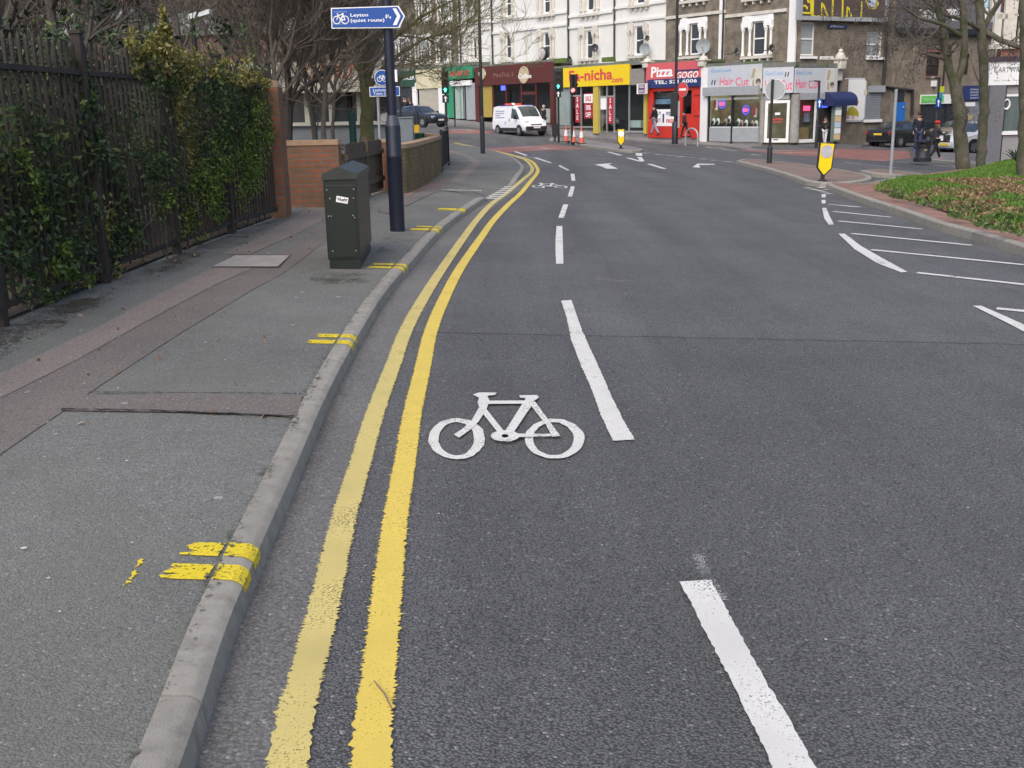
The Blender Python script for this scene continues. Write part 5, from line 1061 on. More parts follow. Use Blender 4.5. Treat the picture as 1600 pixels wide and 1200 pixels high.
for p in (440, 478, 484, 516, 545, 560, 585, 400, 360, 320): b = h.mb(); x = h.Q(p, 165)[0]; b.box(x-0.07, x+0.07, 0.02, 0.15, zsill+0.06, zfb); h.part(b, 'mullion', MATS['cream_fascia_dull'] if p not in (545, 585) else M_DARK)
b = h.mb(); b.box(xs0, xe, -0.5, 0.4, zfb, zft); fa = h.part(b, 'fascia', mat('cream_fascia', (0.40, 0.38, 0.30), 0.6, 0.08, 2))
h.part(h.write('CHEMIST', 478, 123, 76, 21, -0.51, None, fa, bold=0.03), 'lettering', flat('orange_lettering', (0.42, 0.13, 0.05)), fa)
b = h.mb(); b.box(0, xe-0.6, 0.0, 2, zft+0.0, zft+1.0); b2 = h.part(b, 'upper_wall', brick_mat('dull_red_brick', (0.20, 0.11, 0.08), (0.155, 0.095, 0.07), (0.17, 0.14, 0.12), stain=(0.12, 0.09, 0.07)))
zg0 = h.Q(420, 54)[1]; zg1 = h.Q(420, 8)[1]
b = h.mb(); b.box(0, xe-1.5, -0.1, 2, zft+1.0, zg0+0.02); h.part(b, 'upper_wall', M_BRK)
b = h.mb(); b.box(0, xe-1.5, -0.02, 2, zg0+0.02, zg1); h.part(b, 'glazed_band', mat('greenish_glazing', (0.22, 0.26, 0.25), 0.15, 0.2, 0.8, spec=0.7))
b = h.mb(); b.box(0, xe-1.5, -0.05, 2.2, zg1, zg1+3.2); h.part(b, 'upper_wall', brick_mat('tan_brick', (0.33, 0.22, 0.14), (0.27, 0.18, 0.11), (0.3, 0.26, 0.2)))
for k in range(9): b = h.mb(); x = 1.5+k*2.9; b.box(x, x+1.5, -0.08, -0.05, zg1+0.4, zg1+1.8); h.part(b, 'window', M_PANEL)

# --- pavement along the shops and round the corner
kp = [(560, 190), (684, 195), (761, 200.6), (810, 205.8), (875, 212), (940, 217.5), (1005, 223), (1070, 227.5), (1132, 231)]
inner = []
out = [P(*a) for a in kp]
base = [(-4.6, 1.06), (-2.76, 0.88), (2.9, 0.56), (11.05, -0.3), (13.6, -0.48)]
def base_z(x):
    for (a, za), (b_, zb_) in zip(base, base[1:]):
        if x <= b_: return za+(zb_-za)*(x-a)/(b_-a)
    return base[-1][1]
us = [FA.Q(x, 190, SH)[0] for x in (600, 680, 745, 800, 865, 930, 1000, 1070, 1190)]
ins = []
for u in us: q = FA.W(u, SH+0.3, 0); ins.append(Vector((q.x, q.y, base_z(q.x))))
vs = []; fs = []
for o, i in zip(out, ins): vs += [(o.x, o.y, o.z-0.1), (o.x, o.y, o.z+0.11), tuple(i)]
for k in range(len(out)-1): fs += [(3*k, 3*k+1, 3*k+4, 3*k+3), (3*k+1, 3*k+2, 3*k+5, 3*k+4)]
b = MB(); b.add(vs, fs); tag(b.build('pavement', M_FARPAVE), kind='structure')
kerb('kerb', [(p.x, p.y) for p in smooth_path_v(out)] if False else smooth_path([(p.x, p.y) for p in out], 0.3), 0.115, 0.15)
crn = [(1132, 231), (1170, 234.5), (1215, 237), (1250, 236.3), (1285, 234.5), (1310, 231.8), (1345, 230.8), (1380, 227)]
co = [P(*a) for a in crn]; ci = [ins[-1], FA.W(FA.Q(1192, 200, SH)[0], SH+0.2, 0), Vector((b1.x, b1.y, 0)), FB.W(FB.Q(1260, 200)[0], -0.3, 0), FB.W(FB.Q(1290, 200)[0], -0.3, 0), FB.W(FB.Q(1312, 200)[0], 0.2, 0), FB.W(FB.Q(1350, 200)[0], 0.2, 0), FB.W(FB.Q(1400, 200)[0], 0.3, 0)]
vs = []; fs = []
for k, (o, i) in enumerate(zip(co, ci)):
    hh_ = 0.11 if (k < 1 or k > 4) else 0.025; zi = -0.48-0.055*k if k else ins[-1].z; vs += [(o.x, o.y, o.z-0.1), (o.x, o.y, o.z+hh_), (i.x, i.y, zi)]
for k in range(len(co)-1): fs += [(3*k, 3*k+1, 3*k+4, 3*k+3), (3*k+1, 3*k+2, 3*k+5, 3*k+4)]
b = MB(); b.add(vs, fs); tag(b.build('pavement', M_FARPAVE), kind='structure')
# ------------------------------------------------------------------ walls, fence and planting on the left
M_IRON = mat('rusty_iron', (0.027, 0.021, 0.016), 0.75, 0.35, 8, 0.3, 60, dirt=(0.045, 0.032, 0.024), ds=6, dt=0.55)
M_BRKO = brick_mat('orange_brick', (0.33, 0.12, 0.06), (0.22, 0.10, 0.062), (0.17, 0.14, 0.11), 0.215, 0.075, stain=(0.13, 0.095, 0.06))
M_BRKM = brick_mat('mossy_brick', (0.24, 0.16, 0.085), (0.17, 0.125, 0.07), (0.13, 0.11, 0.07), 0.215, 0.075, stain=(0.105, 0.095, 0.04))
M_COPE = mat('brick_coping', (0.36, 0.24, 0.15), 0.9, 0.25, 9, 0.4, 50, dirt=(0.2, 0.17, 0.1), ds=5)
M_TIMB = mat('dark_timber', (0.075, 0.058, 0.042), 0.85, 0.35, 7, 0.3, 40)
M_BARK = mat('grey_bark', (0.105, 0.09, 0.075), 0.95, 0.35, 7, 0.8, 35, dirt=(0.07, 0.085, 0.03), ds=3, dt=0.56)
M_BARKD = mat('dark_bark', (0.068, 0.06, 0.05), 0.95, 0.35, 7, 0.6, 35)
M_BARKM = mat('mossy_bark', (0.135, 0.125, 0.06), 0.95, 0.4, 6, 0.7, 35, dirt=(0.12, 0.15, 0.035), ds=2.5, dt=0.47)
M_BARKR = mat('plane_bark', (0.10, 0.088, 0.066), 0.95, 0.45, 6, 0.9, 25, dirt=(0.045, 0.058, 0.02), ds=2.2, dt=0.44)
M_TWIG = mat('twigs', (0.105, 0.087, 0.072), 0.95, 0.3, 3); M_TWIGM = mat('mossy_twigs', (0.125, 0.12, 0.05), 0.95, 0.35, 3); M_TWIGD = mat('dark_twigs', (0.065, 0.055, 0.046), 0.95, 0.3, 3)
sheet('garden_soil', [(-3.52, -3), (-3.52, 7), (-3.44, 11), (-3.24, 14.7), (-3.45, 16.35), (-2.7, 17.6), (-2.3, 20.0), (-1.95, 20), (-1.8, 23), (-1.68, 26), (-3.6, 33), (-12, 36.5), (-34, 40), (-34, -3)], PAVEH+0.02, M_SOIL)
# iron fence: five bays of square palings on posts
fpx = [(3, 510), (165, 442), (277, 397), (362, 365), (435, 340)]
fp = [P(*a, PAVEH) for a in fpx]; fp = [Vector((-3.42, 3.3, 0)), Vector((-3.45, 5.18, 0))] + fp
t = thing('iron_fence', 'tall dark iron railing fence with square posts along the pavement', 'fence', (fp[0].x, fp[0].y, Zg(fp[0].x, fp[0].y)+PAVEH))
org = Vector(t.location)
for p in fp:
    b = MB(); z0 = Zg(p.x, p.y)+PAVEH-org.z; q = p-org; b.box(q.x-0.04, q.x+0.04, q.y-0.04, q.y+0.04, z0-0.1, z0+2.02, 0.006); b.box(q.x-0.05, q.x+0.05, q.y-0.05, q.y+0.05, z0+2.021, z0+2.05); b.build('post', M_IRON, t)
for a, c in zip(fp, fp[1:]):
    b = MB(); d = c-a; L = math.hypot(d.x, d.y); n = int(L/0.112)
    za = Zg(a.x, a.y)+PAVEH-org.z; zc = Zg(c.x, c.y)+PAVEH-org.z; ang = math.atan2(d.y, d.x)
    for k in range(1, n):
        f = k/n; x, y = a.x+d.x*f-org.x, a.y+d.y*f-org.y; z = za+(zc-za)*f
        if abs(k-n/2) < 0: continue
        b.M = Matrix.Translation((x, y, z)) @ Matrix.Rotation(ang, 4, 'Z'); hh = 1.93+rnd.uniform(-.012, .012)
        b.box(-0.012, 0.012, -0.012, 0.012, 0.10, hh); b.add([(-0.012, -0.012, hh), (0.012, -0.012, hh), (0.012, 0.012, hh), (-0.012, 0.012, hh), (0, 0, hh+0.04)], [(0, 1, 4), (1, 2, 4), (2, 3, 4), (3, 0, 4)])
    b.build('palings', M_IRON, t)
    for zz in (0.13, 1.72):
        b = MB(); b.M = Matrix.Translation((a.x-org.x, a.y-org.y, za+zz)) @ Matrix.Rotation(ang, 4, 'Z'); b.box(0.04, L-0.04, -0.022, 0.022, -0.02, 0.02); b.build('rail', M_IRON, t)
# brick pillar and low garden wall
def zpx(py, px, Y): return DP(px, py, Y).z
pb = P(441, 341, PAVEH)
t = thing('brick_pillar', 'narrow orange brick pillar with rounded top at the end of the iron fence', 'pillar', (pb.x-0.05, pb.y+0.2, pb.z), rad(4))
H = zpx(124, 430, pb.y)-pb.z
b = MB(); b.box(-0.11, 0.10, -0.2, 0.3, -0.1, H-0.1); b.build('shaft', M_BRKO, t); b = MB(); n = 8; b.prism([(-0.11, -0.2, H-0.098), (0.10, -0.2, H-0.098)]+[(-0.005+0.105*math.cos(math.pi*k/n), -0.2, H-0.098+0.1*math.sin(math.pi*k/n)) for k in range(1, n)], (0, 0.5, 0)); b.build('cap', M_COPE, t)
def wall_line(name, label, cat, pts, h0, th, m, cope=True, cm=None):
    """low wall following plan points; straight coping on top"""
    z0 = min(Zg(x, y) for x, y in pts)+PAVEH; o = Vector((pts[0][0], pts[0][1], z0)); t = thing(name, label, cat, o)
    back = offset_path(pts, th); n = len(pts)
    def ext(za, zb, e):
        f = offset_path(pts, -e); k = offset_path(pts, th+e); vs = []; fs = []
        for (x, y), (u, v) in zip(f, k): vs += [(x-o.x, y-o.y, za), (x-o.x, y-o.y, zb), (u-o.x, v-o.y, zb), (u-o.x, v-o.y, za)]
        for i in range(n-1):
            for j in range(4): fs.append((4*i+j, 4*i+(j+1) % 4, 4*i+4+(j+1) % 4, 4*i+4+j))
        fs += [(0, 1, 2, 3), (4*n-4, 4*n-1, 4*n-2, 4*n-3)]; b = MB(); return b.add(vs, fs)
    ext(-0.3, h0, 0.0).build('brickwork', m, t)
    if cope: ext(h0+0.001, h0+0.075, 0.012).build('coping', cm or M_COPE, t)
    return t
w0 = P(447, 323, PAVEH); w1 = P(534, 325.5, PAVEH)
zt = zpx(219, 490, 16.2); wall_line('garden_wall', 'low orange brick garden wall between the pillar and timber gate', 'wall', [(w0.x-0.1, w0.y), (w1.x, w1.y)], zt-(min(Zg(w0.x, w0.y), Zg(w1.x, w1.y))+PAVEH)-0.075, 0.22, M_BRKO)
g0 = Vector((w1.x+0.0, w1.y+0.75, 0)); g1 = P(600, 299, PAVEH)
t = thing('timber_gate', 'dark timber boarded double gate behind the green cabinet', 'gate', (g0.x, g0.y, Zg(g0.x, g0.y)+PAVEH), math.atan2(g1.y-g0.y, g1.x-g0.x)); L = (Vector((g1.x, g1.y, 0))-g0).length
for k in range(2):
    b = MB(); hw = L/2-0.02; x0 = k*(hw+0.04); n = 7
    for j in range(n): b.box(x0+hw*j/n+0.004, x0+hw*(j+1)/n-0.004, 0, 0.025, 0.05, 0.92+0.012*((j*3) % 2))
    lf = b.build('leaf', M_TIMB, t); b = MB(); b.box(x0, x0+hw, -0.035, -0.001, 0.68, 0.76); b.build('rail', M_TIMB, lf); b = MB(); b.box(x0, x0+hw, -0.035, -0.001, 0.2, 0.28); b.build('rail', M_TIMB, lf)
b = MB(); b.box(L/2-0.012, L/2+0.012, -0.05, 0.05, 0, 1.0); b.build('meeting_post', M_TIMB, t)
q = P(603, 298, PAVEH); t = thing('brick_pier', 'slim orange brick gate pier beside the dark sign post', 'pillar', (q.x, q.y+0.1, q.z), rad(20)); b = MB(); b.box(-0.06, 0.11, -0.11, 0.11, -0.1, 0.86); b.build('shaft', M_BRKO, t); b = MB(); b.box(-0.07, 0.12, -0.12, 0.12, 0.861, 0.93, 0.02); b.build('cap', M_COPE, t)
cw = smooth_path([tuple(P(*a, PAVEH)[:2]) for a in ((612, 303.5), (636, 302), (658, 292.5), (677, 280.5), (691, 270))], 0.4)
wall_line('curved_wall', 'low curved mossy brown brick wall on the corner', 'wall', cw, zpx(217, 680, 24)-(min(Zg(*p) for p in cw)+PAVEH)-0.04, 0.22, M_BRKM, True, M_MOSS if False else M_COPE)
wall_line('curved_wall', 'far stretch of low yellowish brick wall beyond the grey cabinet', 'wall', [tuple(DP(640, 200, 33)[:2]), tuple(DP(662, 200, 32)[:2]), tuple(DP(681, 205, 30)[:2])], 0.72, 0.22, M_BRKM)
# black pedestrian guard rail
r0 = P(691, 268, PAVEH); r1 = P(701, 258, PAVEH); r2 = Vector((r1.x-0.35, r1.y+5.5, 0))
t = thing('guard_rail', 'black pedestrian guard rail at the end of the curved wall', 'railing', r0)
for a, c in ((r0, r1), (r1, r2)):
    a = Vector((a.x, a.y, Zg(a.x, a.y)+PAVEH)); c = Vector((c.x, c.y, Zg(c.x, c.y)+PAVEH)); n = int((c-a).length/0.11); b = MB()
    for k in range(n+1): p = a.lerp(c, k/n)-r0; b.tube([p+Vector((0, 0, 0.08)), p+Vector((0, 0, 0.93))], 0.012, 5)
    b.build('bars', M_BLK, t)
    for zz in (0.08, 0.95): b = MB(); b.tube([a-r0+Vector((0, 0, zz)), c-r0+Vector((0, 0, zz))], 0.025, 6); b.build('rail', M_BLK, t)
    for p in (a, c): b = MB(); p = p-r0; b.box(p.x-0.03, p.x+0.03, p.y-0.03, p.y+0.03, -0.1, 1.0); b.build('post', M_BLK, t)

# ------------------------------------------------------------------ trees: trunk and limbs placed, twigs grown
def grow(mb, p, d, L, r, depth, rg, spread=0.6, up=0.12, bend=0.18, kids=(3, 5), balls=None, minr=0.0035):
    n = 4; pts = [Vector(p)]; d = Vector(d).normalized()
    for k in range(n):
        d = (d+Vector((rg.gauss(0, bend), rg.gauss(0, bend), rg.gauss(0, bend)+up))).normalized(); pts.append(pts[-1]+d*(L/n))
    mb.tube(pts, [max(minr, r*(1-0.62*i/n)) for i in range(n+1)], 5 if r > 0.03 else 3, False)
    if depth <= 0: 
        if balls is not None and rg.random() < 0.5: balls.append(pts[-1])
        return
    for k in range(rg.randint(*kids)):
        f = rg.uniform(0.25, 1.0); i = min(n-1, int(f*n)); q = pts[i].lerp(pts[i+1], f*n-i); dd = (pts[i+1]-pts[i]).normalized()
        a = Vector((rg.gauss(0, 1), rg.gauss(0, 1), rg.gauss(0, 1))); a = (a-dd*a.dot(dd)).normalized()
        grow(mb, q, dd+a*rg.uniform(spread*0.6, spread*1.5), L*rg.uniform(0.45, 0.75), max(minr, r*rg.uniform(0.4, 0.6)), depth-1, rg, spread, up, bend, kids, balls, minr)
def tree(name, label, Y, limbs, bark, twig, seed, depth=2, L=1.1, group=None, kids=(3, 5), tw=6, base=None, up=0.12, spread=0.6, balls=False, minr=0.004):
    """limbs: list of (pixel polyline, start radius, end radius); the first one is the trunk"""
    rg = random.Random(seed); pol = []
    for pts, ra, rb in limbs:
        q = [DP(p[0], p[1], Y+(p[2] if len(p) > 2 else 0)) for p in pts]; pol.append((q, ra, rb))
    b0 = pol[0][0][0]; g = Zg(b0.x, b0.y)+0.1; t = thing(name, label, 'tree', (b0.x, b0.y, g), 0, group); o = Vector(t.location)
    tr = MB(); tr.M = Matrix.Translation(-o); cr = MB(); cr.M = Matrix.Translation(-o); bl = [] if balls else None; first = True
    for q, ra, rb in pol:
        if first:
            if q[0].z > g-0.1: q = [Vector((q[0].x, q[0].y, g-0.15))]+q
            n = len(q); rr = [ra*1.25]+[ra+(rb-ra)*i/(n-2) for i in range(n-1)] if n > 2 else [ra, rb]
        else: n = len(q); rr = [ra+(rb-ra)*i/(n-1) for i in range(n)]
        # wiggle the polyline a bit and refine
        qq = []; rq = []
        for i in range(len(q)-1):
            k = max(2, int((q[i+1]-q[i]).length/0.25))
            for j in range(k): qq.append(q[i].lerp(q[i+1], j/k)+Vector((rg.gauss(0, 1), rg.gauss(0, 1), rg.gauss(0, .5)))*0.10*rr[i]*(0.0 if first and i == 0 and j == 0 else 1)); rq.append((rr[i]+(rr[i+1]-rr[i])*j/k)*rg.uniform(0.95, 1.06))
        qq.append(q[-1]); rq.append(rr[-1])
        tr.tube(qq, rq, 12 if ra > 0.15 else 8 if ra > 0.05 else 6, True)
        for k in range(tw if not first else tw//3):
            f = rg.uniform(0.35, 1.0); i = min(len(qq)-2, int(f*(len(qq)-1))); dd = (qq[i+1]-qq[i]).normalized(); a = Vector((rg.gauss(0, 1), rg.gauss(0, 1), rg.gauss(0, 1))); a = (a-dd*a.dot(dd)).normalized()
            grow(cr, qq[i], dd*0.6+a*rg.uniform(0.5, 1.0)+Vector((0, 0, up)), L*rg.uniform(0.6, 1.3), min(rq[i]*0.5, 0.028), depth, rg, spread, up, 0.18, kids, bl, minr)
        grow(cr, qq[-1], qq[-1]-qq[-2], L, rq[-1]*0.9, depth, rg, spread, up, 0.15, kids, bl, minr); first = False
    tr.build('trunk', bark, t, True); c = cr.build('crown', twig, t, recalc=False)
    if balls:
        b = MB(); b.M = Matrix.Translation(-o)
        for p in bl: b.tube([p, p-Vector((0, 0, 0.12))], 0.003, 3, False); b.ball(p-Vector((0, 0, 0.14)), 0.021, 5)
        b.build('seed_balls', M_BARKD, t)
    return t
GT = 'bare trees behind the iron fence'
tree('bare_tree', 'dark multi-stemmed bare tree right behind the iron fence post', 13.0, [([(98, 160), (92, 95), (84, 45), (76, -5)], 0.075, 0.05), ([(112, 130), (115, 70), (118, 22), (128, -10)], 0.03, 0.02), ([(130, 95), (140, 50), (146, 8), (150, -15)], 0.035, 0.02), ([(125, 75), (150, 52), (186, 36), (214, 16), (245, -6)], 0.026, 0.013), ([(140, 55), (172, 24), (192, -5)], 0.018, 0.01), ([(118, 30, .2), (100, 30, .2), (92, 14, .3)], 0.014, 0.008), ([(168, 76), (184, 44), (200, 2)], 0.02, 0.01), ([(165, 80, .5), (200, 70, .6), (240, 45, .8), (275, 15, 1)], 0.018, 0.008)], M_BARKD, M_TWIGD, 11, 2, 0.8, GT, tw=5)
tree('bare_tree', 'slender leaning bare tree with dark trunk at the far left edge', 14.5, [([(2, 150), (8, 60), (22, -5)], 0.10, 0.06), ([(8, 60), (30, 30), (52, -5)], 0.04, 0.02), ([(6, 80), (-20, 40), (-30, 0)], 0.04, 0.02)], M_BARKD, M_TWIGD, 12, 2, 1.0, GT, tw=7)
tree('bare_tree', 'thin forking bare tree left of the white street lamp', 19.0, [([(285, 150), (283, 80), (276, 30), (262, -5)], 0.05, 0.03), ([(283, 85), (300, 40), (318, 0)], 0.03, 0.015), ([(281, 60), (252, 20), (240, -5)], 0.03, 0.015), ([(283, 95), (262, 66), (230, 40), (205, 20)], 0.02, 0.01)], M_BARKD, M_TWIG, 13, 2, 1.1, GT, tw=8)
tree('bare_tree', 'spreading bare tree behind the orange brick garden wall', 24.0, [([(449, 212), (452, 166), (451, 128), (449, 97), (437, 45), (425, 0)], 0.105, 0.035), ([(454, 164), (470, 141), (496, 123), (520, 98), (531, 84), (531, 66)], 0.055, 0.03), ([(453, 160), (466, 127), (472, 83), (492, 62), (515, 20)], 0.055, 0.025), ([(450, 165), (437, 156), (436, 136), (415, 110), (399, 88), (380, 60)], 0.05, 0.02), ([(449, 100), (468, 70), (480, 30), (484, -5)], 0.035, 0.02), ([(436, 136), (425, 90), (405, 40)], 0.03, 0.015)], M_BARKD, M_TWIG, 14, 3, 1.3, GT, (3, 5), tw=9)
tree('bare_tree', 'thin whippy bare tree between the spreading tree and mossy tree', 25.5, [([(492, 215), (486, 170), (478, 140), (474, 100)], 0.07, 0.035), ([(486, 172), (510, 120), (524, 70), (530, 20)], 0.035, 0.015), ([(483, 150), (500, 100), (505, 40)], 0.03, 0.015)], M_BARK, M_TWIG, 15, 3, 1.2, GT, (3, 5), tw=10)
tree('mossy_tree', 'large mossy green tree with dense twigs behind the blue cycle signs', 27.0, [([(573, 224), (575, 172), (571, 118), (566, 70), (563, 20), (560, -20)], 0.185, 0.11), ([(568, 130), (556, 80), (548, 30), (545, -15)], 0.085, 0.05), ([(575, 120), (588, 80), (592, 30), (600, -15)], 0.085, 0.05), ([(578, 135), (600, 105), (628, 82), (660, 62), (700, 50)], 0.07, 0.02), ([(585, 95), (620, 55), (660, 25), (705, 2)], 0.07, 0.02), ([(590, 60), (625, 15), (650, -15)], 0.06, 0.03), ([(577, 150), (605, 130), (640, 118), (668, 112)], 0.045, 0.012), ([(560, 110), (535, 60), (515, 10)], 0.06, 0.02), ([(600, 105), (640, 100), (680, 92)], 0.03, 0.01), ([(620, 55), (665, 60), (715, 82)], 0.03, 0.01)], M_BARKM, M_TWIGM, 16, 3, 1.25, 'trees on the corner', (3, 5), tw=6, spread=0.7)
for i, (px, Y, s, lb) in enumerate(((425, 21.5, 61, 'wispy grey sapling just above the left end of the brick garden wall'), (505, 22.5, 62, 'wispy grey sapling above the right end of the brick garden wall'), (200, 30, 21, 'grey bare tree far behind the fence below the glazed band'), (352, 31, 22, 'grey bare tree in front of the left end of the cream fascia'), (60, 24, 23, 'tangled dark bare tree behind the left end of the fence'), (396, 29, 24, 'slim bare tree just left of the spreading bare tree'), (140, 26, 25, 'tangled bare tree seen between the dark stems'), (520, 33, 26, 'low bushy bare tree below the orange letters'), (-20, 20, 27, 'broad bare tree at the far left behind the ivy'))):
    tree('bare_tree', lb, Y, [([(px, 200), (px+4, 120), (px-3, 50), (px+2, -10)], 0.052, 0.025), ([(px+3, 130), (px+28, 80), (px+40, 20)], 0.05, 0.02), ([(px+2, 140), (px-24, 85), (px-38, 20)], 0.05, 0.02), ([(px, 90), (px+15, 40), (px+30, -10)], 0.04, 0.02), ([(px+2, 160), (px+25, 140), (px+45, 110)], 0.03, 0.012), ([(px+2, 165), (px-25, 140), (px-40, 115)], 0.03, 0.012)], M_BARKD if i in (4, 6, 8) else M_BARK, M_TWIGD if i in (4, 6, 8) else M_TWIG, s, 3, 1.5, GT, (3, 5), tw=7)
# right-hand plane trees on the grass
GR = 'plane trees on the grass verge'
tree('plane_tree', 'forked mossy tree trunk on the grass beside the litter bin', 33.4, [([(1505, 268), (1503, 240), (1501, 215), (1498, 170), (1493, 135)], 0.215, 0.185), ([(1493, 140), (1483, 108), (1478, 70), (1470, 30), (1460, -10)], 0.135, 0.10), ([(1494, 138), (1503, 105), (1507, 60), (1505, 20), (1500, -20)], 0.125, 0.10), ([(1502, 56, -.5), (1480, 42, -.8), (1456, 33, -1), (1435, 28, -1.2), (1412, 12, -1.5)], 0.075, 0.03), ([(1478, 66), (1468, 68, .1), (1453, 71, .2), (1432, 66, .3), (1420, 51, .4), (1408, 28, .5)], 0.05, 0.02)], M_BARKR, M_TWIG, 31, 3, 1.0, GR, (2, 4), tw=6, balls=True, up=0.0)
tree('plane_tree', 'straight pale mossy tree trunk just left of the lettered white sign', 36.8, [([(1532, 262), (1536, 200), (1538, 150), (1537, 90), (1534, 45), (1530, 0)], 0.165, 0.14), ([(1532, 46), (1510, 34, -.6), (1495, 28, -.9), (1471, 22, -1.3), (1450, 13, -1.8), (1424, 11, -2.3)], 0.075, 0.03), ([(1538, 48), (1562, 62, -.5), (1585, 71, -1), (1610, 77, -1.5)], 0.10, 0.07), ([(1538, 40), (1556, 12), (1570, -12)], 0.10, 0.07), ([(1450, 13, -1.8), (1415, 30, -2.2), (1385, 45, -2.6)], 0.03, 0.012), ([(1426, 11, -2.3), (1390, 12, -2.6), (1350, 25, -3)], 0.03, 0.01), ([(1471, 22, -1.3), (1440, -2, -1.6), (1400, -10, -2)], 0.04, 0.02)], M_BARKR, M_TWIG, 32, 3, 1.0, GR, (2, 4), tw=7, balls=True, up=-0.02)
tree('plane_tree', 'grey tree trunk at the right edge of the photo nearest the road', 24.4, [([(1600, 297), (1602, 200), (1604, 100), (1604, -20)], 0.17, 0.135), ([(1599, 60), (1620, 0), (1640, -40)], 0.08, 0.05)], M_BARKR, M_TWIG, 33, 2, 1.0, GR, (2, 4), tw=3)

# ------------------------------------------------------------------ ivy and hedges
def leaf(mb, c, s, rg, flat_=0.0):
    a = Vector((rg.gauss(0, 1), rg.gauss(0, 1), rg.gauss(0, 1)*(1-flat_))).normalized(); u = a.cross(Vector((rg.gauss(0, 1), rg.gauss(0, 1), rg.gauss(0, 1)))).normalized(); w = a.cross(u)
    mb.add([c-u*s*0.9, c-w*s*0.42+a*s*0.1, c+u*s*0.95, c+w*s*0.42+a*s*0.1], [(0, 1, 2, 3)])
M_IVY = leaf_mat('ivy_leaf', [(0.0, (0.022, 0.042, 0.016)), (0.5, (0.045, 0.08, 0.028)), (0.85, (0.085, 0.135, 0.04)), (1.0, (0.18, 0.21, 0.06))])
M_IVYB = leaf_mat('ivy_leaf_bright', [(0.0, (0.045, 0.085, 0.016)), (0.5, (0.11, 0.17, 0.028)), (1.0, (0.22, 0.28, 0.05))])
M_IVYG = leaf_mat('ivy_leaf_golden', [(0.0, (0.07, 0.085, 0.02)), (0.5, (0.19, 0.18, 0.045)), (0.8, (0.30, 0.26, 0.08)), (1.0, (0.36, 0.27, 0.12))])
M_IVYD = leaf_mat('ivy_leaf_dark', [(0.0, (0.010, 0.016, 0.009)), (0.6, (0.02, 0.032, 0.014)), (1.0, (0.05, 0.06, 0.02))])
def fence_x(y):
    for a, c in zip(fp, fp[1:]):
        if a.y <= y <= c.y: return a.x+(c.x-a.x)*(y-a.y)/(c.y-a.y)
    return fp[0].x if y < fp[0].y else fp[-1].x
def ivy(name, label, blobs, n, m, seed, size=0.045, stems=True, out=0.05, group='ivy and shrubs on the fence'):
    """blobs: (pixel x, pixel y, Y offset from fence line, rx metres along fence, rz, depth, weight); leaves fill lumpy clumps"""
    rg = random.Random(seed); mb = MB(); b0 = None; W = sum(b[6] for b in blobs); cents = []
    for px, py, off, rx, rz, dp, w in blobs:
        # where the pixel's ray meets the fence line plane x = -3.42 (shifted into the garden by off)
        off = off*0.4-out if stems else off; d = ray(px, py); c = CAM+d*((-3.42-off)/d.x)
        for _i in range(6): c = CAM+d*((fence_x(c.y)-off)/d.x)
        cents.append(c)
        if b0 is None: b0 = Vector((c.x, c.y, Zg(c.x, c.y)+0.1))
        k = int(n*w/W); cl = [(rg.gauss(0, .6), rg.gauss(0, .6), rg.gauss(0, .6)) for _ in range(max(4, k//55))]
        for _ in range(k):
            q = cl[rg.randrange(len(cl))]; v = Vector((c.x+dp*(q[0]+rg.gauss(0, .22)), c.y+rx*(q[1]+rg.gauss(0, .2)), c.z+rz*(q[2]+rg.gauss(0, .2))))
            if v.z < Zg(v.x, v.y)+0.12: continue
            leaf(mb, v-b0, size*rg.uniform(0.6, 1.3), rg)
    t = thing(name, label, 'shrub', b0, 0, group); mb.build('foliage', m, t, recalc=False)
    if stems:
        for c in cents:
            for k in range(1):
                sm = MB()
                p = Vector((c.x-abs(rg.gauss(0, .06))-0.03, c.y+rg.gauss(0, .3), Zg(c.x, c.y)+0.05)); q = c+Vector((rg.gauss(0, .08), rg.gauss(0, .3), rg.gauss(0, .2))); mid = p.lerp(q, 0.5)+Vector((rg.gauss(0, .05), rg.gauss(0, .12), 0)); sm.tube([p-b0, mid-b0, q-b0], [0.012, 0.009, 0.004], 5, False); sm.build('stem', M_BARKD, t)
    return t
ivy('ivy', 'dark green ivy climbing through the left bays of the iron fence', [(40, 330, .15, .5, .7, .12, 1.4), (95, 350, .12, .55, .6, .12, 1.3), (140, 300, .1, .4, .8, .10, 1.2), (130, 130, -.03, .12, .3, .06, .25), (140, 230, -.02, .18, .35, .07, .35), (30, 220, .3, .6, .5, .15, .7), (-40, 350, .2, .5, .6, .12, .8), (185, 340, .1, .4, .5, .1, .8)], 13000, M_IVY, 41, 0.036, out=-0.03)
ivy('shrub', 'bright green leafy shrub at the foot of the fence near the brick pillar', [(330, 290, .08, .7, .35, .12, 1.4), (390, 250, .05, .7, .45, .12, 1.6), (405, 200, .05, .5, .4, .1, .8), (275, 320, .1, .5, .25, .1, .6), (20, 300, .1, .3, .3, .1, .35), (110, 410, .05, .3, .15, .08, .35)], 9500, M_IVYB, 42, 0.027, out=0.03)
ivy('ivy', 'dark ivy mass hanging over the middle of the iron fence', [(250, 170, .05, .6, .55, .12, 1.3), (330, 170, .05, .8, .5, .12, 1.5), (380, 160, .05, .8, .5, .12, 1.3), (230, 260, .1, .5, .5, .12, .9), (300, 240, .08, .7, .5, .12, 1.0), (355, 215, .06, .6, .5, .1, .9)], 9500, M_IVY, 43, 0.031, out=0.02)
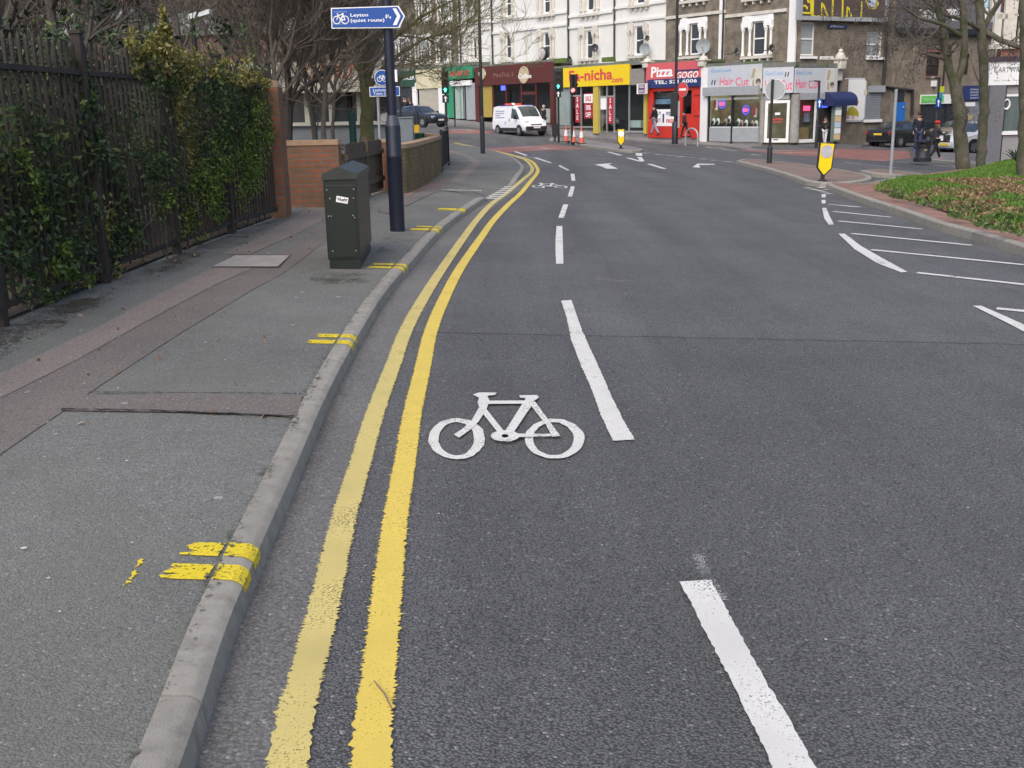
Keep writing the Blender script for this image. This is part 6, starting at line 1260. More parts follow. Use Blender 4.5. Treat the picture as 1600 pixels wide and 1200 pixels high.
ivy('shrub', 'golden variegated shrub crowning the top of the iron fence', [(250, 80, 0, .26, .22, .13, 1.0), (255, 45, 0, .10, .16, .07, .3), (225, 92, -.02, .25, .14, .1, .4), (285, 105, 0, .5, .2, .14, .7), (345, 112, 0, .55, .12, .13, .8), (385, 125, 0, .5, .14, .12, .7), (285, 170, .0, .3, .4, .1, .5), (300, 230, .0, .3, .5, .08, .5), (180, 350, .02, .15, .4, .05, .15)], 6000, M_IVYG, 44, 0.03)
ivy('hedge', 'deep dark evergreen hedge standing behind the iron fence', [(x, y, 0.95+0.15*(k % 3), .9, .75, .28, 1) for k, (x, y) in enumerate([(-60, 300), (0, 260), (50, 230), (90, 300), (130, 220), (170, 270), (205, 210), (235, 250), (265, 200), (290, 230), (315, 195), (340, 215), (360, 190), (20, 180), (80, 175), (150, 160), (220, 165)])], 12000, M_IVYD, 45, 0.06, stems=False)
# dark back hedge further in, so the garden closes behind the fence
def hedge_mass(name, label, pts, n, m, seed, size, rz):
    rg = random.Random(seed); mb = MB(); o = Vector((*pts[0][:2], Zg(*pts[0][:2])+.1))
    for _ in range(n):
        k = rg.randrange(len(pts)-1); a, b_ = Vector(pts[k]), Vector(pts[k+1]); c = a.lerp(b_, rg.random()); h_ = rz*(0.75+0.5*noise.noise(c*0.9)); v = c+Vector((rg.gauss(0, .4), rg.gauss(0, .4), Zg(c.x, c.y)+0.1+abs(rg.random())*h_)); leaf(mb, v-o, size*rg.uniform(.6, 1.3), rg)
    t = thing(name, label, 'hedge', o, 0, 'ivy and shrubs on the fence'); mb.build('foliage', m, t, recalc=False); return t
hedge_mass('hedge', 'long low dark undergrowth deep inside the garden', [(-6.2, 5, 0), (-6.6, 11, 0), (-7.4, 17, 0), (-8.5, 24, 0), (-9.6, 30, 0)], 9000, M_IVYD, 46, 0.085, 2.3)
hedge_mass('shrub', 'low bare-looking green shrub under the bare trees behind the garden wall', [(-5.0, 22, 0), (-4.4, 24, 0), (-3.6, 26, 0)], 1500, M_IVY, 47, 0.06, 0.8)

# ------------------------------------------------------------------ grass verge on the right
gp = [(1366, 297), (1372, 288), (1390, 283), (1425, 281), (1470, 276), (1500, 271), (1550, 257), (1600, 247), (1720, 245), (1760, 420), (1660, 392), (1600, 366), (1525, 349), (1450, 322), (1395, 306)]
gpoly = ppoly(gp, 0.13)
def inside(x, y, poly):
    r = False; j = len(poly)-1
    for i in range(len(poly)):
        if (poly[i][1] > y) != (poly[j][1] > y) and x < (poly[j][0]-poly[i][0])*(y-poly[i][1])/(poly[j][1]-poly[i][1])+poly[i][0]: r = not r
        j = i
    return r
def edge_d(x, y):
    best = 9
    for i in range(len(gpoly)):
        a, b_ = gpoly[i-1], gpoly[i]; dx, dy = b_[0]-a[0], b_[1]-a[1]; L2 = dx*dx+dy*dy or 1; t_ = max(0, min(1, ((x-a[0])*dx+(y-a[1])*dy)/L2)); best = min(best, math.hypot(x-a[0]-dx*t_, y-a[1]-dy*t_))
    return best
def bank(x, y): e = edge_d(x, y); return 0.13+0.30*(1-math.exp(-e/1.3))+0.04*noise.noise(Vector((x*1.5, y*1.5, 0)))
b = bmesh.new(); vs = [b.verts.new((p[0], p[1], 0)) for p in gpoly]; b.faces.new(vs); bmesh.ops.triangulate(b, faces=b.faces[:])
xs = [p[0] for p in gpoly]; ys = [p[1] for p in gpoly]
for k in range(int(min(xs)/0.5), int(max(xs)/0.5)+1): bmesh.ops.bisect_plane(b, geom=b.verts[:]+b.edges[:]+b.faces[:], plane_co=(k*0.5, 0, 0), plane_no=(1, 0, 0))
for k in range(int(min(ys)/0.5), int(max(ys)/0.5)+1): bmesh.ops.bisect_plane(b, geom=b.verts[:]+b.edges[:]+b.faces[:], plane_co=(0, k*0.5, 0), plane_no=(0, 1, 0))
for v in b.verts: v.co.z = Zg(v.co.x, v.co.y)+bank(v.co.x, v.co.y)
me = bpy.data.meshes.new('verge_soil'); b.to_mesh(me); b.free(); me.materials.append(M_SOIL); o = bpy.data.objects.new('verge_soil', me); COL.objects.link(o); tag(o, kind='structure')
M_GRASS = leaf_mat('grass_blade', [(0.0, (0.055, 0.115, 0.018)), (0.5, (0.12, 0.25, 0.03)), (0.9, (0.19, 0.34, 0.045)), (1.0, (0.25, 0.25, 0.09))], 0.6, 0.3)
M_LEAFB = leaf_mat('fallen_leaf', [(0.0, (0.10, 0.055, 0.03)), (0.5, (0.23, 0.135, 0.075)), (1.0, (0.40, 0.27, 0.17))], 0.8, 0.1)
M_WEED = leaf_mat('weed_leaf', [(0.0, (0.05, 0.085, 0.025)), (0.6, (0.10, 0.17, 0.04)), (1.0, (0.19, 0.23, 0.07))])
rg = random.Random(51); gm = MB(); lm = MB(); wm = MB(); cnt = 0
def leafiness(x, y):      # leaf litter lies in drifts toward the road and by the trunk
    return noise.noise(Vector((x*0.45+3, y*0.28, 1.7)))*1.3+noise.noise(Vector((x*1.6, y*1.1, 5)))*0.5
x0, x1, y0, y1 = min(xs), 19.0, min(ys), max(ys)
drifts = [(P(a, c, 0.35), r_) for a, c, r_ in ((1500, 297, .9), (1550, 291, 1.2), (1592, 300, 1.0), (1465, 309, .6), (1530, 313, .8), (1580, 322, .7), (1410, 302, .4), (1600, 285, 1.0))]
while cnt < 42000:
    x = rg.uniform(x0, x1); y = y0+(y1-y0)*rg.random()**1.5
    if not inside(x, y, gpoly): continue
    cnt += 1; z = Zg(x, y)+bank(x, y); lf = max(math.exp(-((x-c.x)**2+((y-c.y)*.45)**2)/(r_*r_*.7)) for c, r_ in drifts)-0.62+0.5*leafiness(x, y); e = edge_d(x, y)
    if e < 0.35 and rg.random() < 0.8:
        if rg.random() < 0.5: leaf(lm, Vector((x, y, z+0.01)), rg.uniform(0.02, 0.05), rg, 0.0)
        continue
    if lf > 0.0 and rg.random() < 0.8:
        leaf(lm, Vector((x, y, z+0.015+0.02*rg.random())), rg.uniform(0.04, 0.085), rg); continue
    tall = 0.6+0.7*max(0, noise.noise(Vector((x*0.8, y*0.5, 9))))
    for k in range(4):
        h_ = rg.uniform(0.05, 0.13)*tall; a = rg.uniform(0, 6.28); l = rg.uniform(0.02, 0.08); w_ = 0.0035+0.00016*y; px_, py_ = x+rg.gauss(0, .05), y+rg.gauss(0, .05); ca, sa = math.cos(a), math.sin(a)
        gm.add([(px_-sa*w_, py_+ca*w_, z), (px_+sa*w_, py_-ca*w_, z), (px_+ca*l*.5+sa*w_*.6, py_+sa*l*.5-ca*w_*.6, z+h_*.65), (px_+ca*l, py_+sa*l, z+h_), (px_+ca*l*.5-sa*w_*.6, py_+sa*l*.5+ca*w_*.6, z+h_*.65)], [(0, 1, 2, 4), (4, 2, 3)])
tag(gm.build('grass', M_GRASS, recalc=False), kind='stuff'); tag(lm.build('fallen_leaves', M_LEAFB, recalc=False), kind='stuff')
for px, py, n, r_ in ((1400, 300, 160, .35), (1412, 301, 120, .3), (1448, 307, 200, .4), (1478, 312, 170, .4), (1512, 318, 220, .4), (1535, 322, 200, .4), (1556, 330, 240, .45), (1585, 335, 260, .45), (1520, 300, 150, .4), (1555, 310, 160, .4), (1590, 318, 160, .4), (1495, 330, 160, .3), (1540, 345, 160, .3), (1575, 352, 180, .3)):
    c = P(px, py, 0.3); n = n//3; r_ *= 0.7
    for k in range(n): a = rg.uniform(0, 6.28); q = rg.random()**.7*r_; v = Vector((c.x+q*math.cos(a)*.7, c.y+q*math.sin(a), 0)); v.z = Zg(v.x, v.y)+bank(v.x, v.y)+rg.random()*0.2*(1.1-q/r_); leaf(wm, v, rg.uniform(.03, .06), rg)
tag(wm.build('ground_cover', M_WEED, recalc=False), kind='stuff')
c = P(1586, 262, 0.3); t = thing('spiky_plant', 'dark spiky-leaved plant in front of the grey corner shop', 'plant', (c.x, c.y, Zg(c.x, c.y)+0.3))
for k in range(16):
    a = rg.uniform(0, 6.28); e = rg.uniform(0.2, 1.2); L = rg.uniform(0.6, 1.0); d = Vector((math.cos(a)*math.cos(e), math.sin(a)*math.cos(e), math.sin(e))); s_ = d.cross(Vector((0, 0, 1))).normalized()*0.025
    b = MB(); p0 = Vector((0, 0, 0.2)); m_ = p0+d*L*.5; b.add([p0-s_, p0+s_, m_+s_*1.2, p0+d*L-Vector((0, 0, .1)), m_-s_*1.2], [(0, 1, 2, 4), (4, 2, 3)]); b.build('blade', M_IVYD, t, recalc=False)
# stray leaves on the pavement
lm = MB()
for k in range(150):
    y = 4.5+20*rg.random()**1.5; x = -3.3+2.1*rg.random()**2.2
    leaf(lm, Vector((x, y, Zg(x, y)+PAVEH+0.012)), rg.uniform(0.012, 0.03), rg)
tag(lm.build('fallen_leaves', M_LEAFB, recalc=False), kind='stuff')
# ------------------------------------------------------------------ street furniture
M_POST = mat('dark_blue_post', (0.008, 0.011, 0.025), 0.45, 0.2, 5, 0.1, 60)
M_CAB = mat('dark_green_cabinet', (0.009, 0.013, 0.010), 0.4, 0.2, 4, 0.1, 30, dirt=(0.018, 0.02, 0.015), ds=3, dt=0.58)
M_SIGNB = flat('sign_blue', (0.004, 0.062, 0.30), 0.4); M_STEEL = mat('galvanised', (0.36, 0.37, 0.38), 0.5, 0.12, 5, metal=0.4)
M_BOLY = mat('bollard_yellow', (0.82, 0.58, 0.0), 0.45, 0.08, 5); M_RUB = mat('rubber', (0.02, 0.02, 0.021), 0.8, 0.2, 5)
def place(name, label, cat, p, rz=0.0, group=None): return thing(name, label, cat, p, rz, group)
def zat(px, py, Y): return DP(px, py, Y).z
# --- street cabinet
a, b_, c = P(513.5, 420.5, PAVEH), P(564, 421, PAVEH), P(589.6, 387.5, PAVEH)
t = place('street_cabinet', 'dark green metal street cabinet with pitched lid on the pavement', 'cabinet', a, rad(3.0))
W = (b_-a).length+0.005; D_ = 1.45; He = zat(559, 271.5, b_.y)-a.z; Hp = zat(531, 262, a.y)-a.z
b = MB(); b.box(0.012, W-0.012, 0.01, D_-0.01, -0.03, 0.09); b.build('plinth', M_CAB, t)
b = MB(); b.box(0, W, 0, D_, 0.091, He-0.05, 0.004); b.build('body', M_CAB, t)
b = MB(); e = 0.012; b.xz([(-e, He-0.049), (W+e, He-0.049), (W+e, He), (W/2, Hp+0.004), (-e, He)], -e, D_+e); lid = b.build('lid', mat('cabinet_lid', (0.025, 0.032, 0.027), 0.42, 0.2, 4, 0.1, 30), t)
b = MB(); b.box(W*0.42, W*0.60, -e-0.004, -e, He+0.005, Hp-0.022); b.build('badge', M_PIPE, lid)
b = MB(); b.box(0.02, W-0.02, -0.006, -0.001, 0.11, He-0.10, 0.002); fp_ = b.build('front_panel', M_CAB, t)
for u, v in ((0.03, He-0.14), (W-0.03, He-0.14), (0.055, He-0.22), (W-0.035, He-0.22), (0.03, 0.5), (0.055, 0.5), (W-0.05, 0.5), (W-0.035, 0.48), (0.05, 0.17), (W-0.04, 0.17)):
    b = MB(); b.disc(u, v, 0.0055, -0.012, -0.006, 8); b.build('screw', M_ALU, t)
b = MB(); b.M = Matrix.Translation((W*0.54, 0, He-0.235)) @ Matrix.Rotation(rad(12), 4, 'Y'); b.box(-0.055, 0.055, -0.0085, -0.0065, -0.028, 0.028); stk = b.build('sticker', M_WHITE, t)
b = MB(); b.M = Matrix.Translation((W*0.54, 0, He-0.235)) @ Matrix.Rotation(rad(12), 4, 'Y')
for k in range(9): x = -0.045+0.01*k; b.tube([(x, -0.0095, rnd.uniform(-.018, 0)), (x+0.006, -0.0095, rnd.uniform(0, .02)), (x+0.012, -0.0095, rnd.uniform(-.018, .01))], 0.0028, 4)
b.build('scribble', M_LBLK, stk)
# --- dark blue sign post with cycle route sign
q = P(621.3, 361, PAVEH); t = place('sign_post', 'thick dark blue post carrying the long blue cycle route direction sign', 'sign post', q)
zs = zat(617, 192, q.y)-q.z; zt = zat(607, -70, q.y)-q.z
b = MB(); b.lathe([(0.094, -0.1), (0.094, 0.9), (0.096, 0.905), (0.096, 0.925), (0.094, 0.93), (0.094, zs-0.05), (0.088, zs-0.03)], 24); b.build('base', M_POST, t, True)
b = MB(); b.lathe([(0.088, zs-0.03), (0.064, zs+0.09)], 24); b.build('collar', mat('collar_grey', (0.05, 0.055, 0.075), 0.4, 0.1), t, True)
b = MB(); b.lathe([(0.06, zs+0.08), (0.06, zt)], 20); b.build('pole', M_POST, t, True)
b = MB(); b.box(0.058, 0.085, -0.03, 0.03, zat(617, 128, q.y)-q.z, zat(617, 109, q.y)-q.z); b.build('tag_plate', M_WHITE, t)
F = Frame(q.x, q.y-0.09, rad(1.0)); tr = lambda px, py: (F.Q(px, py)[0], F.Q(px, py)[1]-q.z)
pts = [tr(518.2, 44.8), tr(517.2, 12.6), tr(623, 9.2), tr(632.7, 25.3), tr(624.2, 43.7)]
def smb(y=0.0): m = MB(); m.M = Matrix.Translation((0, -0.09, 0)) @ Matrix.Rotation(F.a, 4, 'Z'); return m
b = smb(); b.xz(pts, -0.012, 0.012); sg = b.build('sign_plate', M_WHITE, t)
cx = sum(p[0] for p in pts)/5; cz = sum(p[1] for p in pts)/5; ins_ = [(p[0]+(0.012 if p[0] < cx else -0.014), p[1]+(0.011 if p[1] < cz else -0.011)) if i != 3 else (p[0]-0.016, p[1]) for i, p in enumerate(pts)]
b = smb(); b.xz(ins_, -0.015, -0.0121); b.build('blue_face', M_SIGNB, sg)
b = smb(); b.xz([tr(613.5, 13.5), tr(619, 13.2), tr(626, 25.4), tr(620, 39.2), tr(614, 39.4), tr(620.5, 25.5)], -0.018, -0.0151); b.build('chevron', M_WHITE, sg)
def bike_icon(b, x, z, w, y, r=None):
    r = r or w*0.035; R = w*0.235
    for s_ in (-1, 1):
        b.tube([(x+s_*w*0.27+R*math.cos(k/16*2*math.pi), y, z+R*math.sin(k/16*2*math.pi)) for k in range(17)], r, 4, False)
    P_ = {'l': (-.27, 0), 'r': (.27, 0), 'h': (-.16, .36), 'hb': (-.24, .40), 's': (.14, .36), 'bb': (0, 0), 'ht': (-.18, .26)}
    for a, c in (('l', 'h'), ('h', 'hb'), ('ht', 's'), ('ht', 'bb'), ('bb', 's'), ('s', 'r'), ('bb', 'r')): u, v = P_[a], P_[c]; b.tube([(x+u[0]*w, y, z+u[1]*w), (x+v[0]*w, y, z+v[1]*w)], r, 4)
    b.tube([(x+.07*w, y, z+.38*w), (x+.2*w, y, z+.38*w)], r*1.2, 4)
ix, iz = tr(533, 31.5); wI = tr(545, 30)[0]-tr(521, 30)[0]
b = smb(); bike_icon(b, ix, iz, wI, -0.0165); b.build('cycle_symbol', M_LWHT, sg)
def sw(txt, px, py, wpx, hpx, m, **k):
    x, z = tr(px, py); x1 = tr(px+wpx, py)[0]; h_ = tr(px, py-hpx)[1]-z; b = smb(); b.text(txt, x, z, h_/0.7, -0.0165, width=x1-x, **k); b.build('lettering', m, sg)
M_DIM = flat('dim_lettering_blue', (0.22, 0.33, 0.6))
sw('LONDON', 522, 20, 20.5, 2.6, M_DIM, bold=0.01); sw('NETWORK', 521.5, 39.2, 22, 2.4, M_DIM, bold=0.01)
sw('Leyton', 548, 26.2, 27.5, 5.2, M_LWHT, bold=0.012); sw('(quiet route)', 548, 34.6, 53, 5.2, M_LWHT, bold=0.012); sw('1', 603, 28.8, 1.6, 6, M_LWHT, bold=0.012); sw('3', 605, 27.0, 2.6, 4, M_LWHT, bold=0.012); sw('4', 608.2, 29.6, 3, 4, M_LWHT, bold=0.012)
# --- blue round cycle sign on its own post
Yc = 21.0; q = DP(597, 300, Yc); q = Vector((q.x, Yc, Zg(q.x, Yc)+PAVEH)); t = place('cycle_sign', 'grey post with round blue cycle sign and plate, half hidden by the thick dark post', 'sign', q)
b = MB(); b.tube([(0, 0.05, -0.1), (0, 0.05, zat(597, 106, Yc)-q.z)], 0.024, 8); b.build('post', M_STEEL, t)
F = Frame(q.x, q.y, 0.0); cx, cz = F.Q(597, 121.5); r = F.Q(597, 109)[1]-cz; cz -= q.z
b = MB(); b.disc(cx, cz, r, -0.005, 0.005, 28); sg = b.build('sign_disc', M_WHITE, t); b = MB(); b.disc(cx, cz, r*0.93, -0.009, -0.0051, 28); b.build('blue_face', M_SIGNB, sg)
b = MB(); bike_icon(b, cx, cz-r*0.18, r*1.25, -0.011); b.build('cycle_symbol', M_LWHT, sg)
x0, z1 = F.Q(577, 135.8); x1, z0 = F.Q(625, 150); b = MB(); b.box(x0, x1, -0.006, 0.006, z0-q.z, z1-q.z); sg = b.build('sign_plate', M_WHITE, t); b = MB(); b.box(x0+0.012, x1-0.012, -0.009, -0.0061, z0-q.z+0.012, z1-q.z-0.012); b.build('blue_face', M_SIGNB, sg)
b = MB(); b.text('Leytonstone', x0+0.07, z1-q.z-0.085, 0.075, -0.011, width=0.42); b.text('Town Centre', x0+0.07, z0-q.z+0.03, 0.075, -0.011, width=0.42); b.build('lettering', M_LWHT, sg)
# --- lamp column on the corner
def column(name, label, cat, q, r0, r1, hz0, htop, m, group=None, rz=0.0):
    t = place(name, label, cat, q, rz, group); b = MB(); b.lathe([(r0, -0.1), (r0, hz0-0.06), (r0*0.9, hz0-0.03), (r1, hz0)], 16); b.build('base', m, t, True)
    b = MB(); b.lathe([(r1, hz0-0.001), (r1*0.92, htop)], 14); b.build('pole', m, t, True); return t
q = P(754.5, 240, PAVEH); t = column('lamp_column', 'tall black lamp column with thick base on the left pavement corner', 'lamp post', q, 0.082, 0.054, zat(754, 182, q.y)-q.z, 8.0, M_BLK, 'tall black columns')
b = MB(); b.box(-0.06, 0.06, -0.08, 0.02, zat(753, 66, q.y)-q.z-0.08, zat(753, 66, q.y)-q.z+0.08); b.build('bracket_box', M_BLK, t); b = MB(); b.tube([(0, 0, 7.9), (0.5, 0.4, 8.3), (1.3, 1.0, 8.4)], 0.04, 8); b.build('lamp_arm', M_BLK, t)
# --- traffic signals
def signal(name, label, q, ztop, facing, lit=None, hood=True, board=True, arrow_sign=None, group='traffic lights at the junction', rp=0.057):
    t = place(name, label, 'traffic light', q, facing, group); b = MB(); b.lathe([(rp, -0.1), (rp, ztop-0.02)], 12); b.build('pole', M_BLK, t, True)
    z0 = ztop-1.0
    b = MB(); b.box(-0.16, 0.16, -0.30, -0.08, z0, ztop, 0.02); hd = b.build('signal_head', M_BLK, t)
    if board: b = MB(); b.box(-0.27, 0.27, -0.17, -0.15, z0-0.1, ztop+0.1); b.build('backing_board', M_BLK, hd)
    for k in range(3):
        zc = ztop-0.17-0.33*k; b = MB(); b.disc(0, zc, 0.105, -0.315, -0.301, 20)
        col = (M_RED_L if lit == 'red' else mat('dark_red_lens', (0.06, 0.01, 0.01), 0.2, 0)) if k == 0 else mat('dark_amber_lens', (0.05, 0.03, 0.01), 0.2, 0) if k == 1 else mat('dark_green_lens', (0.01, 0.04, 0.03), 0.2, 0)
        ln = b.build('lens', col, hd)
        if k == 2 and lit == 'green':
            b = MB(); b.xz([(-0.035, zc-0.09), (0.035, zc-0.09), (0.035, zc), (0.09, zc), (0, zc+0.10), (-0.09, zc), (-0.035, zc)], -0.325, -0.316); b.build('green_arrow', M_GREEN_L, ln)
        b = MB(); n = 10; pr = []
        for j in range(n+1): a = math.pi*(j/n)*1.3-math.pi*0.15; pr.append((math.cos(a)*0.12, math.sin(a)*0.12))
        vs = [(x, -0.30, zc+z) for x, z in pr]+[(x, -0.47, zc+z-0.02) for x, z in pr]; b.add(vs, [(j, j+1, n+2+j, n+1+j) for j in range(n)]); b.build('hood', M_BLK, hd, recalc=False)
    if arrow_sign:
        zc = z0-0.22; b = MB(); b.box(-0.15, 0.15, -0.2, -0.18, zc-0.17, zc+0.17); s2 = b.build('sign_plate', M_BLK, t)
        b = MB(); b.xz([(-0.03, zc-0.13), (0.03, zc-0.13), (0.03, zc+0.02), (0.09, zc+0.02), (0, zc+0.14), (-0.09, zc+0.02), (-0.03, zc+0.02)], -0.21, -0.201); b.build('white_arrow', M_LWHT, s2)
    return t
def gp_(px, Y, dz=0.0): d = DP(px, 200, Y); return Vector((d.x, Y, Zg(d.x, Y)+dz))
q = gp_(698, 50, 0.1); t1 = signal('traffic_light', 'slim traffic light with green arrow beside the curved wall railing', q, zat(698, 111, 50)-q.z, rad(2), 'green', board=False, arrow_sign=True, rp=0.05)
q = P(873, 220, 0.12); t = signal('traffic_light', 'traffic light with green arrow and backing board on the island beside the cones', q, zat(873, 110, q.y)-q.z, rad(-3), 'green', arrow_sign=True)
q = P(894, 223, 0.12); t = signal('traffic_light', 'traffic light seen from behind in front of the yellow shop', q, zat(894, 116, q.y)-q.z, rad(150), 'red', board=False)
b = MB(); b.M = Matrix.Rotation(-rad(150), 4, 'Z'); zc = zat(896, 141, q.y)-q.z; b.disc(0.05, zc, 0.13, -0.10, -0.09, 18); s2 = b.build('round_sign', M_LWHT, t); b = MB(); b.M = Matrix.Rotation(-rad(150), 4, 'Z'); b.ring(0.05, zc, 0.095, 0.13, -0.11, -0.101, 18); b.tube([(-0.03, -0.11, zc+0.08), (0.13, -0.11, zc-0.08)], 0.012, 4); b.build('red_ring', M_LRED, s2)
q = gp_(627, 60, 0.1); signal('traffic_light', 'far traffic light with green arrow behind the mossy tree branches', q, zat(627, 121, 60)-q.z, rad(-35), 'green', board=False)
# --- keep-left bollards (flexible shield-shaped panels)
def shield(name, label, pb, px_top, Htop, w, rz, face, disc_m, lean=0.0, group='keep left bollards'):
    t = place(name, label, 'bollard', pb, rz, group); b = MB(); b.lathe([(0.12, -0.02), (0.11, 0.02), (0.05, 0.05), (0.045, 0.16)], 12); b.build('foot', M_RUB, t)
    S = Matrix.Rotation(lean, 4, 'Y'); h0 = 0.10; sh = 0.30
    out_ = [(0, h0), (w*.5, sh), (w*.53, Htop), (-w*.53, Htop), (-w*.5, sh)]
    b = MB(); b.M = S; b.xz(out_, -0.03, 0.03); pn = b.build('panel', M_RUB, t)
    if face:
        k = 0.028; b = MB(); b.M = S; b.xz([(0, h0+k*1.6), (w*.5-k, sh+k*.4), (w*.53-k, Htop-k*.6), (-w*.53+k, Htop-k*.6), (-w*.5+k, sh+k*.4)], -0.036, -0.031); b.build('yellow_face', face, pn)
        b = MB(); b.M = S; b.disc(0.0, Htop-0.24 if Htop > 0.9 else Htop-0.2, w*0.42, -0.042, -0.037, 24); b.build('disc', disc_m, pn)
    return t
q = P(1285, 283, 0.12); shield('keep_left_bollard', 'yellow shield-shaped bollard with a grey disc on the brick-paved island', q, 0, zat(1288, 223, q.y)-q.z, 0.36, rad(4), M_BOLY, mat('scuffed_disc', (0.42, 0.41, 0.42), 0.6, 0.2, 8), rad(4.5))
q = P(970, 232.5, 0.12); shield('keep_left_bollard', 'small far yellow bollard with a white disc at the island tip', q, 0, zat(970, 201.5, q.y)-q.z, 0.31, rad(2), M_BOLY, M_LWHT)
q = P(867, 220.5, 0.12); shield('keep_left_bollard', 'dark back of a shield-shaped bollard beside the island traffic light', q, 0, zat(866, 193, q.y)-q.z, 0.30, rad(5), None, None)
# --- traffic cones
def cone(q, label, s=1.0):
    t = place('traffic_cone', label, 'cone', q, rnd.uniform(0, 1), 'traffic cones on the island'); h_ = 1.0*s
    b = MB(); b.box(-0.19, 0.19, -0.19, 0.19, 0, 0.04, 0.015); b.build('base', M_RUB, t); M_OR = mat('cone_orange', (0.58, 0.12, 0.07), 0.5, 0.1)
    def r_(f): return 0.15-0.115*f
    for a, c, m in ((0.04, 0.36, M_OR), (0.36, 0.72, mat('cone_white', (0.7, 0.68, 0.66), 0.4, 0.1)), (0.72, 1.0, M_OR)):
        b = MB(); b.lathe([(r_(a), a*h_), (r_(c), c*h_)], 14); b.build('band' if m is not M_OR else 'body', m, t, True)
for px, py, lb in ((884.5, 221.5, 'left of three orange and white cones, nearest the traffic light'), (896, 223, 'middle of three orange and white cones on the island'), (908.5, 224.5, 'right of three orange and white cones on the island')): cone(P(px, py, 0.12), lb, 0.84)
# --- no-entry sign on a tall column, cycle hoop, other posts
def on_pave(px, py, off): u, z = FA.Q(px, py, off); return FA.W(u, off, z)
q = on_pave(1054.5, 222, SH-3.3); t = column('lamp_column', 'tall black column with no-entry sign in front of the red pizza shop', 'lamp post', q, 0.165, 0.075, zat(1054, 190, q.y)-q.z, 8.5, M_BLK, 'tall black columns')
F = Frame(q.x, q.y-0.25, rad(-55)); zc = zat(1065, 140, q.y)-q.z; r = (zat(1065, 128.5, q.y)-zat(1065, 152, q.y))/2
def tm(): m = MB(); m.M = Matrix.Translation((0.28, -0.25, 0)) @ Matrix.Rotation(rad(-55), 4, 'Z'); return m
b = tm(); b.disc(0.05, zc, r, 0.0, 0.03, 28); sg = b.build('no_entry_disc', M_STEEL, t); b = tm(); b.disc(0.05, zc, r*0.93, -0.006, -0.001, 28); b.build('red_face', M_LRED, sg); b = tm(); b.box(0.05-r*.68, 0.05+r*.68, -0.011, -0.007, zc-r*.15, zc+r*.15); b.build('white_bar', M_LWHT, sg)
b = MB(); b.box(-0.22, 0.10, -0.12, 0.35, zat(1052, 182, q.y)-q.z, zat(1052, 144, q.y)-q.z, 0.03); b.build('signal_housing', M_BLK, t); b = MB(); b.box(0.10, 0.2, -0.16, -0.08, zat(1058, 200, q.y)-q.z, zat(1058, 158, q.y)-q.z); b.build('notice_strip', M_STEEL, t)
a = on_pave(1071, 224.5, SH-3.4); c = on_pave(1090, 225.7, SH-3.4); t = place('cycle_hoop', 'shiny steel cycle parking hoop on the kerb by the pizza shop', 'bike rack', a); hz = zat(1080, 200, a.y)-a.z; d = c-a
b = MB(); b.tube([d*f+Vector((0, 0, z)) for f, z in [(0, -0.1), (0, hz*.55)]+[(0.5-0.5*math.cos(k/10*math.pi), hz*.55+hz*.45*math.sin(k/10*math.pi)) for k in range(1, 10)]+[(1, hz*.55), (1, -0.1)]], 0.045, 8); b.build('hoop', M_STEEL, t, True)
q = P(1202, 255, 0.12); t = column('sign_post', 'black post with the plain grey back of a round sign on the brick island', 'sign post', q, 0.082, 0.045, zat(1203, 228, q.y)-q.z, zat(1206, 124, q.y)-q.z, M_BLK)
zc = zat(1209, 140, q.y)-q.z; r = (zat(1209, 124, q.y)-zat(1209, 156, q.y))/2; b = MB(); b.M = Matrix.Rotation(rad(-22), 4, 'Z'); b.disc(0.08, zc, r, 0.05, 0.07, 28); sg = b.build('sign_back', mat('grey_back', (0.33, 0.35, 0.36), 0.5, 0.08), t); b = MB(); b.M = Matrix.Rotation(rad(-22), 4, 'Z'); b.ring(0.08, zc, r*0.98, r*1.03, 0.04, 0.16, 28); b.build('rim', M_WHITE, sg)
def oneway(name, label, q, ztop, zsign, w=0.27, h_=0.46, sx=0.0, arm=-0.35):
    t = place(name, label, 'sign post', q, 0, 'one-way sign posts'); b = MB(); b.lathe([(0.075, -0.1), (0.075, ztop*0.42), (0.06, ztop*0.43), (0.055, ztop)], 12); b.build('pole', M_BLK, t, True)
    b = MB(); b.box(sx-w/2, sx+w/2, -0.11, -0.09, zsign-h_/2, zsign+h_/2, 0.008); sg = b.build('sign_plate', M_SIGNB, t); z = zsign
    b = MB(); b.xz([(sx-.028, z-.17), (sx+.028, z-.17), (sx+.028, z+.05), (sx+.085, z+.05), (sx, z+.18), (sx-.085, z+.05), (sx-.028, z+.05)], -0.118, -0.1101); b.build('white_arrow', M_LWHT, sg)
    b = MB(); b.tube([(0, 0, ztop-0.03), (arm, -0.02, ztop+0.0)], 0.035, 8); lm_ = b.build('lamp_arm', M_BLK, t); b = MB(); b.box(arm-0.12, arm+0.08, -0.09, 0.05, ztop-0.05, ztop+0.05, 0.02); b.build('lamp_head', M_STEEL if name != 'x' else M_BLK, lm_); return t
q = P(1275, 230.5, 0.03); oneway('sign_post', 'black post with blue one-way arrow sign outside the hairdresser', q, zat(1277, 126, q.y)-q.z, zat(1277, 162, q.y)-q.z, sx=0.03)
q = gp_(1462, 56.5, 0.1); t = oneway('sign_post', 'black lamp-topped post with blue one-way sign and yellow notice up the side street', q, zat(1464, 121, 56.5)-q.z, zat(1463, 161, 56.5)-q.z, 0.3, 0.5)
